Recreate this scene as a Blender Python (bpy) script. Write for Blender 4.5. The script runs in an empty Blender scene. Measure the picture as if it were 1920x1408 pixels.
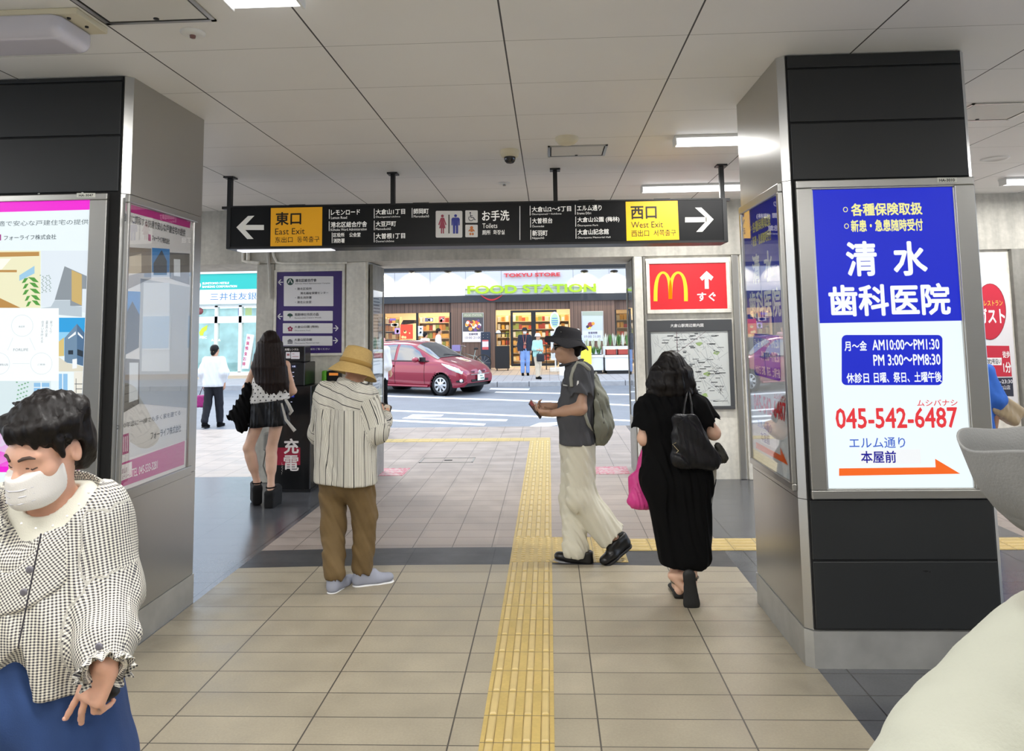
import bpy, math, random
import numpy as np
from mathutils import Vector, Matrix
random.seed(7)
rng = np.random.default_rng(7)
SC = bpy.context.scene
COL = SC.collection
# ------------------------------------------------------------------ camera
H = 1.65                                   # height of the camera above the floor
FPX, XP, YP = 1340.0, 972.0, 492.9905      # focal length and principal point for a 1920x1408 frame
CM = np.array([[0.99898448, 0.04232126, -0.01545696],
               [-0.01927433, 0.09133185, -0.99563397],
               [-0.04072477, 0.9949208, 0.09205481]])
cd = bpy.data.cameras.new('camera')
cam = bpy.data.objects.new('camera', cd)
COL.objects.link(cam)
cam.matrix_world = Matrix(((CM[0, 0], -CM[1, 0], -CM[2, 0], 0), (CM[0, 1], -CM[1, 1], -CM[2, 1], 0),
                           (CM[0, 2], -CM[1, 2], -CM[2, 2], H), (0, 0, 0, 1)))
cd.sensor_width = 36; cd.lens = FPX / 1920 * 36
cd.shift_x = (960 - XP) / 1920; cd.shift_y = (YP - 704) / 1920
cd.clip_start = 0.05; cd.clip_end = 300
SC.camera = cam
# ------------------------------------------------------------------ exposure, sky, sun
vs = SC.view_settings
vs.view_transform = 'Standard'; vs.look = 'None'; vs.gamma = 1; vs.use_curve_mapping = False
vs.exposure = 0.77
EX = 2 ** vs.exposure
wd = bpy.data.worlds.new('sky'); SC.world = wd; wd.use_nodes = True
wt = wd.node_tree; wt.nodes.clear()
wo = wt.nodes.new('ShaderNodeOutputWorld'); wb = wt.nodes.new('ShaderNodeBackground')
wc = wt.nodes.new('ShaderNodeTexCoord'); wn = wt.nodes.new('ShaderNodeTexNoise'); wr = wt.nodes.new('ShaderNodeValToRGB')
wn.inputs['Scale'].default_value = 2.2; wn.inputs['Detail'].default_value = 5
wr.color_ramp.elements[0].position = .42; wr.color_ramp.elements[0].color = (.42, .62, .95, 1)
wr.color_ramp.elements[1].position = .58; wr.color_ramp.elements[1].color = (1, 1, 1, 1)
wt.links.new(wc.outputs['Generated'], wn.inputs['Vector']); wt.links.new(wn.outputs['Fac'], wr.inputs['Fac'])
wt.links.new(wr.outputs['Color'], wb.inputs['Color']); wt.links.new(wb.outputs['Background'], wo.inputs['Surface'])
wb.inputs['Strength'].default_value = 1.7
sl = bpy.data.lights.new('sun', 'SUN'); sun = bpy.data.objects.new('sun', sl); COL.objects.link(sun)
sl.energy = .9; sl.angle = math.radians(12); sl.color = (1, .97, .92)
sun.rotation_euler = (math.radians(-38), math.radians(-28), 0)   # from high over the street, travelling towards the station
sun.location = (0, 15, 20)
LAMP_W = 22.0       # watts of each ceiling fluorescent's light

# ------------------------------------------------------------------ pixel rays of the photograph onto real planes
def _ray(x, y): return CM.T @ np.array([(x - XP) / FPX, (y - YP) / FPX, 1.0])
def onY(x, y, Y): d = _ray(x, y); d = d * Y / d[1]; return np.array([d[0], Y, d[2] + H])
def onZ(x, y, Z=0.0): d = _ray(x, y); d = d * (Z - H) / d[2]; return np.array([d[0], d[1], Z])
def onX(x, y, X): d = _ray(x, y); d = d * X / d[0]; return np.array([X, d[1], d[2] + H])

# ------------------------------------------------------------------ materials
def lin(c):
    if isinstance(c, str):
        c = [int(c[i:i + 2], 16) / 255 for i in (0, 2, 4)]
    return [v / 12.92 if v <= .04045 else ((v + .055) / 1.055) ** 2.4 for v in c]
_M = {}
def mat(name, col, rough=.6, metal=0., emit=0., coat=0., spec=.5, noise=0., nscale=8., bump=0., bscale=60., stretch=(1, 1, 1), alpha=1., sheen=0.):
    if name in _M: return _M[name]
    m = bpy.data.materials.new(name); m.use_nodes = True; _M[name] = m
    nt = m.node_tree; b = nt.nodes['Principled BSDF']
    c = lin(col)
    b.inputs['Base Color'].default_value = (*c, 1); b.inputs['Roughness'].default_value = rough
    b.inputs['Metallic'].default_value = metal; b.inputs['Coat Weight'].default_value = coat
    b.inputs['Specular IOR Level'].default_value = spec; b.inputs['Coat Roughness'].default_value = .05
    if sheen: b.inputs['Sheen Weight'].default_value = sheen
    if emit:
        b.inputs['Emission Color'].default_value = (*c, 1); b.inputs['Emission Strength'].default_value = emit / EX
        if emit > .5: c = [q * .12 for q in c]; b.inputs['Base Color'].default_value = (*c, 1)     # what you see of a lit face is its own light
    if alpha < 1: b.inputs['Alpha'].default_value = alpha
    m.diffuse_color = (*c, 1)
    if noise or bump:
        tc = nt.nodes.new('ShaderNodeTexCoord'); mp = nt.nodes.new('ShaderNodeMapping')
        mp.inputs['Scale'].default_value = stretch
        nt.links.new(tc.outputs['Object'], mp.inputs['Vector'])
    if noise:
        n = nt.nodes.new('ShaderNodeTexNoise'); n.inputs['Scale'].default_value = nscale; n.inputs['Detail'].default_value = 6
        nt.links.new(mp.outputs['Vector'], n.inputs['Vector'])
        r = nt.nodes.new('ShaderNodeMapRange'); r.inputs['From Min'].default_value = .3; r.inputs['From Max'].default_value = .7
        r.inputs['To Min'].default_value = 1 - noise; r.inputs['To Max'].default_value = 1 + noise * .6
        nt.links.new(n.outputs['Fac'], r.inputs['Value'])
        mx = nt.nodes.new('ShaderNodeMix'); mx.data_type = 'RGBA'; mx.blend_type = 'MULTIPLY'; mx.inputs[0].default_value = 1
        mx.inputs[6].default_value = (*c, 1); nt.links.new(r.outputs['Result'], mx.inputs[7])
        nt.links.new(mx.outputs[2], b.inputs['Base Color'])
        if emit: nt.links.new(mx.outputs[2], b.inputs['Emission Color'])
    if bump:
        n2 = nt.nodes.new('ShaderNodeTexNoise'); n2.inputs['Scale'].default_value = bscale; n2.inputs['Detail'].default_value = 3
        nt.links.new(mp.outputs['Vector'], n2.inputs['Vector'])
        bp = nt.nodes.new('ShaderNodeBump'); bp.inputs['Strength'].default_value = bump; bp.inputs['Distance'].default_value = .004
        nt.links.new(n2.outputs['Fac'], bp.inputs['Height']); nt.links.new(bp.outputs['Normal'], b.inputs['Normal'])
    return m
def glass(name, tint=(1, 1, 1), base=.06, rough=.0):
    """a thin clear pane: see-through with a Fresnel mirror on top"""
    if name in _M: return _M[name]
    m = bpy.data.materials.new(name); m.use_nodes = True; _M[name] = m
    nt = m.node_tree; nt.nodes.clear()
    o = nt.nodes.new('ShaderNodeOutputMaterial'); t = nt.nodes.new('ShaderNodeBsdfTransparent'); g = nt.nodes.new('ShaderNodeBsdfGlossy')
    mx = nt.nodes.new('ShaderNodeMixShader'); fr = nt.nodes.new('ShaderNodeLayerWeight'); pw = nt.nodes.new('ShaderNodeMath'); pw.operation = 'POWER'; pw.inputs[1].default_value = 5
    nt.links.new(fr.outputs['Facing'], pw.inputs[0]); ad = nt.nodes.new('ShaderNodeMath'); ad.operation = 'ADD'; ad.inputs[1].default_value = base; ad.use_clamp = True
    t.inputs['Color'].default_value = (*tint, 1); g.inputs['Roughness'].default_value = rough
    nt.links.new(pw.outputs[0], ad.inputs[0]); nt.links.new(ad.outputs[0], mx.inputs[0])
    nt.links.new(t.outputs[0], mx.inputs[1]); nt.links.new(g.outputs[0], mx.inputs[2]); nt.links.new(mx.outputs[0], o.inputs['Surface'])
    return m
class NT:
    """tiny expression builder over a material's nodes"""
    def __init__(s, name, rough=.5):
        s.m = bpy.data.materials.new(name); s.m.use_nodes = True; s.nt = s.m.node_tree; s.b = s.nt.nodes['Principled BSDF']
        s.b.inputs['Roughness'].default_value = rough; _M[name] = s.m
    def set(s, sock, v):
        if isinstance(v, (int, float)): sock.default_value = (v, v, v, 1) if sock.type == 'RGBA' else v
        elif isinstance(v, (tuple, list)): sock.default_value = (*v, 1) if len(v) == 3 and len(sock.default_value) == 4 else v
        else: s.nt.links.new(v, sock)
    def op(s, o, a, b=0., c=None):
        n = s.nt.nodes.new('ShaderNodeMath'); n.operation = o
        s.set(n.inputs[0], a); s.set(n.inputs[1], b)
        if c is not None: s.set(n.inputs[2], c)
        return n.outputs[0]
    def pos(s, kind='Position'):
        if kind == 'Position': v = s.nt.nodes.new('ShaderNodeNewGeometry').outputs['Position']
        elif kind == 'Object': v = s.nt.nodes.new('ShaderNodeTexCoord').outputs['Object']
        else:
            a = s.nt.nodes.new('ShaderNodeAttribute'); a.attribute_name = kind; v = a.outputs['Vector']
        x = s.nt.nodes.new('ShaderNodeSeparateXYZ'); s.nt.links.new(v, x.inputs[0]); s.v = v
        return x.outputs[0], x.outputs[1], x.outputs[2]
    def line(s, x, x0, p, w):
        """1 within w of the lines x0 + k p"""
        q = s.op('SUBTRACT', x, x0 - p / 2); q = s.op('PINGPONG', s.op('ABSOLUTE', s.op('SUBTRACT', s.op('FLOORED_MODULO', q, p), p / 2)), 99.)
        return s.op('LESS_THAN', q, w)
    def mix(s, f, a, b):
        n = s.nt.nodes.new('ShaderNodeMix'); n.data_type = 'RGBA'
        s.set(n.inputs[0], f); s.set(n.inputs[6], a); s.set(n.inputs[7], b); return n.outputs[2]
    def noise(s, scale, detail=4, vec=None, stretch=None):
        n = s.nt.nodes.new('ShaderNodeTexNoise'); n.inputs['Scale'].default_value = scale; n.inputs['Detail'].default_value = detail
        v = vec if vec is not None else s.v
        if stretch:
            mp = s.nt.nodes.new('ShaderNodeMapping'); mp.inputs['Scale'].default_value = stretch; s.nt.links.new(v, mp.inputs['Vector']); v = mp.outputs[0]
        s.nt.links.new(v, n.inputs['Vector']); return n.outputs['Fac']
    def scale(s, col, f):
        n = s.nt.nodes.new('ShaderNodeMix'); n.data_type = 'RGBA'; n.blend_type = 'MULTIPLY'; n.inputs[0].default_value = 1
        s.set(n.inputs[6], col); s.set(n.inputs[7], f); return n.outputs[2]
    def rng(s, x, a, b, c, d):
        n = s.nt.nodes.new('ShaderNodeMapRange'); s.set(n.inputs[0], x)
        for i, v in enumerate((a, b, c, d)): n.inputs[i + 1].default_value = v
        return n.outputs[0]
    def color(s, c): s.set(s.b.inputs['Base Color'], c)
    def bump(s, h, strength=.3, dist=.005):
        n = s.nt.nodes.new('ShaderNodeBump'); n.inputs['Strength'].default_value = strength; n.inputs['Distance'].default_value = dist
        s.nt.links.new(h, n.inputs['Height']); s.nt.links.new(n.outputs[0], s.b.inputs['Normal'])
# ------------------------------------------------------------------ objects
def link(o, parent=None):
    COL.objects.link(o)
    if parent is not None:
        o.parent = parent
        o.matrix_parent_inverse = Matrix.Translation(-_org(parent))
    return o
def _org(o):
    v = Vector(o.get('_o', (0, 0, 0)))
    return v
def tag(o, label=None, cat=None, group=None, kind=None):
    if label: o['label'] = label
    if cat: o['category'] = cat
    if group: o['group'] = group
    if kind: o['kind'] = kind
    return o
ORG = {}
def thing(name, loc, label, cat, group=None):
    o = bpy.data.objects.new(name, None); o.empty_display_size = .1
    COL.objects.link(o); o.location = Vector([float(v) for v in loc]); ORG[o.name] = Vector([float(v) for v in loc])
    return tag(o, label, cat, group)
def obj(name, me, m=None, parent=None, label=None):
    """one mesh object; its vertices are in world metres, kept that way under its parent"""
    o = bpy.data.objects.new(name, me)
    if m is not None: me.materials.clear(); me.materials.append(m)
    COL.objects.link(o)
    if parent is not None:
        org = ORG.get(parent.name, Vector((0, 0, 0)))
        me.transform(Matrix.Translation(-org))
        o.parent = parent; ORG[o.name] = org
        root = parent
        # sub-parts: parent already shares the same origin
        if parent.parent is not None: o.location = (0, 0, 0)
    else:
        # origin at the base centre
        n = len(me.vertices); co = np.empty(n * 3, np.float32); me.vertices.foreach_get('co', co); co = co.reshape(-1, 3)
        c = Vector(((co[:, 0].min() + co[:, 0].max()) / 2, (co[:, 1].min() + co[:, 1].max()) / 2, co[:, 2].min()))
        me.transform(Matrix.Translation(-c)); o.location = c; ORG[o.name] = c
    if label: o['label'] = label
    return o
def copy_tree(o, parent=None):
    c = o.copy(); COL.objects.link(c)
    if parent is not None: c.parent = parent
    for ch in o.children: copy_tree(ch, c)
    return c
def mesh(V, Fc, smooth=False, name='m'):
    me = bpy.data.meshes.new(name)
    me.from_pydata([tuple(map(float, v)) for v in V] if not isinstance(V, np.ndarray) else V, [], Fc)
    if smooth: me.polygons.foreach_set('use_smooth', [True] * len(me.polygons))
    me.update(); return me
class MB:
    def __init__(s): s.V = []; s.F = []; s.sm = []
    def add(s, V, Fc, smooth=False):
        n = len(s.V); s.V += [tuple(map(float, v)) for v in V]; s.F += [tuple(i + n for i in f) for f in Fc]; s.sm += [smooth] * len(Fc); return s
    def box(s, x0, x1, y0, y1, z0, z1, bev=0.):
        x0, x1 = min(x0, x1), max(x0, x1); y0, y1 = min(y0, y1), max(y0, y1); z0, z1 = min(z0, z1), max(z0, z1)
        b = min(bev, (x1 - x0) * .45, (y1 - y0) * .45, (z1 - z0) * .45)
        if b <= 0:
            V = [(x, y, z) for x in (x0, x1) for y in (y0, y1) for z in (z0, z1)]
            return s.add(V, [(0, 1, 3, 2), (4, 6, 7, 5), (0, 4, 5, 1), (2, 3, 7, 6), (0, 2, 6, 4), (1, 5, 7, 3)])
        bm = __import__('bmesh').new(); __import__('bmesh').ops.create_cube(bm, size=1)
        for v in bm.verts: v.co = Vector(((x0 + x1) / 2 + v.co.x * (x1 - x0), (y0 + y1) / 2 + v.co.y * (y1 - y0), (z0 + z1) / 2 + v.co.z * (z1 - z0)))
        __import__('bmesh').ops.bevel(bm, geom=bm.edges[:] + bm.verts[:], offset=b, segments=2, profile=.5, affect='EDGES')
        s.add([v.co[:] for v in bm.verts], [[v.index for v in f.verts] for f in bm.faces]); bm.free(); return s
    def obox(s, c, ux, uy, uz, hx, hy, hz):
        c = np.array(c); ux, uy, uz = map(np.array, (ux, uy, uz))
        V = [c + a * hx * ux + b * hy * uy + d * hz * uz for a in (-1, 1) for b in (-1, 1) for d in (-1, 1)]
        return s.add(V, [(0, 1, 3, 2), (4, 6, 7, 5), (0, 4, 5, 1), (2, 3, 7, 6), (0, 2, 6, 4), (1, 5, 7, 3)])
    def tube(s, pts, r, n=10, cap=True):
        P = [np.array(p, float) for p in pts]; R = r if isinstance(r, (list, tuple)) else [r] * len(P); rings = []
        up = None
        for i, p in enumerate(P):
            d = P[min(i + 1, len(P) - 1)] - P[max(i - 1, 0)]; d = d / (np.linalg.norm(d) + 1e-9)
            if up is None:
                up = np.array([0, 0, 1.]) if abs(d[2]) < .9 else np.array([1., 0, 0])
            a = np.cross(d, up); a /= np.linalg.norm(a) + 1e-9; b = np.cross(a, d); up = b
            rings.append([p + R[i] * (math.cos(2 * math.pi * k / n) * a + math.sin(2 * math.pi * k / n) * b) for k in range(n)])
        V = [v for q in rings for v in q]; Fc = []
        for i in range(len(P) - 1):
            for k in range(n): Fc.append((i * n + k, i * n + (k + 1) % n, (i + 1) * n + (k + 1) % n, (i + 1) * n + k))
        s.add(V, Fc, True)
        if cap: s.add(rings[0], [tuple(range(n))]); s.add(rings[-1], [tuple(reversed(range(n)))])
        return s
    def lathe(s, prof, c, ax=(0, 0, 1), n=24, smooth=True, caps=True):
        """prof: (radius, height along ax)"""
        ax = np.array(ax, float); ax /= np.linalg.norm(ax); t = np.array([1., 0, 0]) if abs(ax[0]) < .9 else np.array([0, 1., 0])
        a = np.cross(ax, t); a /= np.linalg.norm(a); b = np.cross(ax, a); c = np.array(c, float); V = []; Fc = []
        for r, h in prof:
            V += [c + ax * h + r * (math.cos(2 * math.pi * k / n) * a + math.sin(2 * math.pi * k / n) * b) for k in range(n)]
        for i in range(len(prof) - 1):
            for k in range(n): Fc.append((i * n + k, i * n + (k + 1) % n, (i + 1) * n + (k + 1) % n, (i + 1) * n + k))
        s.add(V, Fc, smooth)
        if not caps: return s
        if prof[0][0] > 1e-4: s.add(V[:n], [tuple(reversed(range(n)))])
        if prof[-1][0] > 1e-4: s.add(V[-n:], [tuple(range(n))])
        return s
    def prism(s, P, ext):
        """P: planar polygon in world, ext: extrusion vector"""
        P = [np.array(p, float) for p in P]; n = len(P); e = np.array(ext, float)
        s.add(P + [p + e for p in P], [tuple(reversed(range(n))), tuple(range(n, 2 * n))] + [(i, (i + 1) % n, n + (i + 1) % n, n + i) for i in range(n)]); return s
    def me(s):
        me = bpy.data.meshes.new('m'); me.from_pydata(s.V, [], s.F)
        me.polygons.foreach_set('use_smooth', s.sm)
        me.update(); return me
    def build(s, name, m, parent=None, label=None): return obj(name, s.me(), m, parent, label)
def struct(name, mb, m, label=None):
    o = mb.build(name, m); o['kind'] = 'structure'
    if label: o['label'] = label
    return o
# ------------------------------------------------------------------ flat work: planes, lettering, shapes
class Pl:
    """a printed plane: 'Y' faces the camera, '+X' / '-X' are side faces"""
    def __init__(s, kind, v, off=.003): s.k = kind; s.v = v; s.off = off
    def w(s, x, y):
        return onY(x, y, s.v) if s.k == 'Y' else onX(x, y, s.v)
    def axes(s):
        return {'Y': ((1, 0, 0), (0, -1, 0)), '+X': ((0, 1, 0), (1, 0, 0)), '-X': ((0, -1, 0), (-1, 0, 0))}[s.k]
_T = {}
def glyphs(t, bold=0.):
    k = (t, bold)
    if k not in _T:
        c = bpy.data.curves.new('t', 'FONT'); c.body = t; c.resolution_u = 2; c.offset = bold
        o = bpy.data.objects.new('t', c); me = bpy.data.meshes.new_from_object(o); bpy.data.objects.remove(o); bpy.data.curves.remove(c)
        V = np.empty(len(me.vertices) * 3, np.float32); me.vertices.foreach_get('co', V); V = V.reshape(-1, 3)[:, :2].copy()
        _T[k] = (V, [tuple(p.vertices) for p in me.polygons]); bpy.data.meshes.remove(me)
    return _T[k]
class Print:
    """collects lettering and flat shapes of one colour on one plane into one mesh"""
    def __init__(s, pl, lift=1): s.pl = pl; s.V = []; s.F = []; s.d = pl.off * lift; s.u, s.n = [np.array(q, float) for q in pl.axes()]
    def _add(s, P, Fc):
        n = len(s.V); s.V += [tuple(p + s.n * s.d) for p in P]; s.F += [tuple(i + n for i in f) for f in Fc]; return s
    def text(s, t, x0, y0, x1, y1, bold=0., vert=False):
        """glyph box from pixel (x0, y0) top left to (x1, y1) bottom right, laid square on the plane"""
        xc, yc = (x0 + x1) / 2, (y0 + y1) / 2
        A = s.pl.w(x0, yc); B = s.pl.w(x1, yc); C = s.pl.w(xc, y0); D = s.pl.w(xc, y1); M_ = s.pl.w(xc, yc)
        W = abs(np.dot(B - A, s.u)); Hh = abs(C[2] - D[2])
        V, Fc = glyphs('\n'.join(t) if vert else t)
        if bold > 0:      # heavier strokes: the glyph struck several times round a small circle
            n0 = len(V); off = [(0, 0)] + [(bold * math.cos(a), bold * math.sin(a)) for a in np.arange(8) * math.pi / 4]
            V = np.concatenate([V + np.array(o_) for o_ in off]); Fc = [tuple(i + n0 * k for i in f_) for k in range(len(off)) for f_ in Fc]
        lo = V.min(0); hi = V.max(0); sc = np.array([W, Hh]) / np.maximum(hi - lo, 1e-6); Q = (V - (lo + hi) / 2) * sc
        ns = max(1, len(Q) // (n0 if bold > 0 else len(Q))); dz = max(4e-5, s.pl.off * .04); P = [M_ + s.u * q[0] + np.array([0, 0, 1.]) * q[1] + s.n * (dz * (i_ // (len(Q) // ns))) for i_, q in enumerate(Q)]
        return s._add(P, Fc)
    def poly(s, pts): return s._add([s.pl.w(*p) for p in pts], [tuple(range(len(pts)))])
    def rect(s, x0, y0, x1, y1):
        M_ = [s.pl.w(x, y) for x, y in ((x0, y1), (x1, y1), (x1, y0), (x0, y0))]; return s._add(M_, [(0, 1, 2, 3)])
    def quad(s, a, b, c, d): return s.poly([a, b, c, d])
    def rrect(s, x0, y0, x1, y1, r, n=5):
        pts = []
        for cx, cy, a0 in ((x1 - r, y1 - r, 0), (x0 + r, y1 - r, 90), (x0 + r, y0 + r, 180), (x1 - r, y0 + r, 270)):
            for i in range(n + 1):
                a = math.radians(a0 + 90 * i / n); pts.append((cx + r * math.cos(a), cy + r * math.sin(a)))
        return s.poly(pts)
    def disc(s, x, y, rx, ry=None, n=28):
        ry = rx if ry is None else ry
        return s.poly([(x + rx * math.cos(2 * math.pi * i / n), y + ry * math.sin(2 * math.pi * i / n)) for i in range(n)])
    def ring(s, x, y, rx, ry, t, n=32):
        a = [s.pl.w(x + rx * math.cos(2 * math.pi * i / n), y + ry * math.sin(2 * math.pi * i / n)) for i in range(n)]
        b = [s.pl.w(x + (rx - t) * math.cos(2 * math.pi * i / n), y + (ry - t) * math.sin(2 * math.pi * i / n)) for i in range(n)]
        return s._add(a + b, [(i, (i + 1) % n, n + (i + 1) % n, n + i) for i in range(n)])
    def stroke(s, pts, w):
        for (ax, ay), (bx, by) in zip(pts[:-1], pts[1:]):
            L = math.hypot(bx - ax, by - ay) + 1e-6; nx, ny = -(by - ay) / L * w / 2, (bx - ax) / L * w / 2
            s.poly([(ax + nx, ay + ny), (bx + nx, by + ny), (bx - nx, by - ny), (ax - nx, ay - ny)])
        return s
    def build(s, name, m, parent, label=None): return obj(name, mesh(s.V, s.F), m, parent, label)
# ------------------------------------------------------------------ implicit surfaces for bodies and clothes
def nets(D, lo, h, smooth=2):
    S = D < 0
    c = np.zeros([n - 1 for n in D.shape], np.int8)
    offs = [(i, j, k) for i in (0, 1) for j in (0, 1) for k in (0, 1)]
    nx, ny, nz = D.shape
    for i, j, k in offs: c += S[i:nx - 1 + i, j:ny - 1 + j, k:nz - 1 + k]
    mixed = (c > 0) & (c < 8); idx = np.argwhere(mixed)
    val = [D[idx[:, 0] + i, idx[:, 1] + j, idx[:, 2] + k] for i, j, k in offs]
    acc = np.zeros((len(idx), 3)); cnt = np.zeros(len(idx))
    for a in range(8):
        for b in range(a + 1, 8):
            oa, ob = np.array(offs[a]), np.array(offs[b])
            if np.abs(oa - ob).sum() != 1: continue
            va, vb = val[a], val[b]; cr = (va < 0) != (vb < 0)
            t = np.where(cr, va / np.where(cr, va - vb, 1), 0)
            acc += np.where(cr[:, None], oa + t[:, None] * (ob - oa), 0); cnt += cr
    V = lo + (idx + acc / cnt[:, None]) * h
    g = np.full(mixed.shape, -1, np.int32); g[mixed] = np.arange(len(idx))
    Q = []
    for ax in range(3):
        A = np.moveaxis(S, ax, 0); G = np.moveaxis(g, ax, 0)
        cr = A[:-1, 1:-1, 1:-1] != A[1:, 1:-1, 1:-1]; e = np.argwhere(cr); i, j, k = e[:, 0], e[:, 1], e[:, 2]
        q = np.stack([G[i, j, k], G[i, j + 1, k], G[i, j + 1, k + 1], G[i, j, k + 1]], 1)
        inside = A[i, j + 1, k + 1]
        flip = inside if ax != 1 else ~inside
        q[~flip] = q[~flip][:, ::-1]; Q.append(q)
    Q = np.concatenate(Q); Q = Q[(Q >= 0).all(1)]
    n = len(V)
    for it in range(smooth):
        s = np.zeros((n, 3)); w = np.zeros(n)
        for a in range(4):
            p, r = Q[:, a], Q[:, (a + 1) % 4]
            for d in range(3): s[:, d] += np.bincount(p, V[r, d], n) + np.bincount(r, V[p, d], n)
            w += np.bincount(p, minlength=n) + np.bincount(r, minlength=n)
        m_ = s / np.maximum(w, 1)[:, None]; V = V + .5 * (m_ - V)
    return V, Q
def unit(v): v = np.array(v, float); return v / (np.linalg.norm(v) + 1e-12)
class Fd:
    """a signed distance field on a box of world space"""
    def __init__(s, lo, hi, h):
        s.h = h; s.lo = np.array(lo, float) - 2 * h; n = np.ceil((np.array(hi, float) + 2 * h - s.lo) / h).astype(int) + 1
        s.D = np.full(n, 1., np.float32)
    def blk(s, lo, hi):
        i0 = np.clip(np.floor((np.array(lo) - s.lo) / s.h).astype(int), 0, np.array(s.D.shape)); i1 = np.clip(np.ceil((np.array(hi) - s.lo) / s.h).astype(int) + 1, 0, np.array(s.D.shape))
        sl = tuple(slice(a, b) for a, b in zip(i0, i1))
        X = [(s.lo[a] + s.h * np.arange(i0[a], i1[a])).astype(np.float32).reshape([-1 if b == a else 1 for b in range(3)]) for a in range(3)]
        return sl, X
    def op(s, lo, hi, fn, k=.02, mode='u'):
        m = k + 2 * s.h
        sl, X = s.blk(np.array(lo) - m, np.array(hi) + m); a = s.D[sl]
        if a.size == 0: return s
        b = fn(*X).astype(np.float32)
        if mode == 's': b = -b
        if k > 0: q = np.maximum(k - np.abs(a - b), 0) / k; e = q * q * k * .25
        else: e = 0
        s.D[sl] = np.minimum(a, b) - e if mode == 'u' else np.maximum(a, b) + e
        return s
    def cap(s, p, q, r0, r1=None, k=.02, mode='u', flat=None):
        """round cone p..q; flat = (direction, factor) squeezes it along a direction"""
        r1 = r0 if r1 is None else r1; p = np.array(p, float); q = np.array(q, float); R = max(r0, r1)
        d = q - p
        if flat is not None: fn_, fs = unit(flat[0]), flat[1]
        def f(X, Y, Z):
            x, y, z = X - p[0], Y - p[1], Z - p[2]; D = d
            if flat is not None:
                t = (x * fn_[0] + y * fn_[1] + z * fn_[2]) * (fs - 1); x = x + t * fn_[0]; y = y + t * fn_[1]; z = z + t * fn_[2]
                D = d + fn_ * (d @ fn_) * (fs - 1)
            L = max(D @ D, 1e-9); t = np.clip((x * D[0] + y * D[1] + z * D[2]) / L, 0, 1)
            return np.sqrt((x - t * D[0]) ** 2 + (y - t * D[1]) ** 2 + (z - t * D[2]) ** 2) - (r0 + t * (r1 - r0))
        return s.op(np.minimum(p, q) - R, np.maximum(p, q) + R, f, k, mode)
    def ell(s, c, ax, r, k=.02, mode='u'):
        """ellipsoid; ax = three unit axes, r = three radii"""
        c = np.array(c, float); A = np.array(ax, float); R = max(r)
        def f(X, Y, Z):
            x, y, z = X - c[0], Y - c[1], Z - c[2]
            w = [(x * a[0] + y * a[1] + z * a[2]) for a in A]
            k0 = np.sqrt(sum((q / e) ** 2 for q, e in zip(w, r))); k1 = np.sqrt(sum((q / e ** 2) ** 2 for q, e in zip(w, r))) + 1e-9
            return k0 * (k0 - 1) / k1
        return s.op(c - R, c + R, f, k, mode)
    def box(s, c, ax, r, rad=.01, k=.01, mode='u'):
        c = np.array(c, float); A = np.array(ax, float); R = math.sqrt(sum(q * q for q in r))
        def f(X, Y, Z):
            x, y, z = X - c[0], Y - c[1], Z - c[2]
            w = [np.abs(x * a[0] + y * a[1] + z * a[2]) - (e - rad) for a, e in zip(A, r)]
            return np.sqrt(sum(np.maximum(q, 0) ** 2 for q in w)) + np.minimum(np.maximum(np.maximum(w[0], w[1]), w[2]), 0) - rad
        return s.op(c - R, c + R, f, k, mode)
    def cut(s, p, n, k=0.):
        """keep the side n points away from"""
        p = np.array(p, float); n = unit(n); X = [(s.lo[a] + s.h * np.arange(s.D.shape[a])).astype(np.float32).reshape([-1 if b == a else 1 for b in range(3)]) for a in range(3)]
        s.D = np.maximum(s.D, ((X[0] - p[0]) * n[0] + (X[1] - p[1]) * n[1] + (X[2] - p[2]) * n[2]).astype(np.float32)); return s
    def fold(s, amp, fr, seed=0, warp=.6):
        """soft cloth folds: warped sine noise, fr = cycles per metre along x, y, z"""
        r = np.random.default_rng(seed)
        X = [(s.lo[a] + s.h * np.arange(s.D.shape[a])).astype(np.float32).reshape([-1 if b == a else 1 for b in range(3)]) for a in range(3)]
        tot = 0
        for o in range(4):
            g = 1.0 + .55 * o; ph = r.uniform(0, 6.28, 6); v = r.normal(0, .35, 3)
            w = [X[a] * fr[a] * 6.283 * g for a in range(3)]
            tot = tot + np.sin(w[0] * (1 + v[0]) + warp * np.sin(w[1] * .7 + ph[0]) + w[1] * .8 + w[2] * (.6 + v[1]) + ph[1]) / g
        s.D += (amp * tot * .5).astype(np.float32); return s
    def mesh(s, smooth=2):
        V, Q = nets(s.D, s.lo, s.h, smooth); me = mesh(V, Q, True); return me
    def build(s, name, m, parent, label=None, smooth=2, pat=None):
        V, Q = nets(s.D, s.lo, s.h, smooth); me = mesh(V, Q, True)
        if pat is not None:
            a = me.attributes.new('pat', 'FLOAT_VECTOR', 'POINT'); a.data.foreach_set('vector', np.asarray(pat(V), np.float32).ravel())
        return obj(name, me, m, parent, label)
def bounds(pts, m):
    P = np.array([p for p in pts], float); return P.min(0) - m, P.max(0) + m
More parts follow.
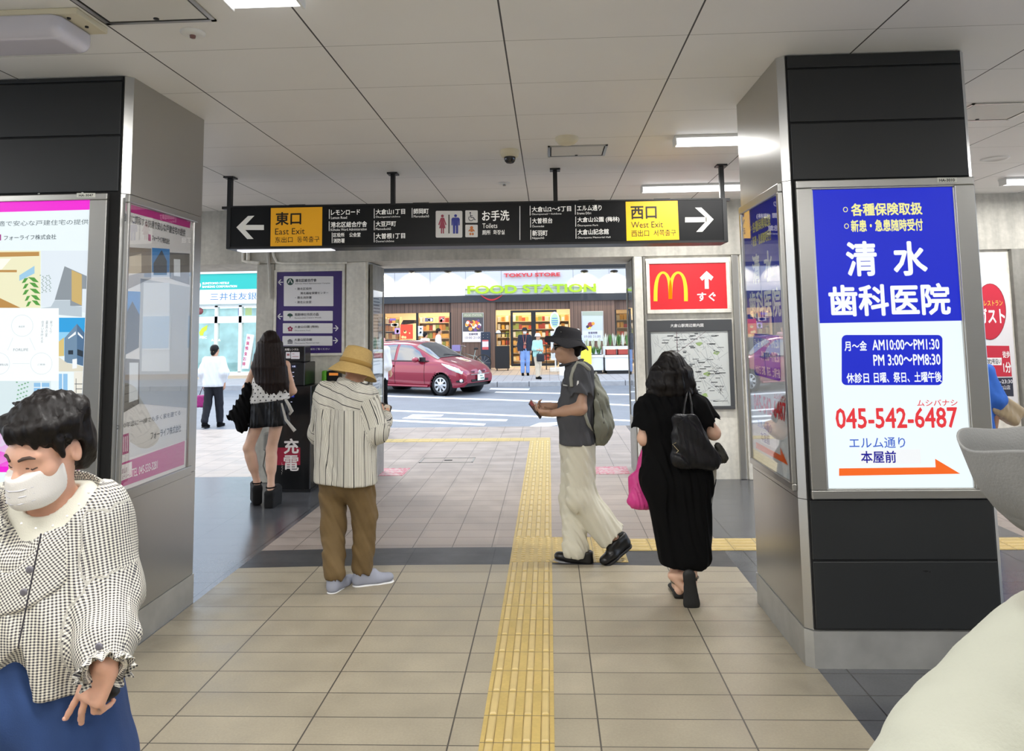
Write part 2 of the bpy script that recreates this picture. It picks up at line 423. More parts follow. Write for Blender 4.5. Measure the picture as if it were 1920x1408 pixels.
# ---- anatomy
def head(F, c, fwd, up, s=1., det=True):
    """a head with a face; c = middle of the head, eyes at c's height"""
    f = unit(fwd); u = unit(np.array(up, float) - f * np.dot(up, f)); r = np.cross(f, u); A = (r, f, u); c = np.array(c, float)
    P = lambda a, b, d: c + (r * a + f * b + u * d) * s
    F.ell(P(0, -.012, .025), A, (.074 * s, .094 * s, .092 * s), .02)
    F.ell(P(0, .022, -.03), A, (.060 * s, .066 * s, .082 * s), .03)
    F.ell(P(0, .052, -.088), A, (.032 * s, .028 * s, .026 * s), .035)
    if det:
        for q in (-1, 1):
            F.cap(P(q * .012, .083, .022), P(q * .045, .068, .024), .011 * s, .010 * s, .02)   # brow ridge
            F.ell(P(q * .038, .056, -.024), A, (.021 * s, .017 * s, .019 * s), .03)      # cheek
            F.ell(P(q * .031, .094, .002), A, (.018 * s, .013 * s, .010 * s), .012, 's')
            F.ell(P(q * .031, .071, .002), A, (.0135 * s, .0125 * s, .011 * s), .005)   # eyeball under its lids
            F.ell(P(q * .078, -.012, -.006), (r, f, u), (.008 * s, .018 * s, .032 * s), .008)  # ear
            F.ell(P(q * .085, -.006, -.004), (r, f, u), (.006 * s, .009 * s, .018 * s), .004, 's')
            F.ell(P(q * .012, .100, -.034), A, (.010 * s, .011 * s, .008 * s), .008)
        F.cap(P(0, .084, .010), P(0, .110, -.030), .008 * s, .0115 * s, .014)               # nose
        F.cap(P(-.018, .083, -.060), P(.018, .083, -.060), .0065 * s, .0065 * s, .01)       # upper lip
        F.cap(P(-.014, .081, -.071), P(.014, .081, -.071), .0072 * s, .0072 * s, .008)      # lower lip
        F.cap(P(-.024, .094, -.0655), P(.024, .094, -.0655), .0025 * s, .0025 * s, .004, 's')
    return P
def hand(F, w, d, n, th, curl=(.35, .4, .45, .5), s=1., spread=.06, thumb=(.6, .35), palm=.09):
    """w wrist, d to the fingers, n out of the palm, th = side of the thumb (+1 right of d seen from the back, -1 left)"""
    d = unit(d); n = unit(np.array(n, float) - d * np.dot(n, d)); a = np.cross(n, d) * th; w = np.array(w, float)   # a towards the thumb
    F.cap(w - d * .02 * s, w + d * .02 * s, .024 * s, .027 * s, .012, flat=(n, 1.35))
    F.box(w + d * .052 * s, (a, d, n), (.039 * s, .046 * s, .0145 * s), .0135 * s, .012)
    L = (.072, .080, .074, .058); B = (.029, .010, -.010, -.028); R = (.0086, .0089, .0084, .0074)
    tips = []
    for i in range(4):
        p = w + (d * (palm if i in (1, 2) else palm - .005) + a * B[i]) * s; an = 0.
        dd = unit(d + a * spread * (1.5 - i))
        for j, fr in enumerate((.45, .31, .24)):
            an += curl[i] * (1., 1.15, .7)[j]
            v = unit(dd * math.cos(an) + n * math.sin(an)); q = p + v * L[i] * fr * s
            F.cap(p, q, (R[i] - .0006 * j) * s, (R[i] - .0006 * (j + 1)) * s, .004); p = q
        tips.append(p)
    p = w + (d * .022 + a * .030 + n * .004) * s; v = unit(a * thumb[0] + d * .75 + n * thumb[1])
    q = p + v * .040 * s; F.cap(p, q, .0135 * s, .0112 * s, .012)
    v = unit(v + d * .35 - a * .15 + n * .15); q2 = q + v * .030 * s; F.cap(q, q2, .0108 * s, .0098 * s, .004); q3 = q2 + unit(v + n * .2) * .024 * s
    F.cap(q2, q3, .0098 * s, .0084 * s, .004)
    return tips
def foot_frame(an, toe, s=1.):
    """direction heel to toe, up of the sole, heel centre"""
    d = toe - an; hz = unit([d[0], d[1], 0]); D = max(math.hypot(d[0], d[1], d[2]), .05); p = math.asin(max(-.98, min(.98, (-d[2] - .055 * s) / D)))
    fd = unit(hz * math.cos(p) + np.array([0, 0, -math.sin(p)])); up = unit(hz * math.sin(p) + np.array([0, 0, math.cos(p)])); return fd, up, toe - fd * .195 * s
def foot(F, an, toe, s=1., k=.02):
    an, toe = np.array(an, float), np.array(toe, float); fd, up, heel = foot_frame(an, toe, s)
    F.cap(an, heel + up * .012 * s + fd * .01, .031 * s, .024 * s, k); F.cap(heel + fd * .015 + up * .008, toe, .024 * s, .021 * s, k); F.cap(an, an * .35 + toe * .65, .028 * s, .024 * s, k)
def limb(F, P, R, k=.02, flat=None, mode='u'):
    for i in range(len(P) - 1): F.cap(P[i], P[i + 1], R[i], R[i + 1], k, mode, flat)
def body(F, J, s=1., arms=True, legs=True, feet=True, girth=1.):
    """torso, neck, arms and legs of a figure from its joints"""
    up = unit(J['neck'] - J['pel']); rt = unit(J['shB'] - J['shA']); m = (J['shA'] + J['shB']) / 2
    F.cap(J['shA'], J['shB'], .052 * s, .052 * s, .03)
    w = J['pel'] * .55 + m * .45
    for q in (-1, 1):
        F.cap(m + rt * q * .075 * s - up * .09 * s, w + rt * q * .055 * s, .095 * s * girth, .09 * s * girth, .06)
        F.cap(w + rt * q * .055 * s, J['pel'] + rt * q * .07 * s, .09 * s * girth, .105 * s * girth, .06)
    F.cap(J['neck'] - up * .04 * s, J['head'] - up * .04 * s, .056 * s, .052 * s, .035)
    for a in 'AB':
        if arms: limb(F, [J['sh' + a], J['el' + a], J['wr' + a]], [.046 * s * girth, .038 * s * girth, .026 * s], .025)
        if arms: F.cap(J['el' + a] * .8 + J['wr' + a] * .2, J['el' + a] * .45 + J['wr' + a] * .55, .037 * s * girth, .033 * s, .03)
        if legs:
            h, kn, an = J['hip' + a], J['kn' + a], J['an' + a]
            limb(F, [h, kn, an], [.082 * s * girth, .052 * s, .034 * s], .03); F.cap(kn * .75 + an * .25, kn * .45 + an * .55, .052 * s, .044 * s, .04)
            if feet: foot(F, an, J['toe' + a], s)
# ------------------------------------------------------------------ shared materials
STEEL = NT('brushed steel', .3); _x, _y, _z = STEEL.pos('Object'); STEEL.b.inputs['Metallic'].default_value = 1
_n = STEEL.noise(3., 6, None, (1.5, 1.5, 160)); _w = STEEL.noise(1.3, 2, None, (1, 1, 1))
STEEL.color(STEEL.mix(_n, tuple(lin('b2b1ad')), tuple(lin('b9b8b4'))))
STEEL.set(STEEL.b.inputs['Roughness'], STEEL.rng(_n, .3, .7, .29, .35)); STEEL.bump(_w, .05, .02)
M_STEEL = STEEL.m
M_ALU = mat('satin aluminium', 'b9b8b4', .35, 1.)
M_DARK = mat('dark grey panel', '1f2122', .42, 0, noise=.12, nscale=3)
M_BLK = mat('black metal', '141517', .45)
M_GAP = mat('black joint', '060606', .8)
M_WHITE = mat('white paint', 'e6e6e2', .5)
M_CREAM = mat('cream plastic', 'ded6bb', .45)
def concrete(name, c, dirt=.25):
    t = NT(name, .75); t.pos(); a = t.noise(1.7, 8); b_ = t.noise(22, 5); d = t.noise(2.0, 5, None, (6, 6, .7))
    f = t.op('MULTIPLY', t.rng(a, .3, .7, 1 - dirt, 1.1), t.op('MULTIPLY', t.rng(b_, .3, .7, .9, 1.06), t.rng(d, .35, .6, 1 - dirt * .8, 1.03)))
    t.color(t.scale(tuple(lin(c)), f)); t.bump(b_, .15, .004); return t.m
M_CONC = concrete('grey concrete', 'c4c1b7', .2); M_CONC2 = concrete('pale painted concrete', 'e6e3d8', .12); M_POST = concrete('grey post paint', '8f8d86', .2)
# ------------------------------------------------------------------ floor: tiled lanes in beige, dark grey and pinkish beige
t = NT('station floor tiles', .38); x, y, z = t.pos()
AND = lambda a, b: t.op('MULTIPLY', a, b)
GT = lambda a, b: t.op('GREATER_THAN', a, b)
LT = lambda a, b: t.op('LESS_THAN', a, b)
lane = AND(GT(x, -2.22), LT(x, 1.26)); lane2 = AND(GT(x, 3.62), LT(x, 7.1)); lane3 = AND(GT(x, -8.1), LT(x, -4.6))
beige = t.op('MAXIMUM', t.op('MAXIMUM', lane, AND(LT(x, -2.2), GT(y, 8.3))), t.op('MAXIMUM', lane2, lane3))
yb0 = t.op('MULTIPLY_ADD', t.op('POWER', t.op('ABSOLUTE', t.op('ADD', x, .45)), 2.), -.022, 5.20)   # the dark cross band bows a little
far = GT(y, t.op('ADD', yb0, .40)); near = LT(y, yb0); band = t.op('SUBTRACT', 1., t.op('MAXIMUM', far, near))
fx = t.mix(far, .61, .303)
gx6 = t.line(x, -1.655, .61, .0035); gx3 = t.line(x, -1.375, .303, .0030); gxb = t.line(x, -1.40, .303 * 2, .003)
gy2 = t.line(y, 3.614, .2045, .0028)
gy = gy2
isl = AND(far, beige)
gx = t.op('MAXIMUM', AND(isl, gx3), AND(t.op('SUBTRACT', 1., isl), gx6))
gr = t.op('MAXIMUM', gx, gy)
n1 = t.noise(1.1, 6); n2 = t.noise(95, 3); n3 = t.noise(4.5, 5)
def tone(c): return t.scale(tuple(lin(c)), AND(t.rng(n3, .25, .75, .86, 1.08), t.rng(n2, .3, .7, .94, 1.05)))
cell = t.nt.nodes.new('ShaderNodeTexWhiteNoise'); cell.noise_dimensions = '2D'
cv = t.nt.nodes.new('ShaderNodeCombineXYZ')
t.set(cv.inputs[0], t.op('FLOOR', t.op('DIVIDE', t.op('ADD', x, 1.655), .61))); t.set(cv.inputs[1], t.op('FLOOR', t.op('DIVIDE', t.op('SUBTRACT', y, 3.614), .2045)))
t.nt.links.new(cv.outputs[0], cell.inputs['Vector'])
cvar = t.rng(cell.outputs['Value'], 0, 1, .93, 1.05)
cb = t.scale(tone('a39a86'), cvar); cp = t.scale(tone('a0948b'), t.rng(cell.outputs['Value'], 0, 1, .9, 1.06)); cdk = t.scale(tone('54565a'), cvar); cbd = t.scale(tone('3f4041'), cvar)
c = t.mix(beige, cdk, t.mix(far, cb, cp)); c = t.mix(AND(band, lane), c, cbd)
# grime trodden in beside the columns
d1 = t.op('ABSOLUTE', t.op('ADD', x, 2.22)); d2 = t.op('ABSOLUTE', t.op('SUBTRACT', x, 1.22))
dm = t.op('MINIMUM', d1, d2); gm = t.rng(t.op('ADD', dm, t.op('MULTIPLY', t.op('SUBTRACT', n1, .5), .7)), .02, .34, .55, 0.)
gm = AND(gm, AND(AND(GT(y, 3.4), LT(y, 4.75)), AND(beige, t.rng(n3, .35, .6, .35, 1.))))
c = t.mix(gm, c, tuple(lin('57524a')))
c = t.mix(gr, c, t.mix(t.op('MULTIPLY', beige, t.op('SUBTRACT', 1., band)), tuple(lin('26272a')), tuple(lin('4f4a43'))))
t.color(c); t.set(t.b.inputs['Roughness'], t.mix(beige, .21, t.rng(n3, .3, .7, .34, .5)))
t.bump(t.op('SUBTRACT', t.op('MULTIPLY', n2, .25), gr), .25, .003)
struct('floor', MB().box(-14, 14, -6, 12.35, -.3, 0), t.m)
# ------------------------------------------------------------------ ceiling panels
t = NT('ceiling panels', .55); x, y, z = t.pos()
gx = t.line(x, -.19, .892, .0042); gy = t.line(y, 3.365, .61, .0016)
n = t.noise(.6, 4); c = t.scale(tuple(lin('f1f0ed')), t.rng(n, .3, .7, .95, 1.03))
c = t.mix(gy, c, tuple(lin('8d8b86'))); c = t.mix(gx, c, tuple(lin('3c3a38'))); t.color(c)
struct('ceiling', MB().box(-14, 14, -6, 7.95, 3.05, 3.2), t.m)
struct('wall_rear', MB().box(-14, 14, -6.2, -6, 0, 3.05), mat('rear wall paint', 'd6d1c8', .7))
# ------------------------------------------------------------------ concrete frame towards the street
struct('wall_lintel', MB().box(-14, 14, 7.95, 8.9, 2.435, 3.2), M_CONC)
def pier(name, x0, x1, y1, posts):
    m = MB().box(x0 + .02, x1 - .02, 7.99, y1, 0, 2.435)
    struct(name, m, M_CONC2)
pier('wall_left', -3.29, -2.02, 8.62, 0)
pier('wall_right', .98, 2.22, 8.75, 0)
pier('wall_far_right', 4.55, 7.2, 8.7, 0)
pier('wall_far_left', -9.6, -6.9, 8.7, 0)
k = 1
for (a, b, ya, yb, m) in ((-3.30, -3.10, 7.955, 8.05, M_CONC), (-2.27, -2.06, 7.95, 8.05, M_CONC2), (1.055, 1.085, 7.95, 8.02, M_POST), (.955, 1.045, 7.93, 8.06, M_CONC2), (2.03, 2.10, 7.95, 8.02, M_ALU),
                          (2.12, 2.24, 7.94, 8.06, M_CONC2), (5.03, 5.17, 7.93, 8.02, M_POST), (5.22, 5.6, 7.9, 8.02, M_CONC2)):
    struct('trim_%d' % k, MB().box(a, b, ya, yb, 0, 2.432, .008), m); k += 1
for (a, b, z0, z1) in ((-3.09, -2.29, 2.36, 2.43),):
    struct('trim_%d' % k, MB().box(a, b, 7.96, 7.995, z0, z1, .004), M_CONC2); k += 1
# ------------------------------------------------------------------ road, kerb and pavement across the street
t = NT('asphalt', .7); x, y, z = t.pos(); a = t.noise(90, 3); b_ = t.noise(1.5, 5)
t.color(t.scale(tuple(lin('777c83')), AND(t.rng(a, .3, .7, .8, 1.15), t.rng(b_, .3, .7, .9, 1.08)))); t.bump(a, .3, .006)
struct('floor_road', MB().box(-40, 40, 12.35, 22.62, -.35, -.15), t.m)
t = NT('pavement blocks', .7); x, y, z = t.pos(); g = t.op('MAXIMUM', t.line(x, 0, .3, .006), t.line(y, 0, .3, .012)); a = t.noise(3, 5)
c = t.mix(LT(y, 26.), tuple(lin('c3a98d')), tuple(lin('a7a5a6'))); c = t.scale(c, t.rng(a, .3, .7, .85, 1.1)); t.color(t.mix(g, c, tuple(lin('6d655e'))))
struct('floor_pavement', MB().box(-40, 40, 22.82, 40, -.3, 0), t.m)
t = NT('kerb stones', .7); x, y, z = t.pos(); g = t.line(x, .35, 1.0, .014); a = t.noise(6, 5)
t.color(t.mix(g, t.scale(tuple(lin('a3a5a8')), t.rng(a, .3, .7, .85, 1.1)), tuple(lin('55565a'))))
struct('trim_kerb', MB().box(-40, 40, 22.62, 22.82, -.3, .005, .02), t.m)
M_LINE = mat('road paint', 'eef0f0', .6, noise=.12, nscale=14)
def px5(X, Y): return 640 + X / 2.995, 470 + Y / 2.995
lines = [([(-380, 800), (258, 813), (1232, 846), (1640, 866), (1640, 873), (1232, 853), (258, 820), (-380, 806)], 'thin white line along the middle of the street'),
         ([(-380, 880), (258, 894), (1212, 932), (1640, 952), (1640, 960), (1212, 940), (258, 901), (-380, 887)], 'white line along the near side of the street'),
         ([(840, 772), (1060, 775), (1050, 783), (830, 780)], 'short white dash ahead of the red car'),
         ([(870, 792), (1640, 806), (1640, 812), (860, 797)], 'white edge line by the far kerb'),
         ([(400, 920), (575, 921), (560, 932), (370, 934)], 'shortest white bar of the road hatching'),
         ([(360, 936), (935, 948), (925, 958), (340, 943)], 'longest white bar of the road hatching'),
         ([(270, 949), (812, 972), (800, 983), (262, 957)], 'white bar of the road hatching nearest the station'),
         ([(1110, 968), (1212, 964), (1212, 978), (1090, 1000), (1035, 996)], 'white painted wedge on the road behind the man with the backpack'),
         ([(-300, 940), (-120, 944), (-140, 956), (-330, 950)], 'white road bar beside the woman in the white blouse, the farther one'),
         ([(-380, 975), (-130, 985), (-150, 997), (-400, 985)], 'white road bar beside the woman in the white blouse, the nearer one')]
for pts, lb in lines:
    P = [onZ(*px5(*p), -.15) for p in pts]
    P = [p for p in P]
    tag(MB().prism([p + [0, 0, .004] for p in P], (0, 0, -.004)).build('road_marking', M_LINE), lb, 'road marking', 'painted road markings')
# ------------------------------------------------------------------ yellow guide paving for blind walkers
def yellow(ax, p0, st, w0=None, wp=1.):
    t = NT('yellow guide tile', .4); x, y, z = t.pos(); a = t.noise(7, 5); b_ = t.noise(60, 3)
    c = t.scale(tuple(lin('c2a966')), AND2(t, t.rng(a, .3, .7, .88, 1.08), t.rng(b_, .3, .7, .94, 1.04)))
    if w0 is not None:      # shading at the bar edges, painted as dark lines along each foot
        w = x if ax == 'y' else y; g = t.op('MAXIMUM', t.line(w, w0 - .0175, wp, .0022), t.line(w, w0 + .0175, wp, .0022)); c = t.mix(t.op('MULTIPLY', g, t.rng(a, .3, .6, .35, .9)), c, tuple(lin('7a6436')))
    t.color(t.mix(t.line(y if ax == 'y' else x, p0, st, .0022), c, tuple(lin('6b604a')))); return t.m
AND2 = lambda t, a, b: t.op('MULTIPLY', a, b)
def guide(name, x0, x1, y0, y1, axis, label, dots=False):
    pl = MB(); br = MB(); step = .2045
    r = thing(name, ((x0 + x1) / 2, (y0 + y1) / 2, 0), label, 'guide paving', 'yellow guide paving strips')
    pl.box(x0, x1, y0, y1, 0, .003)
    if dots:
        nx = int(round((x1 - x0) / .06)); ny = int(round((y1 - y0) / .051))
        for i in range(nx):
            for j in range(ny):
                br.lathe([(.017, 0), (.015, .004), (.010, .0055), (0, .006)], (x0 + (i + .5) * (x1 - x0) / nx, y0 + (j + .5) * (y1 - y0) / ny, .003), n=10)
    else:
        L0, L1, W0, W1 = (y0, y1, x0, x1) if axis == 'y' else (x0, x1, y0, y1)
        n = int(round((L1 - L0) / step)); st = (L1 - L0) / n
        for i in range(n):
            for j in range(4):
                w = W0 + (j + .5) * (W1 - W0) / 4; a0, a1 = L0 + i * st + .012, L0 + (i + 1) * st - .012
                q = [(-.0155, 0), (.0155, 0), (.0105, .005), (-.0105, .005)]
                for s_ in (0,):
                    e = .006
                    B = [(w - .0155, a0, .003), (w + .0155, a0, .003), (w + .0155, a1, .003), (w - .0155, a1, .003), (w - .0105, a0 + e, .0082), (w + .0105, a0 + e, .0082), (w + .0105, a1 - e, .0082), (w - .0105, a1 - e, .0082)]
                    if axis != 'y': B = [(p[1], p[0], p[2]) for p in B]
                    F_ = [(4, 5, 6, 7), (0, 1, 5, 4), (1, 2, 6, 5), (2, 3, 7, 6), (3, 0, 4, 7)]
                    br.add(B, F_ if axis == 'y' else [tuple(reversed(f)) for f in F_])
    m_ = yellow(axis, y0 if axis == 'y' else x0, .305 if dots else (y1 - y0 if axis == 'y' else x1 - x0) / max(1, round((y1 - y0 if axis == 'y' else x1 - x0) / step)), None if dots else ((x0 if axis == 'y' else y0) + .5 * ((x1 - x0) if axis == 'y' else (y1 - y0)) / 4), ((x1 - x0) if axis == 'y' else (y1 - y0)) / 4); pl.build('tiles', m_, r); br.build('raised_dots' if dots else 'raised_bars', mat('lightened yellow bar', 'cbb47a', .35, noise=.1, nscale=9), r)  # raised tops coloured lighter than the tiles, as if catching the light
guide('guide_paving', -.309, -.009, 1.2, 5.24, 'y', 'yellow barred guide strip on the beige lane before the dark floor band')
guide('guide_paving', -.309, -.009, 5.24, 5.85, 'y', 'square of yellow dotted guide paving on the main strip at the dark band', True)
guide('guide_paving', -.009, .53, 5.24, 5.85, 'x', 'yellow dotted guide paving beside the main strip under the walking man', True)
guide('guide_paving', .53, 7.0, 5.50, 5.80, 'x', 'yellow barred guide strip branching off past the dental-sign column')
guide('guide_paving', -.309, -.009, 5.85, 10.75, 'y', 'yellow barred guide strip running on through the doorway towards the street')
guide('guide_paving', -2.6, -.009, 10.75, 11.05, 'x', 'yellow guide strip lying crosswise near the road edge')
# ------------------------------------------------------------------ steel-clad columns
def chamf(x0, x1, y0, y1, c): return [(x0 + c, y0), (x1 - c, y0), (x1, y0 + c), (x1, y1 - c), (x1 - c, y1), (x0 + c, y1), (x0, y1 - c), (x0, y0 + c)]
def column(x0, x1, label, cuts, fz0, fz1, wear):
    y0, y1 = 3.672, 4.53
    r = thing('column', ((x0 + x1) / 2, (y0 + y1) / 2, 0), label, 'column')
    P = chamf(x0, x1, y0, y1, .032)
    MB().prism([(p[0], p[1], .175) for p in P], (0, 0, fz0 - .005 - .175)).build('lower_cladding', M_STEEL, r)
    MB().prism([(p[0], p[1], fz0 - .002) for p in P], (0, 0, fz1 - fz0 + .004)).build('middle_cladding', M_STEEL, r)
    MB().prism([(p[0], p[1], fz1 + .005) for p in P], (0, 0, 3.049 - fz1 - .005)).build('upper_cladding', M_STEEL, r)
    P2 = chamf(x0 - .006, x1 + .006, y0 - .012, y1 + .006, .034)
    MB().prism([(p[0], p[1], .0) for p in P2], (0, 0, .172)).build('skirting', M_ALU2, r)
    g = MB().box(x0 + .036, x1 - .036, y0 - .006, y0 + .01, .178, 3.045); g.build('joint_backing', M_GAP, r)
    for a, b in cuts: MB().box(x0 + .042, x1 - .042, y0 - .014, y0 + .004, a + .004, b - .004, .004).build('front_panel', M_DARK, r)
    s = MB()
    for i in range(1, 4): s.lathe([(.006, 0), (.006, .003), (0, .004)], (x0 + (x1 - x0) * i / 4, y0 - .006, fz1 + .012), (0, -1, 0), 10)
    s.build('screw', M_ALU, r)
    if wear:
        w = Print(Pl('Y', y0 - .014, .001)); w.poly([(1729, 1070), (1737, 1069), (1742, 1071), (1736, 1073)]).poly([(1741, 1072), (1745, 1070), (1744, 1074)]); w.build('scuff', M_GAP, r)
M_ALU2 = mat('worn steel skirting', 'aeaeaa', .38, .55, noise=.15, nscale=7)
zc = lambda x, y: onY(x, y, 3.66)[2]
zR = [zc(1650, y) for y in (1196, 1051, 936, 335, 226, 124)] + [3.045]
column(1.222, 2.182, 'steel-clad square column carrying the blue and white dental signs', [(.18, zR[1]), (zR[1], zR[2]), (zR[3], zR[4]), (zR[4], zR[5]), (zR[5], 3.045)], .795, 2.385, True)
zL = [zc(120, y) for y in (358, 256, 155)]
column(-3.195, -2.235, 'steel-clad square column carrying the house-builder posters', [(.18, zR[1]), (zR[1], .80), (2.41, zL[1]), (zL[1], zL[2]), (zL[2], 3.045)], .80, 2.40, False)
# ------------------------------------------------------------------ poster cases on the columns
def frame4(mb, ax, a0, a1, z0, z1, A0, A1, Z0, Z1, d0, d1):
    """a rectangular frame: outer a0..a1, z0..z1, inner A0..A1, Z0..Z1, depth d0..d1 on axis ax"""
    for (p, q, u, v) in ((a0, a1, z0, Z0), (a0, a1, Z1, z1), (a0, A0, Z0, Z1), (A1, a1, Z0, Z1)):
        if ax == 'Y': mb.box(p, q, d0, d1, u, v, .004)
        else: mb.box(d0, d1, p, q, u, v, .004)
    return mb
class Remap(Pl):
    """print laid out for the front poster of the right column, on another panel"""
    def __init__(s, kind, v, u0, du, z0, dz, off=.002): s.k = kind; s.v = v; s.off = off; s.q = (u0, du, z0, dz)
    def w(s, x, y):
        p = onY(x, y, 3.64); u = (p[0] - 1.349) / .70; v = (p[2] - .843) / 1.495; q = s.q
        return np.array([s.v, q[0] + u * q[1], q[2] + v * q[3]])
def lightcol(name, c, e): return mat(name, c, .35, 0, emit=e)
def dental(pl, par, e, tag_):
    W = lambda n, c: mat(tag_ + n, c, .4, 0, emit=e)
    body_ = par
    b = Print(pl); b.poly([(1523, 351), (1790, 349), (1808, 601), (1535, 606)]); b.rrect(1578, 628, 1767, 722, 9); b.build('blue_field', W('blue', '0a22c8'), body_)
    h = Print(pl, 1.5)
    yl = Print(pl, 2); yl.text('各種保険取扱', 1595, 380, 1729, 404, .03).text('新患・急患随時受付', 1595, 411, 1730, 434, .03)
    yl.ring(1585, 393, 4.5, 5, 1.4).ring(1587, 424, 4.5, 5, 1.4); yl.build('lettering', W('yellow', 'f3ef9a'), body_)
    w = Print(pl, 2); w.text('清', 1586, 452, 1644, 518, .028).text('水', 1674, 452, 1738, 517, .028).text('歯科医院', 1553, 532, 1781, 592, .028)
    w.text('月〜金', 1583, 639, 1625, 658, .02).text('AM10:00〜PM1:30', 1635, 636, 1761, 656, .02).text('PM 3:00〜PM8:30', 1637, 664, 1763, 685, .02)
    w.text('休診日', 1587, 699, 1629, 718, .02).text('日曜、祭日、土曜午後', 1638, 697, 1765, 717, .02); w.build('lettering', W('white', 'f6fbff'), body_)
    r = Print(pl, 2); r.text('ムシバナシ', 1719, 749, 1795, 761, .01).text('045-542-6487', 1566, 764, 1795, 803, .02); r.build('phone_number', W('red', 'e4353c'), body_)
    l = Print(pl, 2); l.text('エルム通り', 1592, 820, 1697, 840, .008); l.build('lettering', W('mid blue', '3a63c8'), body_)
    s = Print(pl, 1); s.quad((1611, 845), (1725, 842), (1727, 869), (1613, 872)); s.build('pasted_slip', W('slip', 'f1f4f6'), body_)
    d = Print(pl, 2); d.text('本屋前', 1614, 845, 1680, 868, .02); d.build('lettering', W('navy', '1d1592'), body_)
    a = Print(pl, 2); a.poly([(1573, 878), (1754, 876), (1753, 860), (1800, 888), (1573, 892)]); a.build('arrow', W('orange', 'f3681c'), body_)
lb = thing('poster_case', (1.71, 3.65, .8), 'lit dental clinic sign in blue and white on the front of its steel column', 'sign', 'poster cases on the columns')
fr = frame4(MB(), 'Y', 1.268, 2.15, .80, 2.378, 1.345, 2.052, .842, 2.338, 3.632, 3.657).build("frame", M_STEEL, lb)
frame4(MB(), 'Y', 1.340, 2.057, .837, 2.343, 1.352, 2.045, .85, 2.33, 3.638, 3.66).build('inner_frame', M_ALU, lb)
pn = MB().box(1.343, 2.054, 3.648, 3.656, .84, 2.34).build('lit_panel', mat('lit white panel', 'eefaff', .3, 0, emit=.95), lb)
dental(Pl('Y', 3.646, .0008), pn, .95, 'lit ')
n_ = Print(Pl('Y', 3.6315, .0008)); n_.rect(1757, 333, 1794, 342); n_.build('number_plate', mat('number sticker', 'd7d7cd', .5), fr)
n_ = Print(Pl('Y', 3.6305, .0008)); n_.text('HA-3010', 1761, 335, 1790, 340.5, .02); n_.build('lettering', M_BLK, fr)
ls = thing('poster_case', (1.21, 4.07, .83), 'unlit dental clinic poster behind glass on the steel side of the dental-sign column', 'sign', 'poster cases on the columns')
fs = frame4(MB(), 'X', 3.700, 4.462, .825, 2.382, 3.735, 4.425, .86, 2.335, 1.196, 1.221).build("frame", M_STEEL, ls)
ps = MB().box(1.2145, 1.2205, 3.73, 4.43, .855, 2.34).build('poster', mat('unlit poster paper', 'd9dee0', .5), ls)
dental(Remap('-X', 1.2135, 4.425, -.69, .86, 1.475, .0007), ps, 0, 'unlit ')
MB().box(1.2025, 1.2055, 3.735, 4.425, .86, 2.335).build('glass_pane', glass('case glass', base=.12), ls)
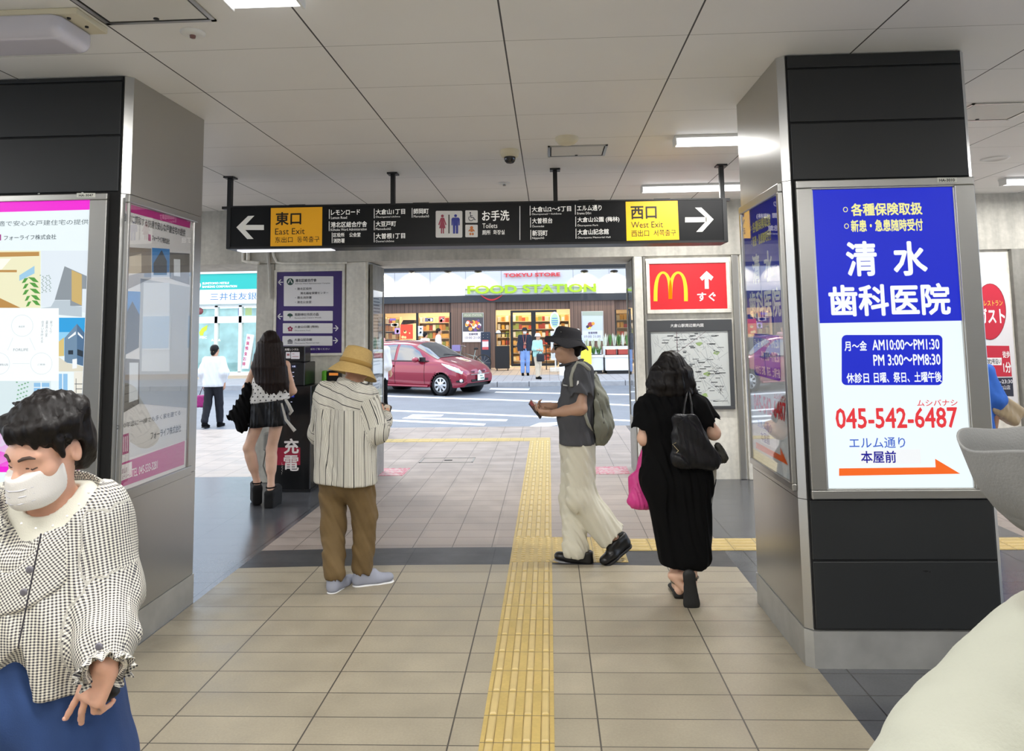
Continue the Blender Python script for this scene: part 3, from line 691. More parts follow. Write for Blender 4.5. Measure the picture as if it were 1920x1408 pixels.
# ---- the house builder's posters on the left column
def P0(X, Y): return X / 2.818, 360 + Y / 2.818
lf = thing('poster_case', (-2.76, 3.65, .8), 'lit house-builder poster with magenta top band on the front of its steel column', 'sign', 'poster cases on the columns')
frame4(MB(), 'Y', -3.165, -2.318, .80, 2.40, -3.115, -2.412, .845, 2.365, 3.632, 3.657).build('frame', M_STEEL, lf)
pf = MB().box(-3.12, -2.408, 3.648, 3.656, .84, 2.37).build('lit_panel', mat('lit poster white', 'ecf8fb', .3, 0, emit=.92), lf)
n_ = Print(Pl('Y', 3.6315, .0008)); n_.rect(144, 362, 179, 370); n_.build('number_plate', _M['number sticker'], pf)
n_ = Print(Pl('Y', 3.6305, .0008)); n_.text('HA-3047', 148, 364, 175, 368.5, .02); n_.build('lettering', M_BLK, pf)
def builder_lit():
    pl = Pl('Y', 3.646, .0008); E_ = .95
    def pr(name, col, fn, lift=1, part='print'):
        q = Print(pl, lift); fn(q); q.build(part, mat('lit print ' + name, col, .4, 0, emit=E_), pf)
    R = lambda q, a, b, c_, d: q.rect(*P0(a, b), *P0(c_, d))
    PO = lambda q, *pts: q.poly([P0(*p) for p in pts])
    pr('magenta', 'ef17d2', lambda q: PO(q, (-420, 60), (493, 40), (490, 93), (-420, 118)), 1, 'magenta_band'); pr('magenta', 'ef17d2', lambda q: PO(q, (-420, 1262), (430, 1262), (430, 1480), (-420, 1480)), 1, 'magenta_band')
    pr('slate', '4b5960', lambda q: q.text('都市に調和する快適で安心な戸建住宅の提供', *P0(-330, 152), *P0(466, 180)).text('フォーライフ株式会社', *P0(22, 226), *P0(298, 253), .012), 2, 'lettering')
    pr('plum', '9c2383', lambda q: R(q, -18, 224, 6, 256), 1, 'mark')
    pr('room wall', 'ece9c4', lambda q: R(q, -300, 310, 215, 612)); pr('beam', 'b98a45', lambda q: (PO(q, (-300, 322), (208, 316), (208, 338), (-300, 350)), PO(q, (-300, 580), (0, 560), (110, 612), (-300, 612)), R(q, -300, 412, 90, 424)), 2)
    pr('room white', 'f7f8ea', lambda q: PO(q, (-200, 352), (60, 352), (10, 410), (-200, 412)), 2); pr('window', '9cc9e4', lambda q: PO(q, (104, 440), (184, 390), (184, 430), (104, 470)), 3)
    pr('leaf', '4f9a3a', lambda q: [PO(q, (150 + dx, 450 + dy), (150 + dx + 34 * c1, 458 + dy - 6), (150 + dx + 58 * c1, 478 + dy), (150 + dx + 28 * c1, 474 + dy)) for dx, dy, c1 in
        ((0, 0, 1), (2, 4, -.6), (6, 28, .9), (4, 34, -.55), (8, 60, 1), (6, 66, -.6), (14, 94, .9), (12, 98, -.5), (20, 122, .8), (18, 128, -.5))], 4, 'plant_print')
    pr('pale leaf', '93a7a0', lambda q: [q.disc(*P0(214 + (i * 37) % 56, 440 + (i * 53) % 92), 1.6, 1.0, 6) for i in range(34)], 2)
    pr('house face', 'dfe9f1', lambda q: PO(q, (218, 310), (468, 310), (462, 640), (268, 606), (218, 606)))
    pr('gable', '8b949b', lambda q: PO(q, (342, 392), (464, 446), (462, 512), (436, 512), (434, 602), (372, 602), (372, 570), (290, 570)), 2); pr('door', 'c9ad6d', lambda q: PO(q, (380, 412), (434, 436), (434, 600), (380, 575)), 3)
    pr('step', 'b9c6cf', lambda q: (PO(q, (270, 606), (290, 572), (372, 572), (372, 600), (434, 606), (434, 660), (218, 640), (218, 612)),), 2)
    pr('sky', '2b9fdd', lambda q: R(q, 312, 664, 463, 862)); pr('sky low', '8fcdf0', lambda q: R(q, 312, 740, 463, 864), 1.5)
    pr('house', '6f8ca6', lambda q: PO(q, (342, 772), (408, 696), (408, 910), (342, 900)), 2); pr('house side', '4f6f90', lambda q: PO(q, (408, 696), (462, 760), (460, 925), (408, 910)), 2)
    pr('slot', 'eef3f6', lambda q: (PO(q, (360, 772), (402, 736), (402, 752), (364, 776)), PO(q, (413, 738), (440, 766), (440, 776), (413, 752)), PO(q, (384, 884), (408, 880), (408, 930), (384, 934))), 3)
    pr('slot dark', '23303c', lambda q: (R(q, 362, 836, 388, 858), PO(q, (410, 830), (440, 840), (440, 872), (410, 862))), 3); pr('timber', 'd8c07a', lambda q: PO(q, (312, 790), (340, 768), (340, 866), (312, 868)), 3)
    pr('ground', 'dcd7c4', lambda q: PO(q, (304, 866), (360, 905), (408, 912), (461, 930), (460, 948), (304, 948)), 2)
    pr('notice', 'f6fdff', lambda q: R(q, -330, 614, 313, 998), 5, 'notice_sheet')
    pr('hair line', 'd3dee2', lambda q: (q.ring(*P0(121, 706), 20.5, 20.5, .8), q.ring(*P0(222, 906), 20.5, 20.5, .8), q.ring(*P0(-2, 906), 20.5, 20.5, .8), q.stroke([P0(72, 770), P0(44, 836)], .7), q.stroke([P0(160, 770), P0(190, 836)], .7), q.stroke([P0(70, 906), P0(160, 906)], .7)), 6, 'diagram')
    pr('grey ink', '8b949a', lambda q: (q.text('FORLIFE', *P0(74, 826), *P0(152, 840)), q.text('高品質', *P0(102, 706), *P0(134, 716)), q.text('ご家族', *P0(202, 906), *P0(242, 916)), q.text('工務店', *P0(-24, 906), *P0(48, 918)),
        q.text('家づくり', *P0(266, 680), *P0(280, 746), vert=True), q.text('最高の家', *P0(244, 680), *P0(256, 766), vert=True), q.text('住まいを叶える', *P0(220, 680), *P0(234, 796), vert=True)), 6, 'lettering')
    pr('pale room', 'd6e6ea', lambda q: R(q, -300, 998, 270, 1450)); pr('glazing', '8fc0e6', lambda q: (R(q, 180, 1008, 262, 1200), R(q, 312, 960, 358, 1200)), 2); pr('mullion', 'eef6fa', lambda q: (R(q, 216, 1004, 222, 1200), R(q, 330, 960, 335, 1200), R(q, 180, 1030, 262, 1034)), 3)
    pr('stair wall', 'e9e6da', lambda q: R(q, 392, 950, 458, 1440), 2); pr('stair', '6a6f70', lambda q: [R(q, 396 + 5 * i, 1012 + 26 * i, 448, 1016 + 26 * i) for i in range(6)] + [R(q, 402, 985, 405, 1090)], 3)
    pr('greenery', '7fb08e', lambda q: [q.disc(*P0(90 + (i * 41) % 60, 1005 + (i * 29) % 110), 2, 1.4, 6) for i in range(30)], 2)
builder_lit()
lg = thing('poster_case', (-2.22, 4.02, .82), 'house-builder poster behind reflecting glass on the steel side of its column', 'sign', 'poster cases on the columns')
frame4(MB(), 'X', 3.655, 4.400, .79, 2.395, 3.672, 4.355, .845, 2.352, -2.234, -2.209).build('frame', M_STEEL, lg)
pg = MB().box(-2.2335, -2.227, 3.668, 4.36, .84, 2.356).build('poster', mat('poster paper', 'dbd9d6', .5), lg)
MB().box(-2.2185, -2.2155, 3.672, 4.355, .845, 2.352).build('glass_pane', glass('case glass', base=.12), lg)
def builder_side():
    pl = Pl('+X', -2.2265, .0008)
    def Q(X, Y): return 200 + X / 2.4722, 360 + Y / 2.4702
    def pr(name, col, fn, lift=1, part='print'):
        q = Print(pl, lift); fn(q); q.build(part, mat('side print ' + name, col, .45), pg)
    PO = lambda q, *pts: q.poly([Q(*p) for p in pts])
    pr('magenta', 'b5237e', lambda q: PO(q, (90, 52), (388, 135), (386, 168), (88, 88)), 1, 'magenta_band'); pr('magenta', 'b5237e', lambda q: PO(q, (50, 1262), (362, 1152), (358, 1262), (46, 1375)), 1, 'magenta_band')
    pr('ink', '33373c', lambda q: (q.text('都市に調和する快適で安心な戸建住宅の提供', *Q(92, 137), *Q(374, 174), .006), q.text('フォーライフ株式会社', *Q(210, 207), *Q(292, 234), .012), q.text('フォーライフ株式会社', *Q(206, 1092), *Q(346, 1128), .006),
        q.text('2000年迄に一棟でも多く家を建てる', *Q(60, 1040), *Q(350, 1064))), 2, 'lettering')
    pr('mark', 'a3246e', lambda q: (PO(q, (192, 195), (204, 198), (204, 228), (192, 225)), PO(q, (62, 1128), (102, 1116), (102, 1208), (60, 1222))), 1, 'mark')
    pr('mark white', 'ece8e6', lambda q: ([PO(q, (69 + 8 * i, 1136 - 2 * i), (72 + 8 * i, 1135 - 2 * i), (71 + 8 * i, 1206 - 2 * i), (68 + 8 * i, 1207 - 2 * i)) for i in range(4)], PO(q, (54, 1270), (116, 1248), (116, 1318), (52, 1344))), 2)
    pr('shop ink', '7a2a58', lambda q: q.text('大倉山店\nショールーム', *Q(60, 1276), *Q(110, 1326)), 3, 'lettering'); pr('white ink', 'f0e9ec', lambda q: q.text('TEL 045-533-3281', *Q(118, 1262), *Q(236, 1300), .01), 2, 'lettering')
    pr('room', '8f8578', lambda q: PO(q, (88, 255), (206, 262), (206, 400), (80, 458))); pr('room light', 'cfc4b0', lambda q: PO(q, (104, 300), (160, 285), (160, 372), (100, 388)), 2)
    pr('blue sky', '3d86c4', lambda q: (PO(q, (80, 458), (156, 462), (152, 600), (76, 620)), PO(q, (210, 258), (292, 264), (290, 372), (210, 372)))); pr('gable', '3a4653', lambda q: (PO(q, (76, 590), (118, 506), (152, 570), (148, 720), (74, 760)), PO(q, (216, 330), (254, 268), (278, 320), (278, 384), (216, 384))), 2)
    pr('dark room', '5b5752', lambda q: (PO(q, (72, 770), (152, 775), (150, 980), (64, 1030)), PO(q, (292, 280), (384, 285), (384, 430), (292, 400)))); pr('window', 'd8dde0', lambda q: (PO(q, (104, 790), (146, 790), (144, 960), (102, 975)), PO(q, (310, 310), (340, 312), (340, 392), (310, 388))), 2)
    pr('street photo', 'a9aeb0', lambda q: PO(q, (156, 400), (384, 440), (372, 1000), (150, 980))); pr('pale street', 'd5dadc', lambda q: PO(q, (170, 420), (290, 420), (290, 830), (160, 830)), 2)
builder_side()
# ------------------------------------------------------------------ hanging direction sign
def sA(X, Y): return 420 + X / 4, 360 + Y / 4
def sB(X, Y): return 900 + X / 4, 360 + Y / 4
SG = thing('direction_sign', (-.64, 6.2, 2.37), 'long black hanging sign with two yellow exit panels and white arrows', 'sign')
class Tilt(Pl):
    pass
M_SIGN = mat('sign black', '131416', .4, spec=.25)
bd = MB().box(-2.812, 1.538, 6.105, 6.36, 2.372, 2.752, .006)
for i in range(len(bd.V)): v = bd.V[i]; bd.V[i] = (v[0], v[1], v[2] - (v[0] + .64) * .0065)
BD = bd.build('sign_body', M_SIGN, SG)
for a in (-2.79, 1.52):
    m = MB().box(a - .018, a + .018, 6.098, 6.11, 2.374 - (a + .64) * .0065, 2.75 - (a + .64) * .0065, .003); m.build('end_cap', M_BLK, SG)
m = MB().box(-2.79, 1.52, 6.099, 6.107, 2.74, 2.752); m.box(-2.79, 1.52, 6.099, 6.107, 2.372, 2.39)
for i in range(len(m.V)): v = m.V[i]; m.V[i] = (v[0], v[1], v[2] - (v[0] + .64) * .0065)
m.build('edge_rail', M_BLK, SG)
for q in (432, 737, 1041, 1353):
    p = onZ(q, 322, 3.05); X = onY(q, 345, 6.22)[0]
    h = MB().box(X - .019, X + .019, 6.2, 6.24, 2.74 - (X + .64) * .0065, 3.045); h.box(X - .045, X + .045, 6.17, 6.27, 3.036, 3.05); h.box(X - .06, X + .06, 6.19, 6.25, 2.742 - (X + .64) * .0065, 2.765 - (X + .64) * .0065)
    h.build('hanger_rod', M_BLK, SG)
for X in (-2.2, -1.1, .35, 1.0):
    MB().box(X - .07, X + .07, 6.15, 6.3, 2.745 - (X + .64) * .0065, 2.765 - (X + .64) * .0065).build('top_bracket', M_BLK, SG)
MB().box(-2.74, -1.9, 6.17, 6.3, 2.374, 2.386).build('under_light', mat('tube glow', 'f4f6ff', .4, emit=1.2), SG)
PS = Pl('Y', 6.1035, .001)
def sp(name, col, lift=1, emit=.0): return Print(PS, lift), name, mat('sign ' + col, col, .4, 0, emit=emit)
def fin(t, part='lettering', par=None): return t[0].build(part, t[2], par or BD)
a = sp('w', 'eceae2', 1, .12)
a[0].poly([sA(93, 265), sA(180, 180), sA(228, 178), sA(162, 247), sA(160, 285), sA(222, 352), sA(175, 353)]).poly([sA(150, 247), sA(300, 247), sA(300, 285), sA(150, 285)])
fin(a, 'arrow', BD)
a = sp('w', 'eceae2', 1, .12); a[0].poly([sB(1752, 205), sB(1668, 298), sB(1622, 299), sB(1690, 225), sB(1690, 188), sB(1612, 117), sB(1660, 116)]).poly([sB(1538, 190), sB(1700, 188), sB(1700, 225), sB(1538, 228)]); fin(a, 'arrow', BD)
a = sp('y', 'e0a018', 1, .25); a[0].poly([sA(352, 120), sA(738, 112), sA(735, 405), sA(348, 411)]); ye = fin(a, 'yellow_panel', BD)
a = sp('y2', 'f7c51c', 1, .4); a[0].poly([sB(1092, 73), sB(1482, 65), sB(1494, 357), sB(1100, 366)]); yw = fin(a, 'yellow_panel', BD)
a = sp('k', '17150f', 2); T_ = a[0]
T_.text('東口', *sA(387, 150), *sA(580, 248), .022).text('East Exit', *sA(384, 272), *sA(606, 318), .0).text('东出口  동쪽출구', *sA(384, 334), *sA(716, 378), .004)
T_.text('西口', *sB(1130, 105), *sB(1325, 204), .022).text('West Exit', *sB(1133, 222), *sB(1372, 268), .0).text('西出口  서쪽출구', *sB(1135, 283), *sB(1470, 332), .004); fin(a)
a = sp('w3', 'f0eee8', 1, .3); T_ = a[0]
for s_, t_, x0, y0, x1, y1, bd_ in [
    (sA, 'レモンロード', 803, 132, 1020, 172, .014), (sA, 'Lemon Road', 803, 182, 922, 202, 0), (sA, '港北区総合庁舎', 800, 222, 1072, 264, .014), (sA, 'Kōhoku Ward Administration', 800, 270, 1070, 290, 0),
    (sA, '区役所', 820, 306, 904, 338, .012), (sA, '公会堂', 940, 304, 1024, 337, .012), (sA, '消防署', 820, 348, 905, 382, .012),
    (sA, '大倉山1丁目', 1138, 127, 1358, 168, .014), (sA, 'Ōkurayama1chōme', 1138, 176, 1321, 195, 0), (sA, '大豆戸町', 1138, 218, 1290, 259, .014), (sA, 'Mamedochō', 1138, 267, 1252, 285, 0),
    (sA, '大曽根1丁目', 1138, 308, 1358, 350, .014), (sA, 'Ōsone1chōme', 1138, 357, 1276, 376, 0), (sA, '師岡町', 1422, 123, 1535, 165, .014), (sA, 'Morookachō', 1422, 172, 1538, 191, 0),
    (sB, 'お手洗', 15, 138, 220, 217, .016), (sB, 'Toilets', 18, 235, 130, 271, 0), (sB, '厕所  화장실', 17, 285, 184, 320, .008),
    (sB, '大倉山2〜5丁目', 388, 107, 683, 148, .014), (sB, 'Ōkurayama2〜5chōme', 388, 155, 610, 174, 0), (sB, '大曽根台', 390, 194, 543, 236, .014), (sB, 'Ōsonedai', 391, 245, 480, 264, 0), (sB, '新羽町', 392, 286, 507, 329, .014), (sB, 'Nippachō', 392, 336, 481, 357, 0),
    (sB, 'エルム通り', 728, 99, 912, 141, .014), (sB, 'Erumu Dōri', 728, 149, 833, 168, 0), (sB, '大倉山公園 (梅林)', 730, 186, 1045, 230, .014), (sB, 'Ōkurayama Park', 730, 240, 887, 260, 0), (sB, '大倉山記念館', 731, 277, 965, 320, .014), (sB, 'Ōkurayama Memorial Hall', 732, 330, 978, 350, 0)]:
    T_.text(t_, *s_(x0, y0), *s_(x1, y1), bd_)
for s_, x, y0, y1 in [(sA, 790, 130, 202), (sA, 789, 220, 292), (sA, 811, 304, 383), (sA, 1127, 125, 197), (sA, 1127, 215, 287), (sA, 1127, 305, 377), (sA, 1411, 121, 192), (sB, 376, 104, 176), (sB, 379, 192, 266), (sB, 381, 284, 357), (sB, 715, 97, 170), (sB, 718, 185, 260), (sB, 720, 275, 350), (sB, 299, 106, 360)]:
    T_.rect(*s_(x - 2.2, y0), *s_(x + 2.2, y1))
fin(a)
a = sp('p', 'dcdad6', 1, .05); a[0].rrect(*sA(1588, 141), *sA(1788, 342), 2.4).rrect(*sA(1810, 138), *sA(1903, 231), 1.6).rrect(*sA(1810, 245), *sA(1903, 339), 1.6); pk = fin(a, 'pictogram_plate', BD)
a = sp('f', 'a4344e', 2); q = a[0]; C = lambda X, Y: sA(X, Y)
q.disc(*C(1638, 180), 2.7).poly([C(1626, 193), C(1651, 193), C(1669, 245), C(1661, 249), C(1648, 214), C(1662, 272), C(1614, 272), C(1628, 214), C(1616, 249), C(1607, 245)]).rect(*C(1627, 270), *C(1636, 311)).rect(*C(1641, 270), *C(1650, 311)); fin(a, 'pictogram', BD)
a = sp('m', '1b2a9a', 2); q = a[0]; q.disc(*C(1737, 178), 2.7).poly([C(1714, 192), C(1760, 192), C(1768, 202), C(1768, 250), C(1759, 250), C(1757, 210), C(1756, 312), C(1740, 312), C(1739, 252), C(1735, 252), C(1734, 312), C(1718, 312), C(1716, 210), C(1715, 250), C(1706, 250), C(1706, 202)]); fin(a, 'pictogram', BD)
a = sp('d', '2a2328', 2); q = a[0]; q.rect(*C(1683, 170), *C(1692, 311)); fin(a, 'divider', BD)
a = sp('wc', '25293a', 2); q = a[0]; q.disc(*C(1847, 157), 1.6).stroke([C(1848, 166), C(1851, 190), C(1872, 192), C(1880, 209), C(1888, 207)], 1.5).stroke([C(1849, 178), C(1866, 178)], 1.1)
pts = [C(1853 + 18 * math.cos(math.radians(d)), 198 + 18 * math.sin(math.radians(d))) for d in range(10, 250, 20)]; q.stroke(pts, 1.2); fin(a, 'pictogram', BD)
a = sp('by', 'cf7426', 2); q = a[0]; q.disc(*C(1857, 268), 3).poly([C(1843, 279), C(1871, 279), C(1882, 293), C(1876, 297), C(1866, 290), C(1866, 300), C(1848, 300), C(1848, 290), C(1838, 297), C(1832, 293)]).disc(*C(1848, 315), 1.9, 2.4).disc(*C(1866, 315), 1.9, 2.4); fin(a, 'pictogram', BD)
# ------------------------------------------------------------------ things on the ceiling
M_TUBE = mat('lit diffuser', 'fbfcff', .4, emit=3.2)
def fluo(x0, x1, y, label):
    r = thing('ceiling_light', ((x0 + x1) / 2, y, 3.0), label, 'ceiling light', 'strip lights under the ceiling')
    MB().box(x0, x1, y - .065, y + .065, 3.03, 3.05, .004).build('base', M_WHITE, r)
    MB().box(x0 + .01, x1 - .01, y - .045, y + .045, 2.985, 3.03, .012).build('diffuser', M_TUBE, r)
    for e in (x0, x1 - .012): MB().box(e, e + .012, y - .055, y + .055, 2.98, 3.03, .003).build('end_cap', M_WHITE, r)
    L = bpy.data.lights.new('tube', 'AREA'); L.shape = 'RECTANGLE'; L.size = x1 - x0; L.size_y = .12; L.energy = LAMP_W; L.color = (1, .985, .96)
    o = bpy.data.objects.new('tube', L); COL.objects.link(o); o.location = (0, 0, -.03); o.parent = r
    return r
fluo(.955, 1.98, 5.25, 'white strip light half hidden by the dental-sign column')
fluo(.945, 2.02, 7.07, 'white strip light just above the right-pointing arrow of the hanging sign')
fluo(4.48, 5.6, 7.12, 'white strip light beyond the dental-sign column')
fluo(-1.29, -.98, 2.755, 'short white light beside the square access panel, only its end showing')
for i, (x, y) in enumerate([(-5.6, 5.2), (-5.6, 7.0), (-.5, 1.2), (-.5, -1.2), (4.6, 5.2), (4.4, 1.5), (-5, 1.5), (-4.2, -1.5), (3.4, -1.5), (-2.2, .3), (1.6, .3), (-2.5, -3.6), (.3, -3.6), (3., -3.6)]):  # unseen strip lights, added to brighten the concourse
    tag(fluo(x - .6, x + .6, y, 'white strip light above the concourse out of view'), None, None, 'strip lights out of view')
r = thing('dome_light', (-2.26, 2.98, 2.95), 'rounded square white emergency light on a cream base near the house-poster column', 'ceiling light')
MB().box(-2.72, -1.99, 2.86, 3.08, 3.022, 3.05, .005).build('base', M_CREAM, r)
F_ = Fd((-2.7, 2.83, 2.88), (-2.04, 3.13, 3.04), .008); F_.box((-2.36, 2.975, 2.995), np.eye(3), (.30, .125, .068), .05, 0); F_.cut((0, 0, 3.022), (0, 0, 1))
F_.build('diffuser', mat('milky plastic', 'cfcdd6', .25, coat=.3), r)
m = MB()
for x, y in ((-2.05, 2.90), (-2.03, 2.99)): m.lathe([(.008, 0), (.008, .006), (0, .008)], (x, y, 3.022), (0, 0, -1), 10)
m.build('screw', M_BLK, r)
def hatch(x0, x1, y0, y1, w, label):
    r = thing('access_panel', ((x0 + x1) / 2, (y0 + y1) / 2, 3.04), label, 'access panel', 'access panels in the ceiling'); z0, z1 = 3.042, 3.05
    m = MB(); m.box(x0, x1, y0, y0 + w, z0, z1).box(x0, x1, y1 - w, y1, z0, z1).box(x0, x0 + w, y0, y1, z0, z1).box(x1 - w, x1, y0, y1, z0, z1); m.build('frame', M_ALU, r)
    MB().box(x0 + w * .9, x1 - w * .9, y0 + w * .9, y1 - w * .9, 3.0475, 3.05).build('seal', M_GAP, r)
    MB().box(x0 + w * 1.5, x1 - w * 1.5, y0 + w * 1.5, y1 - w * 1.5, 3.044, 3.05).build('panel', mat('panel paint', 'dcdbd6', .5), r)
    MB().lathe([(.012, 0), (.012, .004), (0, .005)], ((x0 + x1) / 2, y1 - w * 2.4, 3.044), (0, 0, -1), 12).build('lock', M_BLK, r)
hatch(-1.96, -1.46, 2.45, 3.03, .02, 'square access panel beside the cream-based emergency light')
hatch(.02, .48, 5.40, 5.74, .018, 'small rectangular access panel beside the cream smoke detector')
hatch(2.75, 3.22, 4.6, 5.0, .018, 'access panel in the ceiling beside the dental-sign column')
def disc_dev(name, x, y, prof, label, cat, m=M_WHITE, extra=None, group=None):
    r = thing(name, (x, y, 3.05 - prof[-1][1]), label, cat, group); MB().lathe(prof, (x, y, 3.05), (0, 0, -1), 32).build('housing', m, r)
    if extra: MB().lathe(extra[0], (x, y, 3.05), (0, 0, -1), 28).build(extra[1], extra[2], r)
disc_dev('sprinkler', -1.63, 3.15, [(.055, 0), (.055, .006), (.042, .014), (.02, .016), (0, .016)], 'round white sprinkler plate near the house-poster column', 'sprinkler', M_WHITE, ([(.014, .014), (.012, .028), (0, .03)], 'nozzle', mat('red bulb', '7d5a56', .4)))
disc_dev('smoke_detector', .16, 5.175, [(.085, 0), (.085, .02), (.075, .03), (.062, .045), (.05, .05), (0, .052)], 'cream round smoke detector above the small access panel', 'smoke detector', M_CREAM)
disc_dev('security_camera', -.28, 5.51, [(.075, 0), (.078, .015), (.066, .05), (.055, .055), (0, .055)], 'cream security camera with a black dome', 'camera', M_CREAM, ([(.046, .05), (.046, .07), (.040, .088), (.026, .102), (0, .107)], 'dome', mat('smoked dome', '0c0c0d', .08, coat=.5)))
disc_dev('sprinkler', -.40, 6.76, [(.06, 0), (.06, .006), (.045, .012), (0, .012)], 'small round plate on the ceiling above the toilet sign', 'sprinkler', M_WHITE, ([(.018, .01), (.016, .03), (0, .032)], 'nozzle', M_ALU))
disc_dev('downlight', 3.87, 6.22, [(.11, 0), (.11, .006), (.085, .01), (.08, .004), (0, .004)], 'round recessed light on the ceiling past the dental-sign column', 'ceiling light', M_WHITE)
# pipe and cables on the lintel above the guide board
m = MB(); m.tube([onY(456, 468, 7.93), onY(456, 489, 7.93), onY(464, 491, 7.93), onY(486, 493, 7.93)], .018); m.tube([onY(465, 468, 7.92), onY(465, 488, 7.92)], .02)
tag(m.build('conduit_pipe', M_CONC2), 'pair of short grey conduits below the left-pointing arrow of the hanging sign', 'pipe')
m = MB(); m.tube([onY(503, 470, 7.93), onY(503, 486, 7.93), onY(505, 505, 7.93), onY(507, 560, 7.93)], .016); tag(m.build('conduit_pipe', M_CONC), 'grey cable pipe running down beside the guide board', 'pipe')
m = MB(); m.tube([onY(512, 470, 7.93), onY(513, 480, 7.93), onY(519, 492, 7.93), onY(530, 494, 7.93), onY(650, 493, 7.93)], .013); tag(m.build('conduit_pipe', M_CONC2), 'thin bent conduit running above the guide board', 'pipe')
# ------------------------------------------------------------------ purple guide board on the left pier
def gA(X, Y): return 350 + X / 5.189, 490 + Y / 5.189
GB = thing('guide_board', (-2.70, 7.97, 1.38), 'purple guide board with white panels and arrows on the concrete pier', 'sign')
frame4(MB(), 'Y', -3.10, -2.29, 1.385, 2.36, -3.07, -2.32, 1.415, 2.335, 7.955, 7.99).build('frame', M_CONC2, GB)
GP = MB().box(-3.072, -2.318, 7.967, 7.985, 1.413, 2.337).build('board', mat('board purple', '39256e', .35), GB)
PG = Pl('Y', 7.9655, .0012)
q = Print(PG)
for (a, b, c_, d) in ((945, 145, 1428, 436), (940, 482, 1422, 578), (936, 602, 1420, 700), (932, 726, 1418, 820)): q.rrect(*gA(a, b), *gA(c_, d), 1.3)
q.build('white_panel', mat('board white', 'e4e3e4', .35), GP)
q = Print(PG)
def arr(q, x, y, s, d): q.stroke([(x, y), (x + d * 9, y)], 1.7); q.stroke([(x + d * 5.2, y - s), (x, y), (x + d * 5.2, y + s)], 1.7)
arr(q, *gA(892, 203), 5.2, 1); arr(q, *gA(886, 536), 5.2, 1); arr(q, *gA(1474, 650), 5.2, -1); arr(q, *gA(1470, 770), 5.2, -1); q.text('詳しくは、総合案内板をご覧ください', *gA(990, 845), *gA(1392, 864)); q.build('arrow', mat('board arrow white', 'efeef0', .35), GP)
q = Print(PG, 2)
for t_, x0, y0, x1, y1, b in [('港北区総合庁舎', 1058, 170, 1264, 200, .02), ('Kōhoku Ward Administration Complex', 1058, 208, 1397, 224, .0), ('・港北区役所', 1056, 254, 1217, 279, .008), ('港北福祉保健センター', 1106, 296, 1380, 320, .008), ('・港北消防署', 1056, 340, 1216, 365, .008), ('・港北公会堂', 1056, 384, 1214, 409, .008),
    ('熊野神社市民の森', 1052, 502, 1286, 532, .008), ('Kumano-Jinja Citizen’s Woods', 1052, 542, 1308, 558, 0), ('大倉山公園 (梅林)', 1050, 624, 1284, 652, .008), ('Ōkurayama Park', 1050, 664, 1206, 680, 0), ('大倉山記念館', 1048, 748, 1220, 775, .008), ('Ōkurayama Memorial Hall', 1048, 786, 1288, 802, 0)]: q.text(t_, *gA(x0, y0), *gA(x1, y1), b)
q.build('lettering', mat('board ink', '2c2d38', .4), GP)
q = Print(PG, 2); q.disc(*gA(1008, 198), 6.6).poly([gA(978, 530), gA(985, 512), gA(1006, 505), gA(1028, 514), gA(1036, 530), gA(1010, 538), gA(1010, 552), gA(1003, 552), gA(1003, 538)]); q.build('emblem', mat('emblem green', '14433a', .4), GP)
q = Print(PG, 3)
for s_ in (-1, 1): q.poly([gA(1008 + s_ * 3, 178), gA(1008 + s_ * 14, 190), gA(1008 + s_ * 24, 214), gA(1008 + s_ * 14, 212), gA(1008 + s_ * 5, 192)])
q.disc(*gA(1008, 176), 1.1); q.build('emblem', _M['board white'], GP)
q = Print(PG, 2)
for i in range(5): q.disc(*gA(1008 + 16 * math.sin(i * 1.2566), 657 - 16 * math.cos(i * 1.2566)), 1.9)
q.build('emblem', mat('emblem plum', '9b1c4c', .4), GP)
q = Print(PG, 2); q.poly([gA(980, 770), gA(1005, 757), gA(1032, 770)]).rect(*gA(982, 772), *gA(1030, 778)).rect(*gA(982, 795), *gA(1030, 800))
for i in range(5): q.rect(*gA(985 + i * 10, 778), *gA(990 + i * 10, 795))
q.build('emblem', mat('emblem grey', '3b3b42', .4), GP)
# ---- glazed notice panel on the doorway side of the guide-board pier
NB = thing('notice_panel', (-2.0, 8.3, 0), 'tall narrow notice panel with dense text on the doorway side of the guide-board pier', 'sign')
frame4(MB(), 'X', 8.02, 8.58, .0, 2.41, 8.05, 8.55, .62, 2.12, -2.022, -1.985).build('frame', M_POST, NB)
np_ = MB().box(-2.02, -2.0, 8.045, 8.555, .615, 2.125).build('sheet', mat('notice sheet', 'dfe6e8', .4), NB)
m = MB(); random.seed(3)
for i in range(34):
    z_ = 2.02 - i * .038
    if 10 < i < 12 or 20 < i < 23: continue
    m.box(-2.0, -1.9985, 8.12, 8.12 + random.uniform(.22, .36), z_, z_ + .014)
m.build('text_rows', mat('notice ink', '7d8a96', .5), np_); MB().box(-2.0, -1.9975, 8.08, 8.52, .66, .98).build('yellow_notice', mat('pale yellow', 'e9e2a6', .5), np_)
MB().box(-1.992, -1.989, 8.05, 8.55, .62, 2.12).build('glass_pane', glass('case glass', base=.10), NB)
NB = thing('notice_panel', (.97, 8.3, 0), 'glazed metal-framed panel on the doorway side of the area-map pier', 'sign')
frame4(MB(), 'X', 8.08, 8.7, .0, 2.41, 8.12, 8.66, .62, 2.12, .945, .985).build('frame', M_POST, NB)
MB().box(.968, .985, 8.115, 8.665, .615, 2.125).build('sheet', _M['notice sheet'], NB); MB().box(.952, .955, 8.12, 8.66, .62, 2.12).build('glass_pane', glass('case glass', base=.10), NB)
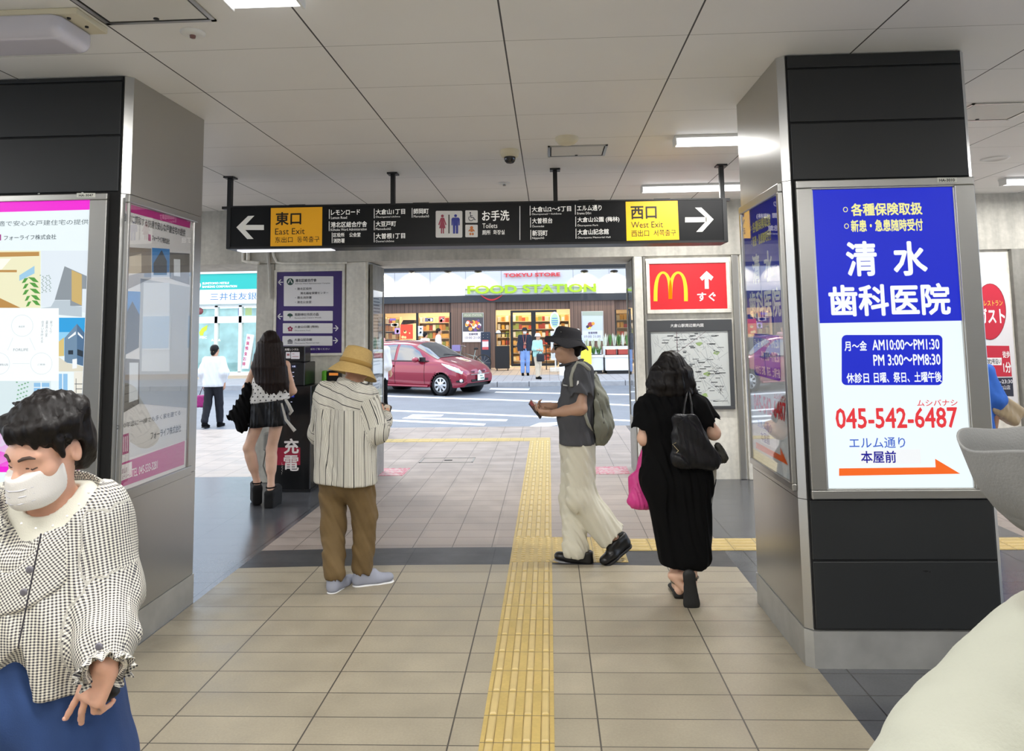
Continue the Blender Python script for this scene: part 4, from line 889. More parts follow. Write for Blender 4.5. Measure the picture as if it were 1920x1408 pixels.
# ------------------------------------------------------------------ right pier: red sign, area map
MC = thing('restaurant_sign', (1.54, 8.0, 1.8), 'red sign with yellow arches and a white up arrow above the area map', 'sign')
frame4(MB(), 'Y', 1.088, 2.005, 1.795, 2.385, 1.125, 1.965, 1.838, 2.345, 7.94, 7.99).build('frame', M_CONC2, MC)
mb_ = MB().box(1.122, 1.968, 7.955, 7.985, 1.835, 2.348).build('panel', mat('sign red', 'd02a32', .35, emit=.15), MC)
def mA(X, Y): return 1190 + X / 3.352, 480 + Y / 3.352
PMc = Pl('Y', 7.954, .0015)
q = Print(PMc); nseg = 14
def archleg(pts0, pts1): q._add([PMc.w(*p) for p in pts0] + [PMc.w(*p) for p in pts1], [(i, i + 1, len(pts0) + i + 1, len(pts0) + i) for i in range(len(pts0) - 1)])
def archM(xl, xm, xr, yb, ym, yt):
    # two tall rounded arches sharing the middle foot, each band thin on the crown and thick at the foot
    for (xa, xb, ya, yb_) in ((xl, xm, yb, ym), (xr, xm, yb, ym)):
        s = 1 if xb > xa else -1; w = 24 * s; cx = (xa + xb + 0 * w) / 2 + 0
        O = []; I = []
        for i in range(nseg * 2 + 1):
            t_ = math.pi * i / (nseg * 2); c_, sn = math.cos(t_), math.sin(t_); e_ = abs(sn) ** .62
            yy = ya if c_ > 0 else yb_
            O.append(mA(cx - (xb - xa + w) / 2 * c_, yy - (yy - yt) * e_)); I.append(mA(cx - ((xb - xa + w) / 2 - w) * c_ , yy - (yy - yt - 14) * e_))
        archleg(O, I)
archM(131, 224, 322, 284, 270, 97)
q.build('golden_arches', mat('arches yellow', 'fbc42c', .35, emit=.25), mb_)
q = Print(PMc); q.poly([mA(452, 94), mA(495, 132), mA(480, 154), mA(464, 142), mA(466, 206), mA(441, 206), mA(439, 142), mA(424, 156), mA(409, 136)]); q.text('すぐ', *mA(393, 228), *mA(510, 284), .025); q.build('lettering', mat('sign white', 'f4f1ef', .35, emit=.15), mb_)
MP = thing('area_map', (1.55, 8.0, .72), 'pale area map in a dark grey frame below the red sign', 'map')
c0, c1, c2, c3 = onY(1211, 601, 7.97), onY(1364, 600, 7.97), onY(1371, 769, 7.97), onY(1212, 765, 7.97)
x0, x1, z0, z1 = 1.075, 2.005, c3[2] - .02, c0[2]
frame4(MB(), 'Y', x0, x1, z0, z1, x0 + .045, x1 - .045, z0 + .035, z1 - .125, 7.95, 7.99).build('frame', mat('map frame grey', '4b4d50', .4), MP)
mp_ = MB().box(x0 + .04, x1 - .04, 7.967, 7.985, z0 + .03, z1 - .12).build('sheet', mat('map paper', 'd3d8d6', .45), MP)
q = Print(Pl('Y', 7.949, .001)); q.text('大倉山駅周辺案内図', *mA(224, 425), *mA(432, 447), .016); q.build('lettering', mat('map white', 'e8e8e8', .4), MP)
def mapdraw():
    rr = random.Random(11); X0, X1, Z0, Z1 = x0 + .047, x1 - .047, z0 + .037, z1 - .128; Y = 7.9665
    rd = MB(); tx = MB(); gn = MB(); ln = MB()
    def seg(mb, a, b, w):
        a = np.array(a); b = np.array(b); d = b - a; L = np.linalg.norm(d) + 1e-9; n = np.array([-d[1], d[0]]) / L * w / 2
        P = [np.clip(p, (X0, Z0), (X1, Z1)) for p in (a + n, a - n, b - n, b + n)]
        mb.add([(p[0], Y - .0005 * (1 + (mb is tx)), p[1]) for p in P], [(0, 1, 2, 3)])
    for i in range(120):
        a = np.array([rr.uniform(X0, X1), rr.uniform(Z0, Z1)]); an = rr.choice([.75, .75 + 1.571, .3, 1.87, 2.1]) + rr.gauss(0, .12); L = rr.uniform(.05, .3)
        seg(rd, a, a + L * np.array([math.cos(an), math.sin(an)]), .0035)
    seg(ln, (X0 + .28, Z1), (X0 + .30, Z0), .006); seg(ln, (X0 + .6, Z1), (X0 + .1, Z0 + .45), .005)
    for i in range(110):
        a = np.array([rr.uniform(X0 + .02, X1 - .1), rr.uniform(Z0 + .02, Z1 - .02)]); L = rr.uniform(.02, .085); seg(tx, a, a + (L, 0), rr.choice([.006, .009, .012]))
    for i in range(7):
        c_ = (rr.uniform(X0 + .1, X1 - .1), rr.uniform(Z0 + .1, Z1 - .1)); gn.add([(c_[0] + rr.uniform(.02, .05) * math.cos(t_), Y - .0003, c_[1] + rr.uniform(.015, .03) * math.sin(t_)) for t_ in np.arange(0, 6.2, .7)], [tuple(range(9))])
    k = (X1 - .1, Z0 + .17)
    for t_ in range(4): seg(tx, (k[0] - .035 * math.cos(t_ * .785), k[1] - .05 * math.sin(t_ * .785)), (k[0] + .035 * math.cos(t_ * .785), k[1] + .05 * math.sin(t_ * .785)), .003)
    seg(tx, (X1 - .18, Z0 + .05), (X1 - .03, Z0 + .05), .004)
    gn.build('park_patches', mat('map green', '9db879', .5), mp_); rd.build('street_lines', mat('map road', 'aab0b4', .5), mp_); ln.build('railway_line', mat('map rail', '8a6f78', .5), mp_); tx.build('place_marks', mat('map ink', '54585c', .5), mp_)['kind'] = 'stuff'; mp_.children[0]['kind'] = 'stuff'
mapdraw()
# ------------------------------------------------------------------ far right pier: round red restaurant poster
def uA(X, Y): return 1820 + X / 4.14, 460 + Y / 4.141
GU = thing('restaurant_poster', (4.8, 7.99, .7), 'tall white poster with a red oval beyond the dental-sign column', 'sign')
pz = MB().box(4.56, 5.005, 7.972, 7.99, .78, 2.17).build('sheet', mat('poster white', 'dedcdf', .4), GU); PU = Pl('Y', 7.971, .0012)
q = Print(PU); q.disc(*uA(150, 515), 30, 53); q.poly([uA(60, 778), uA(298, 780), uA(320, 1018), uA(80, 1020)]); q.build('red_field', mat('poster red', 'c3283c', .4), pz)
q = Print(PU, 2); q.ring(*uA(150, 515), 30, 53, 1.0); q.build('oval_rim', mat('dark red', '7e1d28', .4), pz)
q = Print(PU, 2); q.text('Caféレストラン', *uA(40, 428), *uA(246, 470), .01); q.build('lettering', mat('poster yellow', 'ecc04b', .4), pz)
q = Print(PU, 2); q.text('ガスト', *uA(60, 488), *uA(264, 606), .03).text('徒歩', *uA(246, 820), *uA(302, 874), .02).text('1分', *uA(252, 905), *uA(312, 990), .03); q.rect(*uA(100, 872), *uA(240, 930)); q.build('lettering', mat('poster ink white', 'f2eeee', .4), pz)
q = Print(PU); q.poly([uA(90, 1030), uA(325, 1026), uA(334, 1172), uA(100, 1165)]); q.build('dark_field', mat('poster navy', '2b2c3c', .4), pz)
q = Print(PU, 2); q.text('9:00~23:30', *uA(150, 1042), *uA(326, 1072), .02).text('大倉山店', *uA(190, 1085), *uA(306, 1120), .01); q.build('lettering', mat('poster ink pale', 'd9d8de', .4), pz); q = Print(PU, 3); q.text('環状2号沿い', *uA(104, 880), *uA(234, 922), .01); q.build('lettering', M_BLK, pz)
# ------------------------------------------------------------------ floor fittings
r = thing('manhole_cover', (-1.31, 9.24, 0), 'rectangular floor hatch with metal rims in the paving beyond the doorway', 'floor hatch')
m = MB(); X0, X1, Y0, Y1 = -1.66, -.98, 9.08, 9.42
m.box(X0, X1, Y0, Y0 + .02, 0, .004).box(X0, X1, Y1 - .02, Y1, 0, .004).box(X0, X0 + .02, Y0, Y1, 0, .004).box(X1 - .02, X1, Y0, Y1, 0, .004); m.build('rim', M_POST, r); MB().box(-1.36, -1.26, 9.22, 9.27, 0, .003).build('handle', M_GAP, r)
for (X, Y, lb) in ((-1.9, 8.52, 'worn pink square sticker on the floor by the guide-board pier'), (.69, 8.52, 'worn pink square sticker on the floor by the area-map pier')):
    r = thing('floor_sticker', (X, Y, 0), lb, 'floor sticker', 'pink floor stickers'); t = NT('worn pink print ' + str(X), .5); t.pos(); t.color(t.mix(t.rng(t.noise(26, 6), .42, .56, 0, 1), tuple(lin('b39a96')), tuple(lin('b54a60'))))
    st_ = MB().box(X - .2, X + .2, Y - .22, Y + .22, 0, .0025); st_.build('sheet', t.m, r)
    m = MB()
    for i in range(4): m.box(X - .14, X + .14 - .04 * (i % 2), Y - .18 + .09 * i, Y - .15 + .09 * i, .0025, .0032)
    m.build('print_rows', mat('sticker white', 'cdbcb9', .5), r)
# ------------------------------------------------------------------ the shop across the street
YS = 31.0
def S(x, y, Y=YS): return onY(x, y, Y)
def sx(x, Y=YS): return onY(x, 600, Y)[0]
def sz(y, Y=YS, x=950): return onY(x, y, Y)[2]
ST = thing('shop_building', (-2, 33.5, 0), 'supermarket front with a white lit fascia, green lettering and brown wood cladding', 'shop')
t = NT('brown wood cladding', .6); x, y, z = t.pos(); n = t.noise(2.2, 3, None, (6, 1, .15)); t.color(t.mix(t.line(x, 0, .18, .008), t.mix(n, tuple(lin('4a3830')), tuple(lin('7d6558'))), tuple(lin('2d211c')))); M_WOOD = t.m
t = NT('fascia panels', .5); x, y, z = t.pos(); g = t.op('MAXIMUM', t.line(x, sx(740), 1.56, .014), t.line(z, sz(537), 3., .012)); t.color(t.mix(g, tuple(lin('c6c9d0')), tuple(lin('94979f')))); M_FAS = t.m
XL, XR = -8.9, 6.5
zt, zf, zb = sz(507), sz(553), sz(566)
fas = MB().box(XL, XR, YS, YS + .4, zf, zt).build('fascia', M_FAS, ST)
MB().box(XL, XR, YS - .06, YS + .4, zb, zf).build('dark_band', mat('band dark', '23272e', .4), ST)
MB().box(XL, XR, YS + .1, YS + 1.5, zt + .02, zt + .22).build('roof_edge', M_BLK, ST)
MB().box(XL, XR, YS + .5, 36.2, zt + .2, 14).build('upper_storeys', mat('upper wall', '8b8782', .7, noise=.1, nscale=.5), ST)
for a, b in ((sx(846), sx(929)), (sx(1069), sx(1153)), (XL, sx(718)), (sx(1245), XR)): MB().box(a, b, YS, YS + .3, 0, zb).build('cladding_pier', M_WOOD, ST)
for a, b, c_ in ((718, 846, 584), (929, 1069, 581), (1153, 1245, 584)): MB().box(sx(a), sx(b), YS + .13, YS + .3, sz(c_), zb).build('header_panel', M_WOOD, ST)
for a, b in ((718, 846), (1153, 1245)): MB().box(sx(a), sx(b), YS + .1, YS + .3, 0, .62).build('window_sill', mat('sill dark', '3a3430', .6), ST)
MB().box(sx(718), sx(846), YS + .2, YS + .22, .62, sz(584)).build('shop_window', glass('shop glass', base=.02), ST); MB().box(sx(1153), sx(1245), YS + .2, YS + .22, .62, sz(584)).build('shop_window', _M['shop glass'], ST)
for a in (718, 781, 844, 1154):
    MB().box(sx(a) - .05, sx(a) + .05, YS + .15, YS + .25, .6, sz(584)).build('mullion', M_BLK, ST)
for a, b in ((957, 1000), (1000, 1044)):
    d = MB(); frame4(d, 'Y', sx(a), sx(b), .05, sz(582), sx(a) + .1, sx(b) - .1, .16, sz(582) - .1, YS + .12, YS + .2); dr = d.build('sliding_door', M_BLK, ST); MB().box(sx(a) + .1, sx(b) - .1, YS + .15, YS + .17, .16, sz(582) - .1).build('door_glass', _M['shop glass'], dr)
# interior
m = MB().box(XL, XR, YS + .3, 36, -.02, .01); m.build('shop_floor', mat('shop floor', 'e0cfb2', .5), ST)
MB().box(XL, XR, 36, 36.2, 0, zt).build('back_wall', mat('shop wall', 'f3dfbd', .7), ST)
MB().box(XL, XL + .2, YS, 36.2, 0, zt).box(XR - .2, XR, YS, 36.2, 0, zt).build('side_wall', mat('side wall', 'd9d6d0', .7), ST); MB().box(XL, XR, YS + .3, 36, 2.95, 3.05).build('shop_ceiling', M_WHITE, ST); MB().box(XL, XR, YS, 36.2, zt - .02, zt + .02).build('roof', M_POST, ST)
M_WARM = mat('warm shop light', 'fff0d4', .4, emit=9.)
for i in range(7):
    MB().box(sx(722) + i * 1.35, sx(722) + i * 1.35 + .9, YS + 1.0, YS + 3.8, 2.90, 2.95).build('ceiling_light_panel', M_WARM, ST)
# lettering
PF = Pl('Y', YS, .02)
def letters(t_, x0, y0, x1, y1, off, ext, m, label):
    c = bpy.data.curves.new('t', 'FONT'); c.body = t_; c.resolution_u = 3; c.offset = off; c.extrude = .5
    o = bpy.data.objects.new('t', c); me = bpy.data.meshes.new_from_object(o); bpy.data.objects.remove(o)
    V = np.array([v.co[:] for v in me.vertices]); lo, hi = V.min(0), V.max(0); A, B = S(x0, y1), S(x1, y0); Q = (V - lo) / np.maximum(hi - lo, 1e-6)
    P = np.stack([A[0] + Q[:, 0] * (B[0] - A[0]), YS - .06 - Q[:, 2] * ext, A[2] + Q[:, 1] * (B[2] - A[2])], 1)
    obj('lettering', mesh(P, [tuple(p.vertices) for p in me.polygons]), m, ST, label)
letters('TOKYU STORE', 945, 511, 1050, 520, .022, .06, mat('sign red glow', 'ea2f3c', .4, emit=.85), 'red shop letters')
letters('FOOD STATION', 877, 531.5, 1117, 551.5, .03, .10, mat('sign green glow', 'b2e41c', .4, emit=.95), 'large green shop letters')
q = Print(PF, 6); n = 12
O = [S(901 + 42 * i / n, 553.5 + 10.5 * math.sin(math.pi * i / n), YS) for i in range(n + 1)]; I = [S(903 + 38 * i / n, 553.5 + 7.5 * math.sin(math.pi * i / n), YS) for i in range(n + 1)]
q._add(O + I, [(i, n + 1 + i, n + 2 + i, i + 1) for i in range(n)]); q.build('smile_mark', mat('smile red', 'df2330', .4, emit=.6), ST)
m = MB(); m.box(sx(872), sx(1120), YS - .05, YS, sz(540.5) - .012, sz(540.5) + .012).box(sx(872), sx(1120), YS - .05, YS, sz(551) - .012, sz(551) + .012); m.build('letter_rail', M_ALU, ST)
for a in (711, 775, 842, 898, 1095, 1150):
    p = S(a, 514); b = MB().tube([p + [0, 0, .02], p + [0, -.35, .09]], .018).lathe([(.03, 0), (.16, .04), (.17, .07), (0, .08)], p + [0, -.40, .03], (0, .3, 1), 14).build('wall_lamp', M_BLK, ST)
    L = bpy.data.lights.new('spot', 'SPOT'); L.energy = 75; L.spot_size = math.radians(120); L.spot_blend = .35; L.color = (1, .88, .6); L.shadow_soft_size = .06
    o = bpy.data.objects.new('spot', L); COL.objects.link(o); o.location = p + np.array([0, -.36, -.01]); o.rotation_euler = (math.radians(38), 0, 0); o.parent = None
# posters on the wood piers
def poster(x0, y0, x1, y1, label, kind):
    r = thing('shop_poster', S((x0 + x1) / 2, y1), label, 'poster', 'posters on the shop front'); a, b = S(x0, y1), S(x1, y0)
    MB().box(a[0], b[0], YS - .04, YS - .005, a[2], b[2], .01).build('frame', M_ALU, r)
    p = Pl('Y', YS - .045, .004)
    def pr(c, fn, l=1): q = Print(p, l); fn(q); q.build('print', mat('poster ' + c, c, .45), r)
    w, h = x1 - x0, y1 - y0
    pr('7d8570' if kind else '9aa79e', lambda q: q.rect(x0 + 1, y0 + 1, x1 - 1, y0 + h * .16))
    if kind: pr('d9d7c6', lambda q: q.text('FOOD STATION', x0 + 4, y0 + 3, x1 - 4, y0 + 7), 2)
    pr('e8e4ea' if kind else 'c9d3ea', lambda q: q.rect(x0 + 1, y0 + h * .64, x1 - 1, y1 - 1)); pr('47454c' if kind else 'b7c4e2', lambda q: q.rect(x0 + 1, y0 + h * .16, x1 - 1, y0 + h * .64))
    cs = ['e2b23c', 'd8543a', 'efe3c4', '8a2f3a', 'e89a3f', 'f2efe8', '6a4a8a'] if kind else ['e9973a', 'f0d13c', '8b3440', '2d3550', 'e9973a']
    rr = random.Random(int(x0))
    for i, c_ in enumerate(cs): pr(c_, lambda q: [q.disc(rr.uniform(x0 + 5, x1 - 5), rr.uniform(y0 + h * .24, y0 + h * .58), rr.uniform(2, 4.5 if kind else 6), None, 10) for _ in range(3 if kind else 1)], 2 + .2 * i)
    pr('55505c', lambda q: q.text('営業時間', x0 + w * .3, y0 + h * .68, x0 + w * .72, y0 + h * .76, .02).text('10:00 21:00', x0 + w * .12, y0 + h * .8, x0 + w * .88, y0 + h * .88), 2)
poster(867, 586, 907, 642, 'shop poster of produce with an olive header on the wood pier behind the bicycle', 1)
poster(1091, 583, 1131, 640, 'pale blue fruit poster on the wood pier behind the vegetables', 0)
# stickers and notices in the left window
def notice(x0, y0, x1, y1, c, label, Y=YS + .13, c2=None):
    a, b = S(x0, y1, Y), S(x1, y0, Y); r = MB().box(a[0], b[0], Y, Y + .02, a[2], b[2]).build('window_notice', mat('notice ' + c, c, .5)); tag(r, label, 'notice', 'notices in the shop window')
    if c2:
        q = Print(Pl('Y', Y, .006)); rr = random.Random(int(x0 * 7)); 
        for i in range(5): q.disc(rr.uniform(x0 + 3, x1 - 3), rr.uniform(y0 + 3, y1 - 3), rr.uniform(1, 3), None, 10)
        q.build('print', mat('notice ' + c2, c2, .5), r)
notice(751, 608, 774, 636, 'd8492f', 'red poster with cream circles in the shop window over the red car', c2='f0cf8e')
notice(823, 593, 834, 605, 'dc6a62', 'small red notice in the shop window beside the wood pier', c2='f3d9d0')
notice(731, 597, 742, 601, '8f6fc0', 'violet slip in the shop window over the red car'); notice(740, 615, 750, 626, 'b38fd0', 'lilac notice next to the red poster', c2='e8dff2')
notice(797, 596, 812, 603, '5c5f86', 'slate blue notice by the mullion of the shop window', c2='d8d8ea'); notice(784, 611, 793, 630, 'dfe7ee', 'white notice beside the window mullion', c2='9fb4c8')
notice(733, 606, 747, 612, 'efe7d2', 'cream notice above the lilac one', c2='3d3a35')
m = MB(); p0, p1 = S(751, 601, 32.4), S(778, 609, 32.4); m.prism([S(751, 609, 32.4), S(756, 600, 32.4), S(778, 600, 32.4), S(776, 606, 32.4)], (0, .5, 0)); tag(m.build('checkout_canopy', mat('canopy black', '26211f', .6)), 'black slanted canopy inside the shop window over the red car', 'canopy')
# shelving with packages
def shelf(x0, x1, Y, n, label, rr, rows=6):
    r = thing('store_shelf', ((x0 + x1) / 2, Y, 0), label, 'shelf', 'shelving inside the shop'); m = MB()
    for k in range(rows): m.box(x0, x1, Y, Y + .4, .18 + k * .36, .2 + k * .36)
    m.build('shelf_board', mat('shelf cream', 'e6d3ae', .6), r); MB().box(x0, x1, Y + .4, Y + .44, .02, 2.3).box(x0 - .04, x0, Y, Y + .42, .02, 2.3).box(x1, x1 + .04, Y, Y + .42, .02, 2.3).build('frame', mat('shelf frame', 'c9ab7a', .6), r)
    return [(x, Y + .12, .21 + k * .36, lb) for k in range(rows) for x in np.linspace(x0 + .08, x1 - .1, n)]
spots = []; rr = random.Random(5)
for i, (a, b, lb) in enumerate(((722, 748, 'packed shelf behind the red poster in the shop window'), (786, 842, 'packed shelf behind the shoppers in the shop window'), (932, 955, 'packed shelf behind the black till stand'), (960, 998, 'packed shelf behind the man in the navy jacket'), (1003, 1042, 'packed shelf behind the woman in the mint blouse'), (1046, 1066, 'packed shelf behind the bus stop sign'), (1156, 1190, 'packed shelf in the shop window behind the vegetables'))):
    spots += shelf(sx(a, 33.), sx(b, 33.), 33., max(3, int((b - a) / 6)), lb, rr)
cols = ['d9a441', 'c7502f', 'e8d6a0', 'b5803a', 'e9b65c', 'a33d2c', 'f0e6cf', '8f9a4a', 'd98b4a', 'c9c2b0']
protos = []
for c_ in cols:
    o = MB().box(-.075, .075, -.06, .06, 0, .22, .012).build('package', mat('package ' + c_, c_, .5)); tag(o, 'small package standing on a shop shelf', 'package', 'packages on the shop shelves'); protos.append(o)
for i, p in enumerate(spots):
    o = protos[i] if i < len(protos) else rr.choice(protos).copy()
    if i >= len(protos): COL.objects.link(o)
    o.location = p[:3]; tag(o, 'small package standing on the ' + p[3], 'package', 'packages on the ' + p[3]); o.scale = (rr.uniform(.8, 1.15), 1, rr.uniform(.7, 1.25))
# ---- street furniture before the shop
def at0(x, y): return onZ(x, y, 0)
b = at0(1042, 697)
r = thing('bus_stop_sign', b, 'white bus stop sign with an oval top standing on the pavement kerb', 'bus stop sign'); Yb = b[1]
MB().box(b[0] - .22, b[0] + .22, Yb - .15, Yb + .15, 0, .16, .02).build('base', M_CONC2, r); MB().tube([(b[0], Yb, .1), (b[0], Yb, 2.0)], .03).build('pole', M_WHITE, r)
ov = [np.array([b[0] + .19 * math.cos(a), Yb - .05, 1.95 + .34 * math.sin(a)]) for a in np.linspace(0, 6.283, 33)[:-1]]
hd = MB().prism(ov, (0, .05, 0)).build('oval_head', mat('bus white', 'eef2f2', .4), r)
hd2 = MB().prism([np.array([b[0] + .15 * math.cos(a), Yb - .055, 1.95 + .27 * math.sin(a)]) for a in np.linspace(0, 6.283, 33)[:-1]], (0, .004, 0)).build('rim', mat('bus green', 'b9d9b0', .4), hd)
q = MB()
for i, (z_, w_) in enumerate(((2.02, .20), (1.93, .24), (1.85, .24), (1.78, .18))): q.box(b[0] - w_ / 2, b[0] + w_ / 2, Yb - .062, Yb - .056, z_, z_ + .035)
q.build('text_rows', mat('bus blue', '5a86c0', .5), hd)
q = MB().box(b[0] - .17, b[0] + .17, Yb - .05, Yb - .02, .45, 1.55, .008).build('timetable', mat('bus panel', 'e6edf2', .4), r); q2 = MB()
for i in range(18): q2.box(b[0] - .14, b[0] + rr.uniform(-.02, .14), Yb - .053, Yb - .05, .52 + i * .055, .54 + i * .055)
q2.build('text_rows', mat('bus grey', '9fb0bd', .5), q)
# navy information pillar with a red and white notice
p = at0(911, 693); r = thing('information_pillar', p, 'dark navy pillar with a red and white notice by the shop front', 'pillar'); w = .20
MB().box(p[0] - w, p[0] + w, p[1], p[1] + .3, 0, 1.55, .015).build('body', mat('pillar navy', '2b3444', .45), r); MB().box(p[0] - .14, p[0] + .12, p[1] - .01, p[1], .82, 1.22).build('notice', mat('pillar notice', 'e7dcdc', .5), r); MB().box(p[0] - .14, p[0] + .12, p[1] - .012, p[1], .82, .93).box(p[0] - .14, p[0] + .12, p[1] - .012, p[1], 1.16, 1.22).build('red_stripe', mat('pillar red', 'd25a5e', .5), r)
m = MB()
for i in (-1, 1):
    for j in (0, 1): m.lathe([(.015, 0), (.015, .006), (0, .008)], (p[0] + i * .09, p[1], 1.32 + j * .12), (0, -1, 0), 8)
m.build('bolt', M_ALU, r)
p = at0(942, 695); r = thing('till_stand', p, 'tall black shop stand with a white lamp beside the sliding doors', 'stand')
MB().box(p[0] - .28, p[0] + .28, p[1], p[1] + .4, .08, .98, .01).build('cabinet', M_BLK, r); MB().box(p[0] - .26, p[0] - .22, p[1], p[1] + .04, .98, 1.5).box(p[0] + .22, p[0] + .26, p[1], p[1] + .04, .98, 1.5).box(p[0] - .28, p[0] + .28, p[1], p[1] + .36, 1.46, 1.5).build('rack', M_BLK, r); MB().lathe([(.10, 0), (.10, .03), (.06, .1), (0, .12)], (p[0] - .15, p[1] + .1, 1.5), n=16).build('lamp', M_WHITE, r)
for i in (-1, 1): MB().lathe([(.04, -.02), (.04, .02)], (p[0] + i * .22, p[1] + .1, .04), (1, 0, 0), 12).build('caster', M_BLK, r)
# produce stands
def stand(x0, x1, y0, y1, yb, label):
    a = at0((x0 + x1) / 2, yb); Y = a[1]; X0, X1 = onY(x0, y0, Y)[0], onY(x1, y0, Y)[0]; zt_ = onY(x0, y0, Y)[2]
    r = thing('produce_stand', a, label, 'stand', 'white produce stands'); MB().box(X0, X1, Y, Y + .8, .12, zt_, .015).build('body', mat('stand white', 'e3e8ea', .5), r); MB().box(X0 - .02, X1 + .02, Y - .03, Y + .82, zt_ - .09, zt_, .01).build('rim', M_WHITE, r); MB().box(X0 + .05, X1 - .05, Y + .05, Y + .75, 0, .12).build('plinth', M_BLK, r)
    MB().box(X0, X1, Y + .82, Y + 1.25, .0, zt_ + (.17 if x0 < 1100 else .29), .01).build('upper_tier', _M['stand white'], r)
    return X0, X1, Y, zt_
sa = stand(1078, 1131, 666, 698, 701, 'white produce stand holding leafy greens'); sb = stand(1135, 1185, 666, 698, 701, 'white produce stand holding cartons of vegetables')
M_GRN = mat('leaf green', '5c8a48', .6, noise=.3, nscale=20); M_PALE = mat('pale vegetable', 'd9ddb0', .6); M_CART = mat('carton brown', 'b5813f', .7); M_CARTR = mat('carton red', 'a8443a', .6)
def greens(x, Y, z, n, lb, grp, hgt=.34, spread=.16, m_=None):
    mb = MB(); r_ = random.Random(int(x * 100))
    for i in range(n):
        a = r_.uniform(0, 6.28); d = r_.uniform(.0, spread); L = r_.uniform(.6, 1) * hgt; c_ = np.array([x + d * math.cos(a) * .35, Y + d * math.sin(a) * .5, z]); t_ = c_ + [math.cos(a) * d * .55, math.sin(a) * d * .55, L]; s_ = np.array([-math.sin(a), math.cos(a), 0]) * .022
        mid = (c_ + t_) / 2 + [0, 0, .02]; mb.add([c_, mid - s_, t_, mid + s_, mid + [0, 0, .012]], [(0, 1, 4), (1, 2, 4), (2, 3, 4), (3, 0, 4)], True)
    o = mb.build('leafy_greens', m_ or M_GRN); tag(o, lb, 'vegetable', grp)
X0, X1, Y, z_ = sa
for i in range(5): greens(X0 + .15 + i * (X1 - X0 - .3) / 4, Y + .25, z_, 26, 'bunch of dark leafy greens on the greens stand', 'bunches of greens on the stand')
for i in range(4): greens(X0 + .5 + i * .22, Y + .95, z_ + .18, 24, 'bundle of pale spring onions behind the greens stand', 'bundles of spring onions', .5, .14, mat('onion pale', 'dfe6cf', .6))
X0, X1, Y, z_ = sb
for i in range(3):
    c_ = X0 + .22 + i * .42; o = MB(); o.box(c_ - .19, c_ + .19, Y + .05, Y + .40, z_, z_ + .02).box(c_ - .19, c_ + .19, Y + .05, Y + .07, z_, z_ + .2).box(c_ - .19, c_ + .19, Y + .38, Y + .40, z_, z_ + .2).box(c_ - .19, c_ - .17, Y + .05, Y + .40, z_, z_ + .2).box(c_ + .17, c_ + .19, Y + .05, Y + .40, z_, z_ + .2)
    tag(o.build('carton', (M_CARTR, M_CARTR, M_CART)[i]), ('red printed vegetable carton next to the greens stand', 'red printed vegetable carton between the other two cartons', 'brown carton next to the red vegetable cartons')[i], 'carton', 'vegetable cartons')
    for k in range(6):
        f = MB(); cx, cy = c_ - .11 + .11 * (k % 3), Y + .14 + .15 * (k // 3); f.lathe([(0, -.065), (.05, -.05), (.075, 0), (.055, .05), (0, .07)], (cx, cy, z_ + .15 + .02 * (k % 2)), n=12)
        tag(f.build('cabbage', M_PALE if i < 2 else mat('onion brown', 'd8b06a', .5)), 'round pale vegetable in the ' + ('first red carton of the produce stand', 'second red carton of the produce stand', 'brown carton of the produce stand')[i], 'vegetable', 'round vegetables in carton ' + 'abc'[i])
for i in range(6): greens(X0 + .1 + i * .16, Y + 1.0, z_ + .3, 22, 'bundle of white flowers and stalks behind the vegetable cartons', 'flower bundles behind the stand', .5, .16, (mat('stalk pale', 'e4e8da', .6), M_GRN)[i % 2])
p = at0(1098, 700); r = MB().box(p[0] - .18, p[0] + .20, p[1] - .5, p[1] - .47, .35, 1.0); r.tube([(p[0], p[1] - .485, 0), (p[0], p[1] - .485, .4)], .02).box(p[0] - .14, p[0] + .14, p[1] - .6, p[1] - .4, 0, .02); tag(r.build('price_board', mat('price yellow', 'f2df4a', .5)), 'yellow price board in front of the greens stand', 'sign')
p = at0(1062, 704); r = thing('folding_sign', p, 'white A-frame sign partly hidden by the man with the bucket hat', 'sign')
m = MB(); frame4(m, 'Y', p[0] - .24, p[0] + .24, .0, 1.2, p[0] - .2, p[0] + .2, .5, 1.15, p[1], p[1] + .04); m.build('frame', M_WHITE, r); MB().box(p[0] - .2, p[0] + .2, p[1] + .01, p[1] + .03, .5, 1.15).build('panel', mat('sign pale', 'dfe6ea', .5), r)
p = at0(1033, 693); r = thing('shopping_trolley', p, 'black wire shopping trolley beside the couple on the pavement', 'trolley')
m = MB()
for a in (-.18, .18): m.tube([(p[0] + a, p[1], .1), (p[0] + a, p[1], 1.0)], .018).tube([(p[0] + a, p[1] + .5, .1), (p[0] + a, p[1] + .5, .7)], .018)
for z_ in (.2, .5, .75, 1.0): m.tube([(p[0] - .18, p[1], z_), (p[0] + .18, p[1], z_), (p[0] + .18, p[1] + .5, z_ * .9), (p[0] - .18, p[1] + .5, z_ * .9), (p[0] - .18, p[1], z_)], .012, 6)
m.build('frame', M_BLK, r)
for a in (-.18, .18):
    for b_ in (0, .5): MB().lathe([(.06, -.02), (.06, .02)], (p[0] + a, p[1] + b_, .06), (1, 0, 0), 14).build('wheel', M_BLK, r)
MB().lathe([(0, 0), (.12, .02), (.14, .14), (.06, .22), (0, .24)], (p[0], p[1] + .1, .98), n=14).build('bag', M_BLK, r)
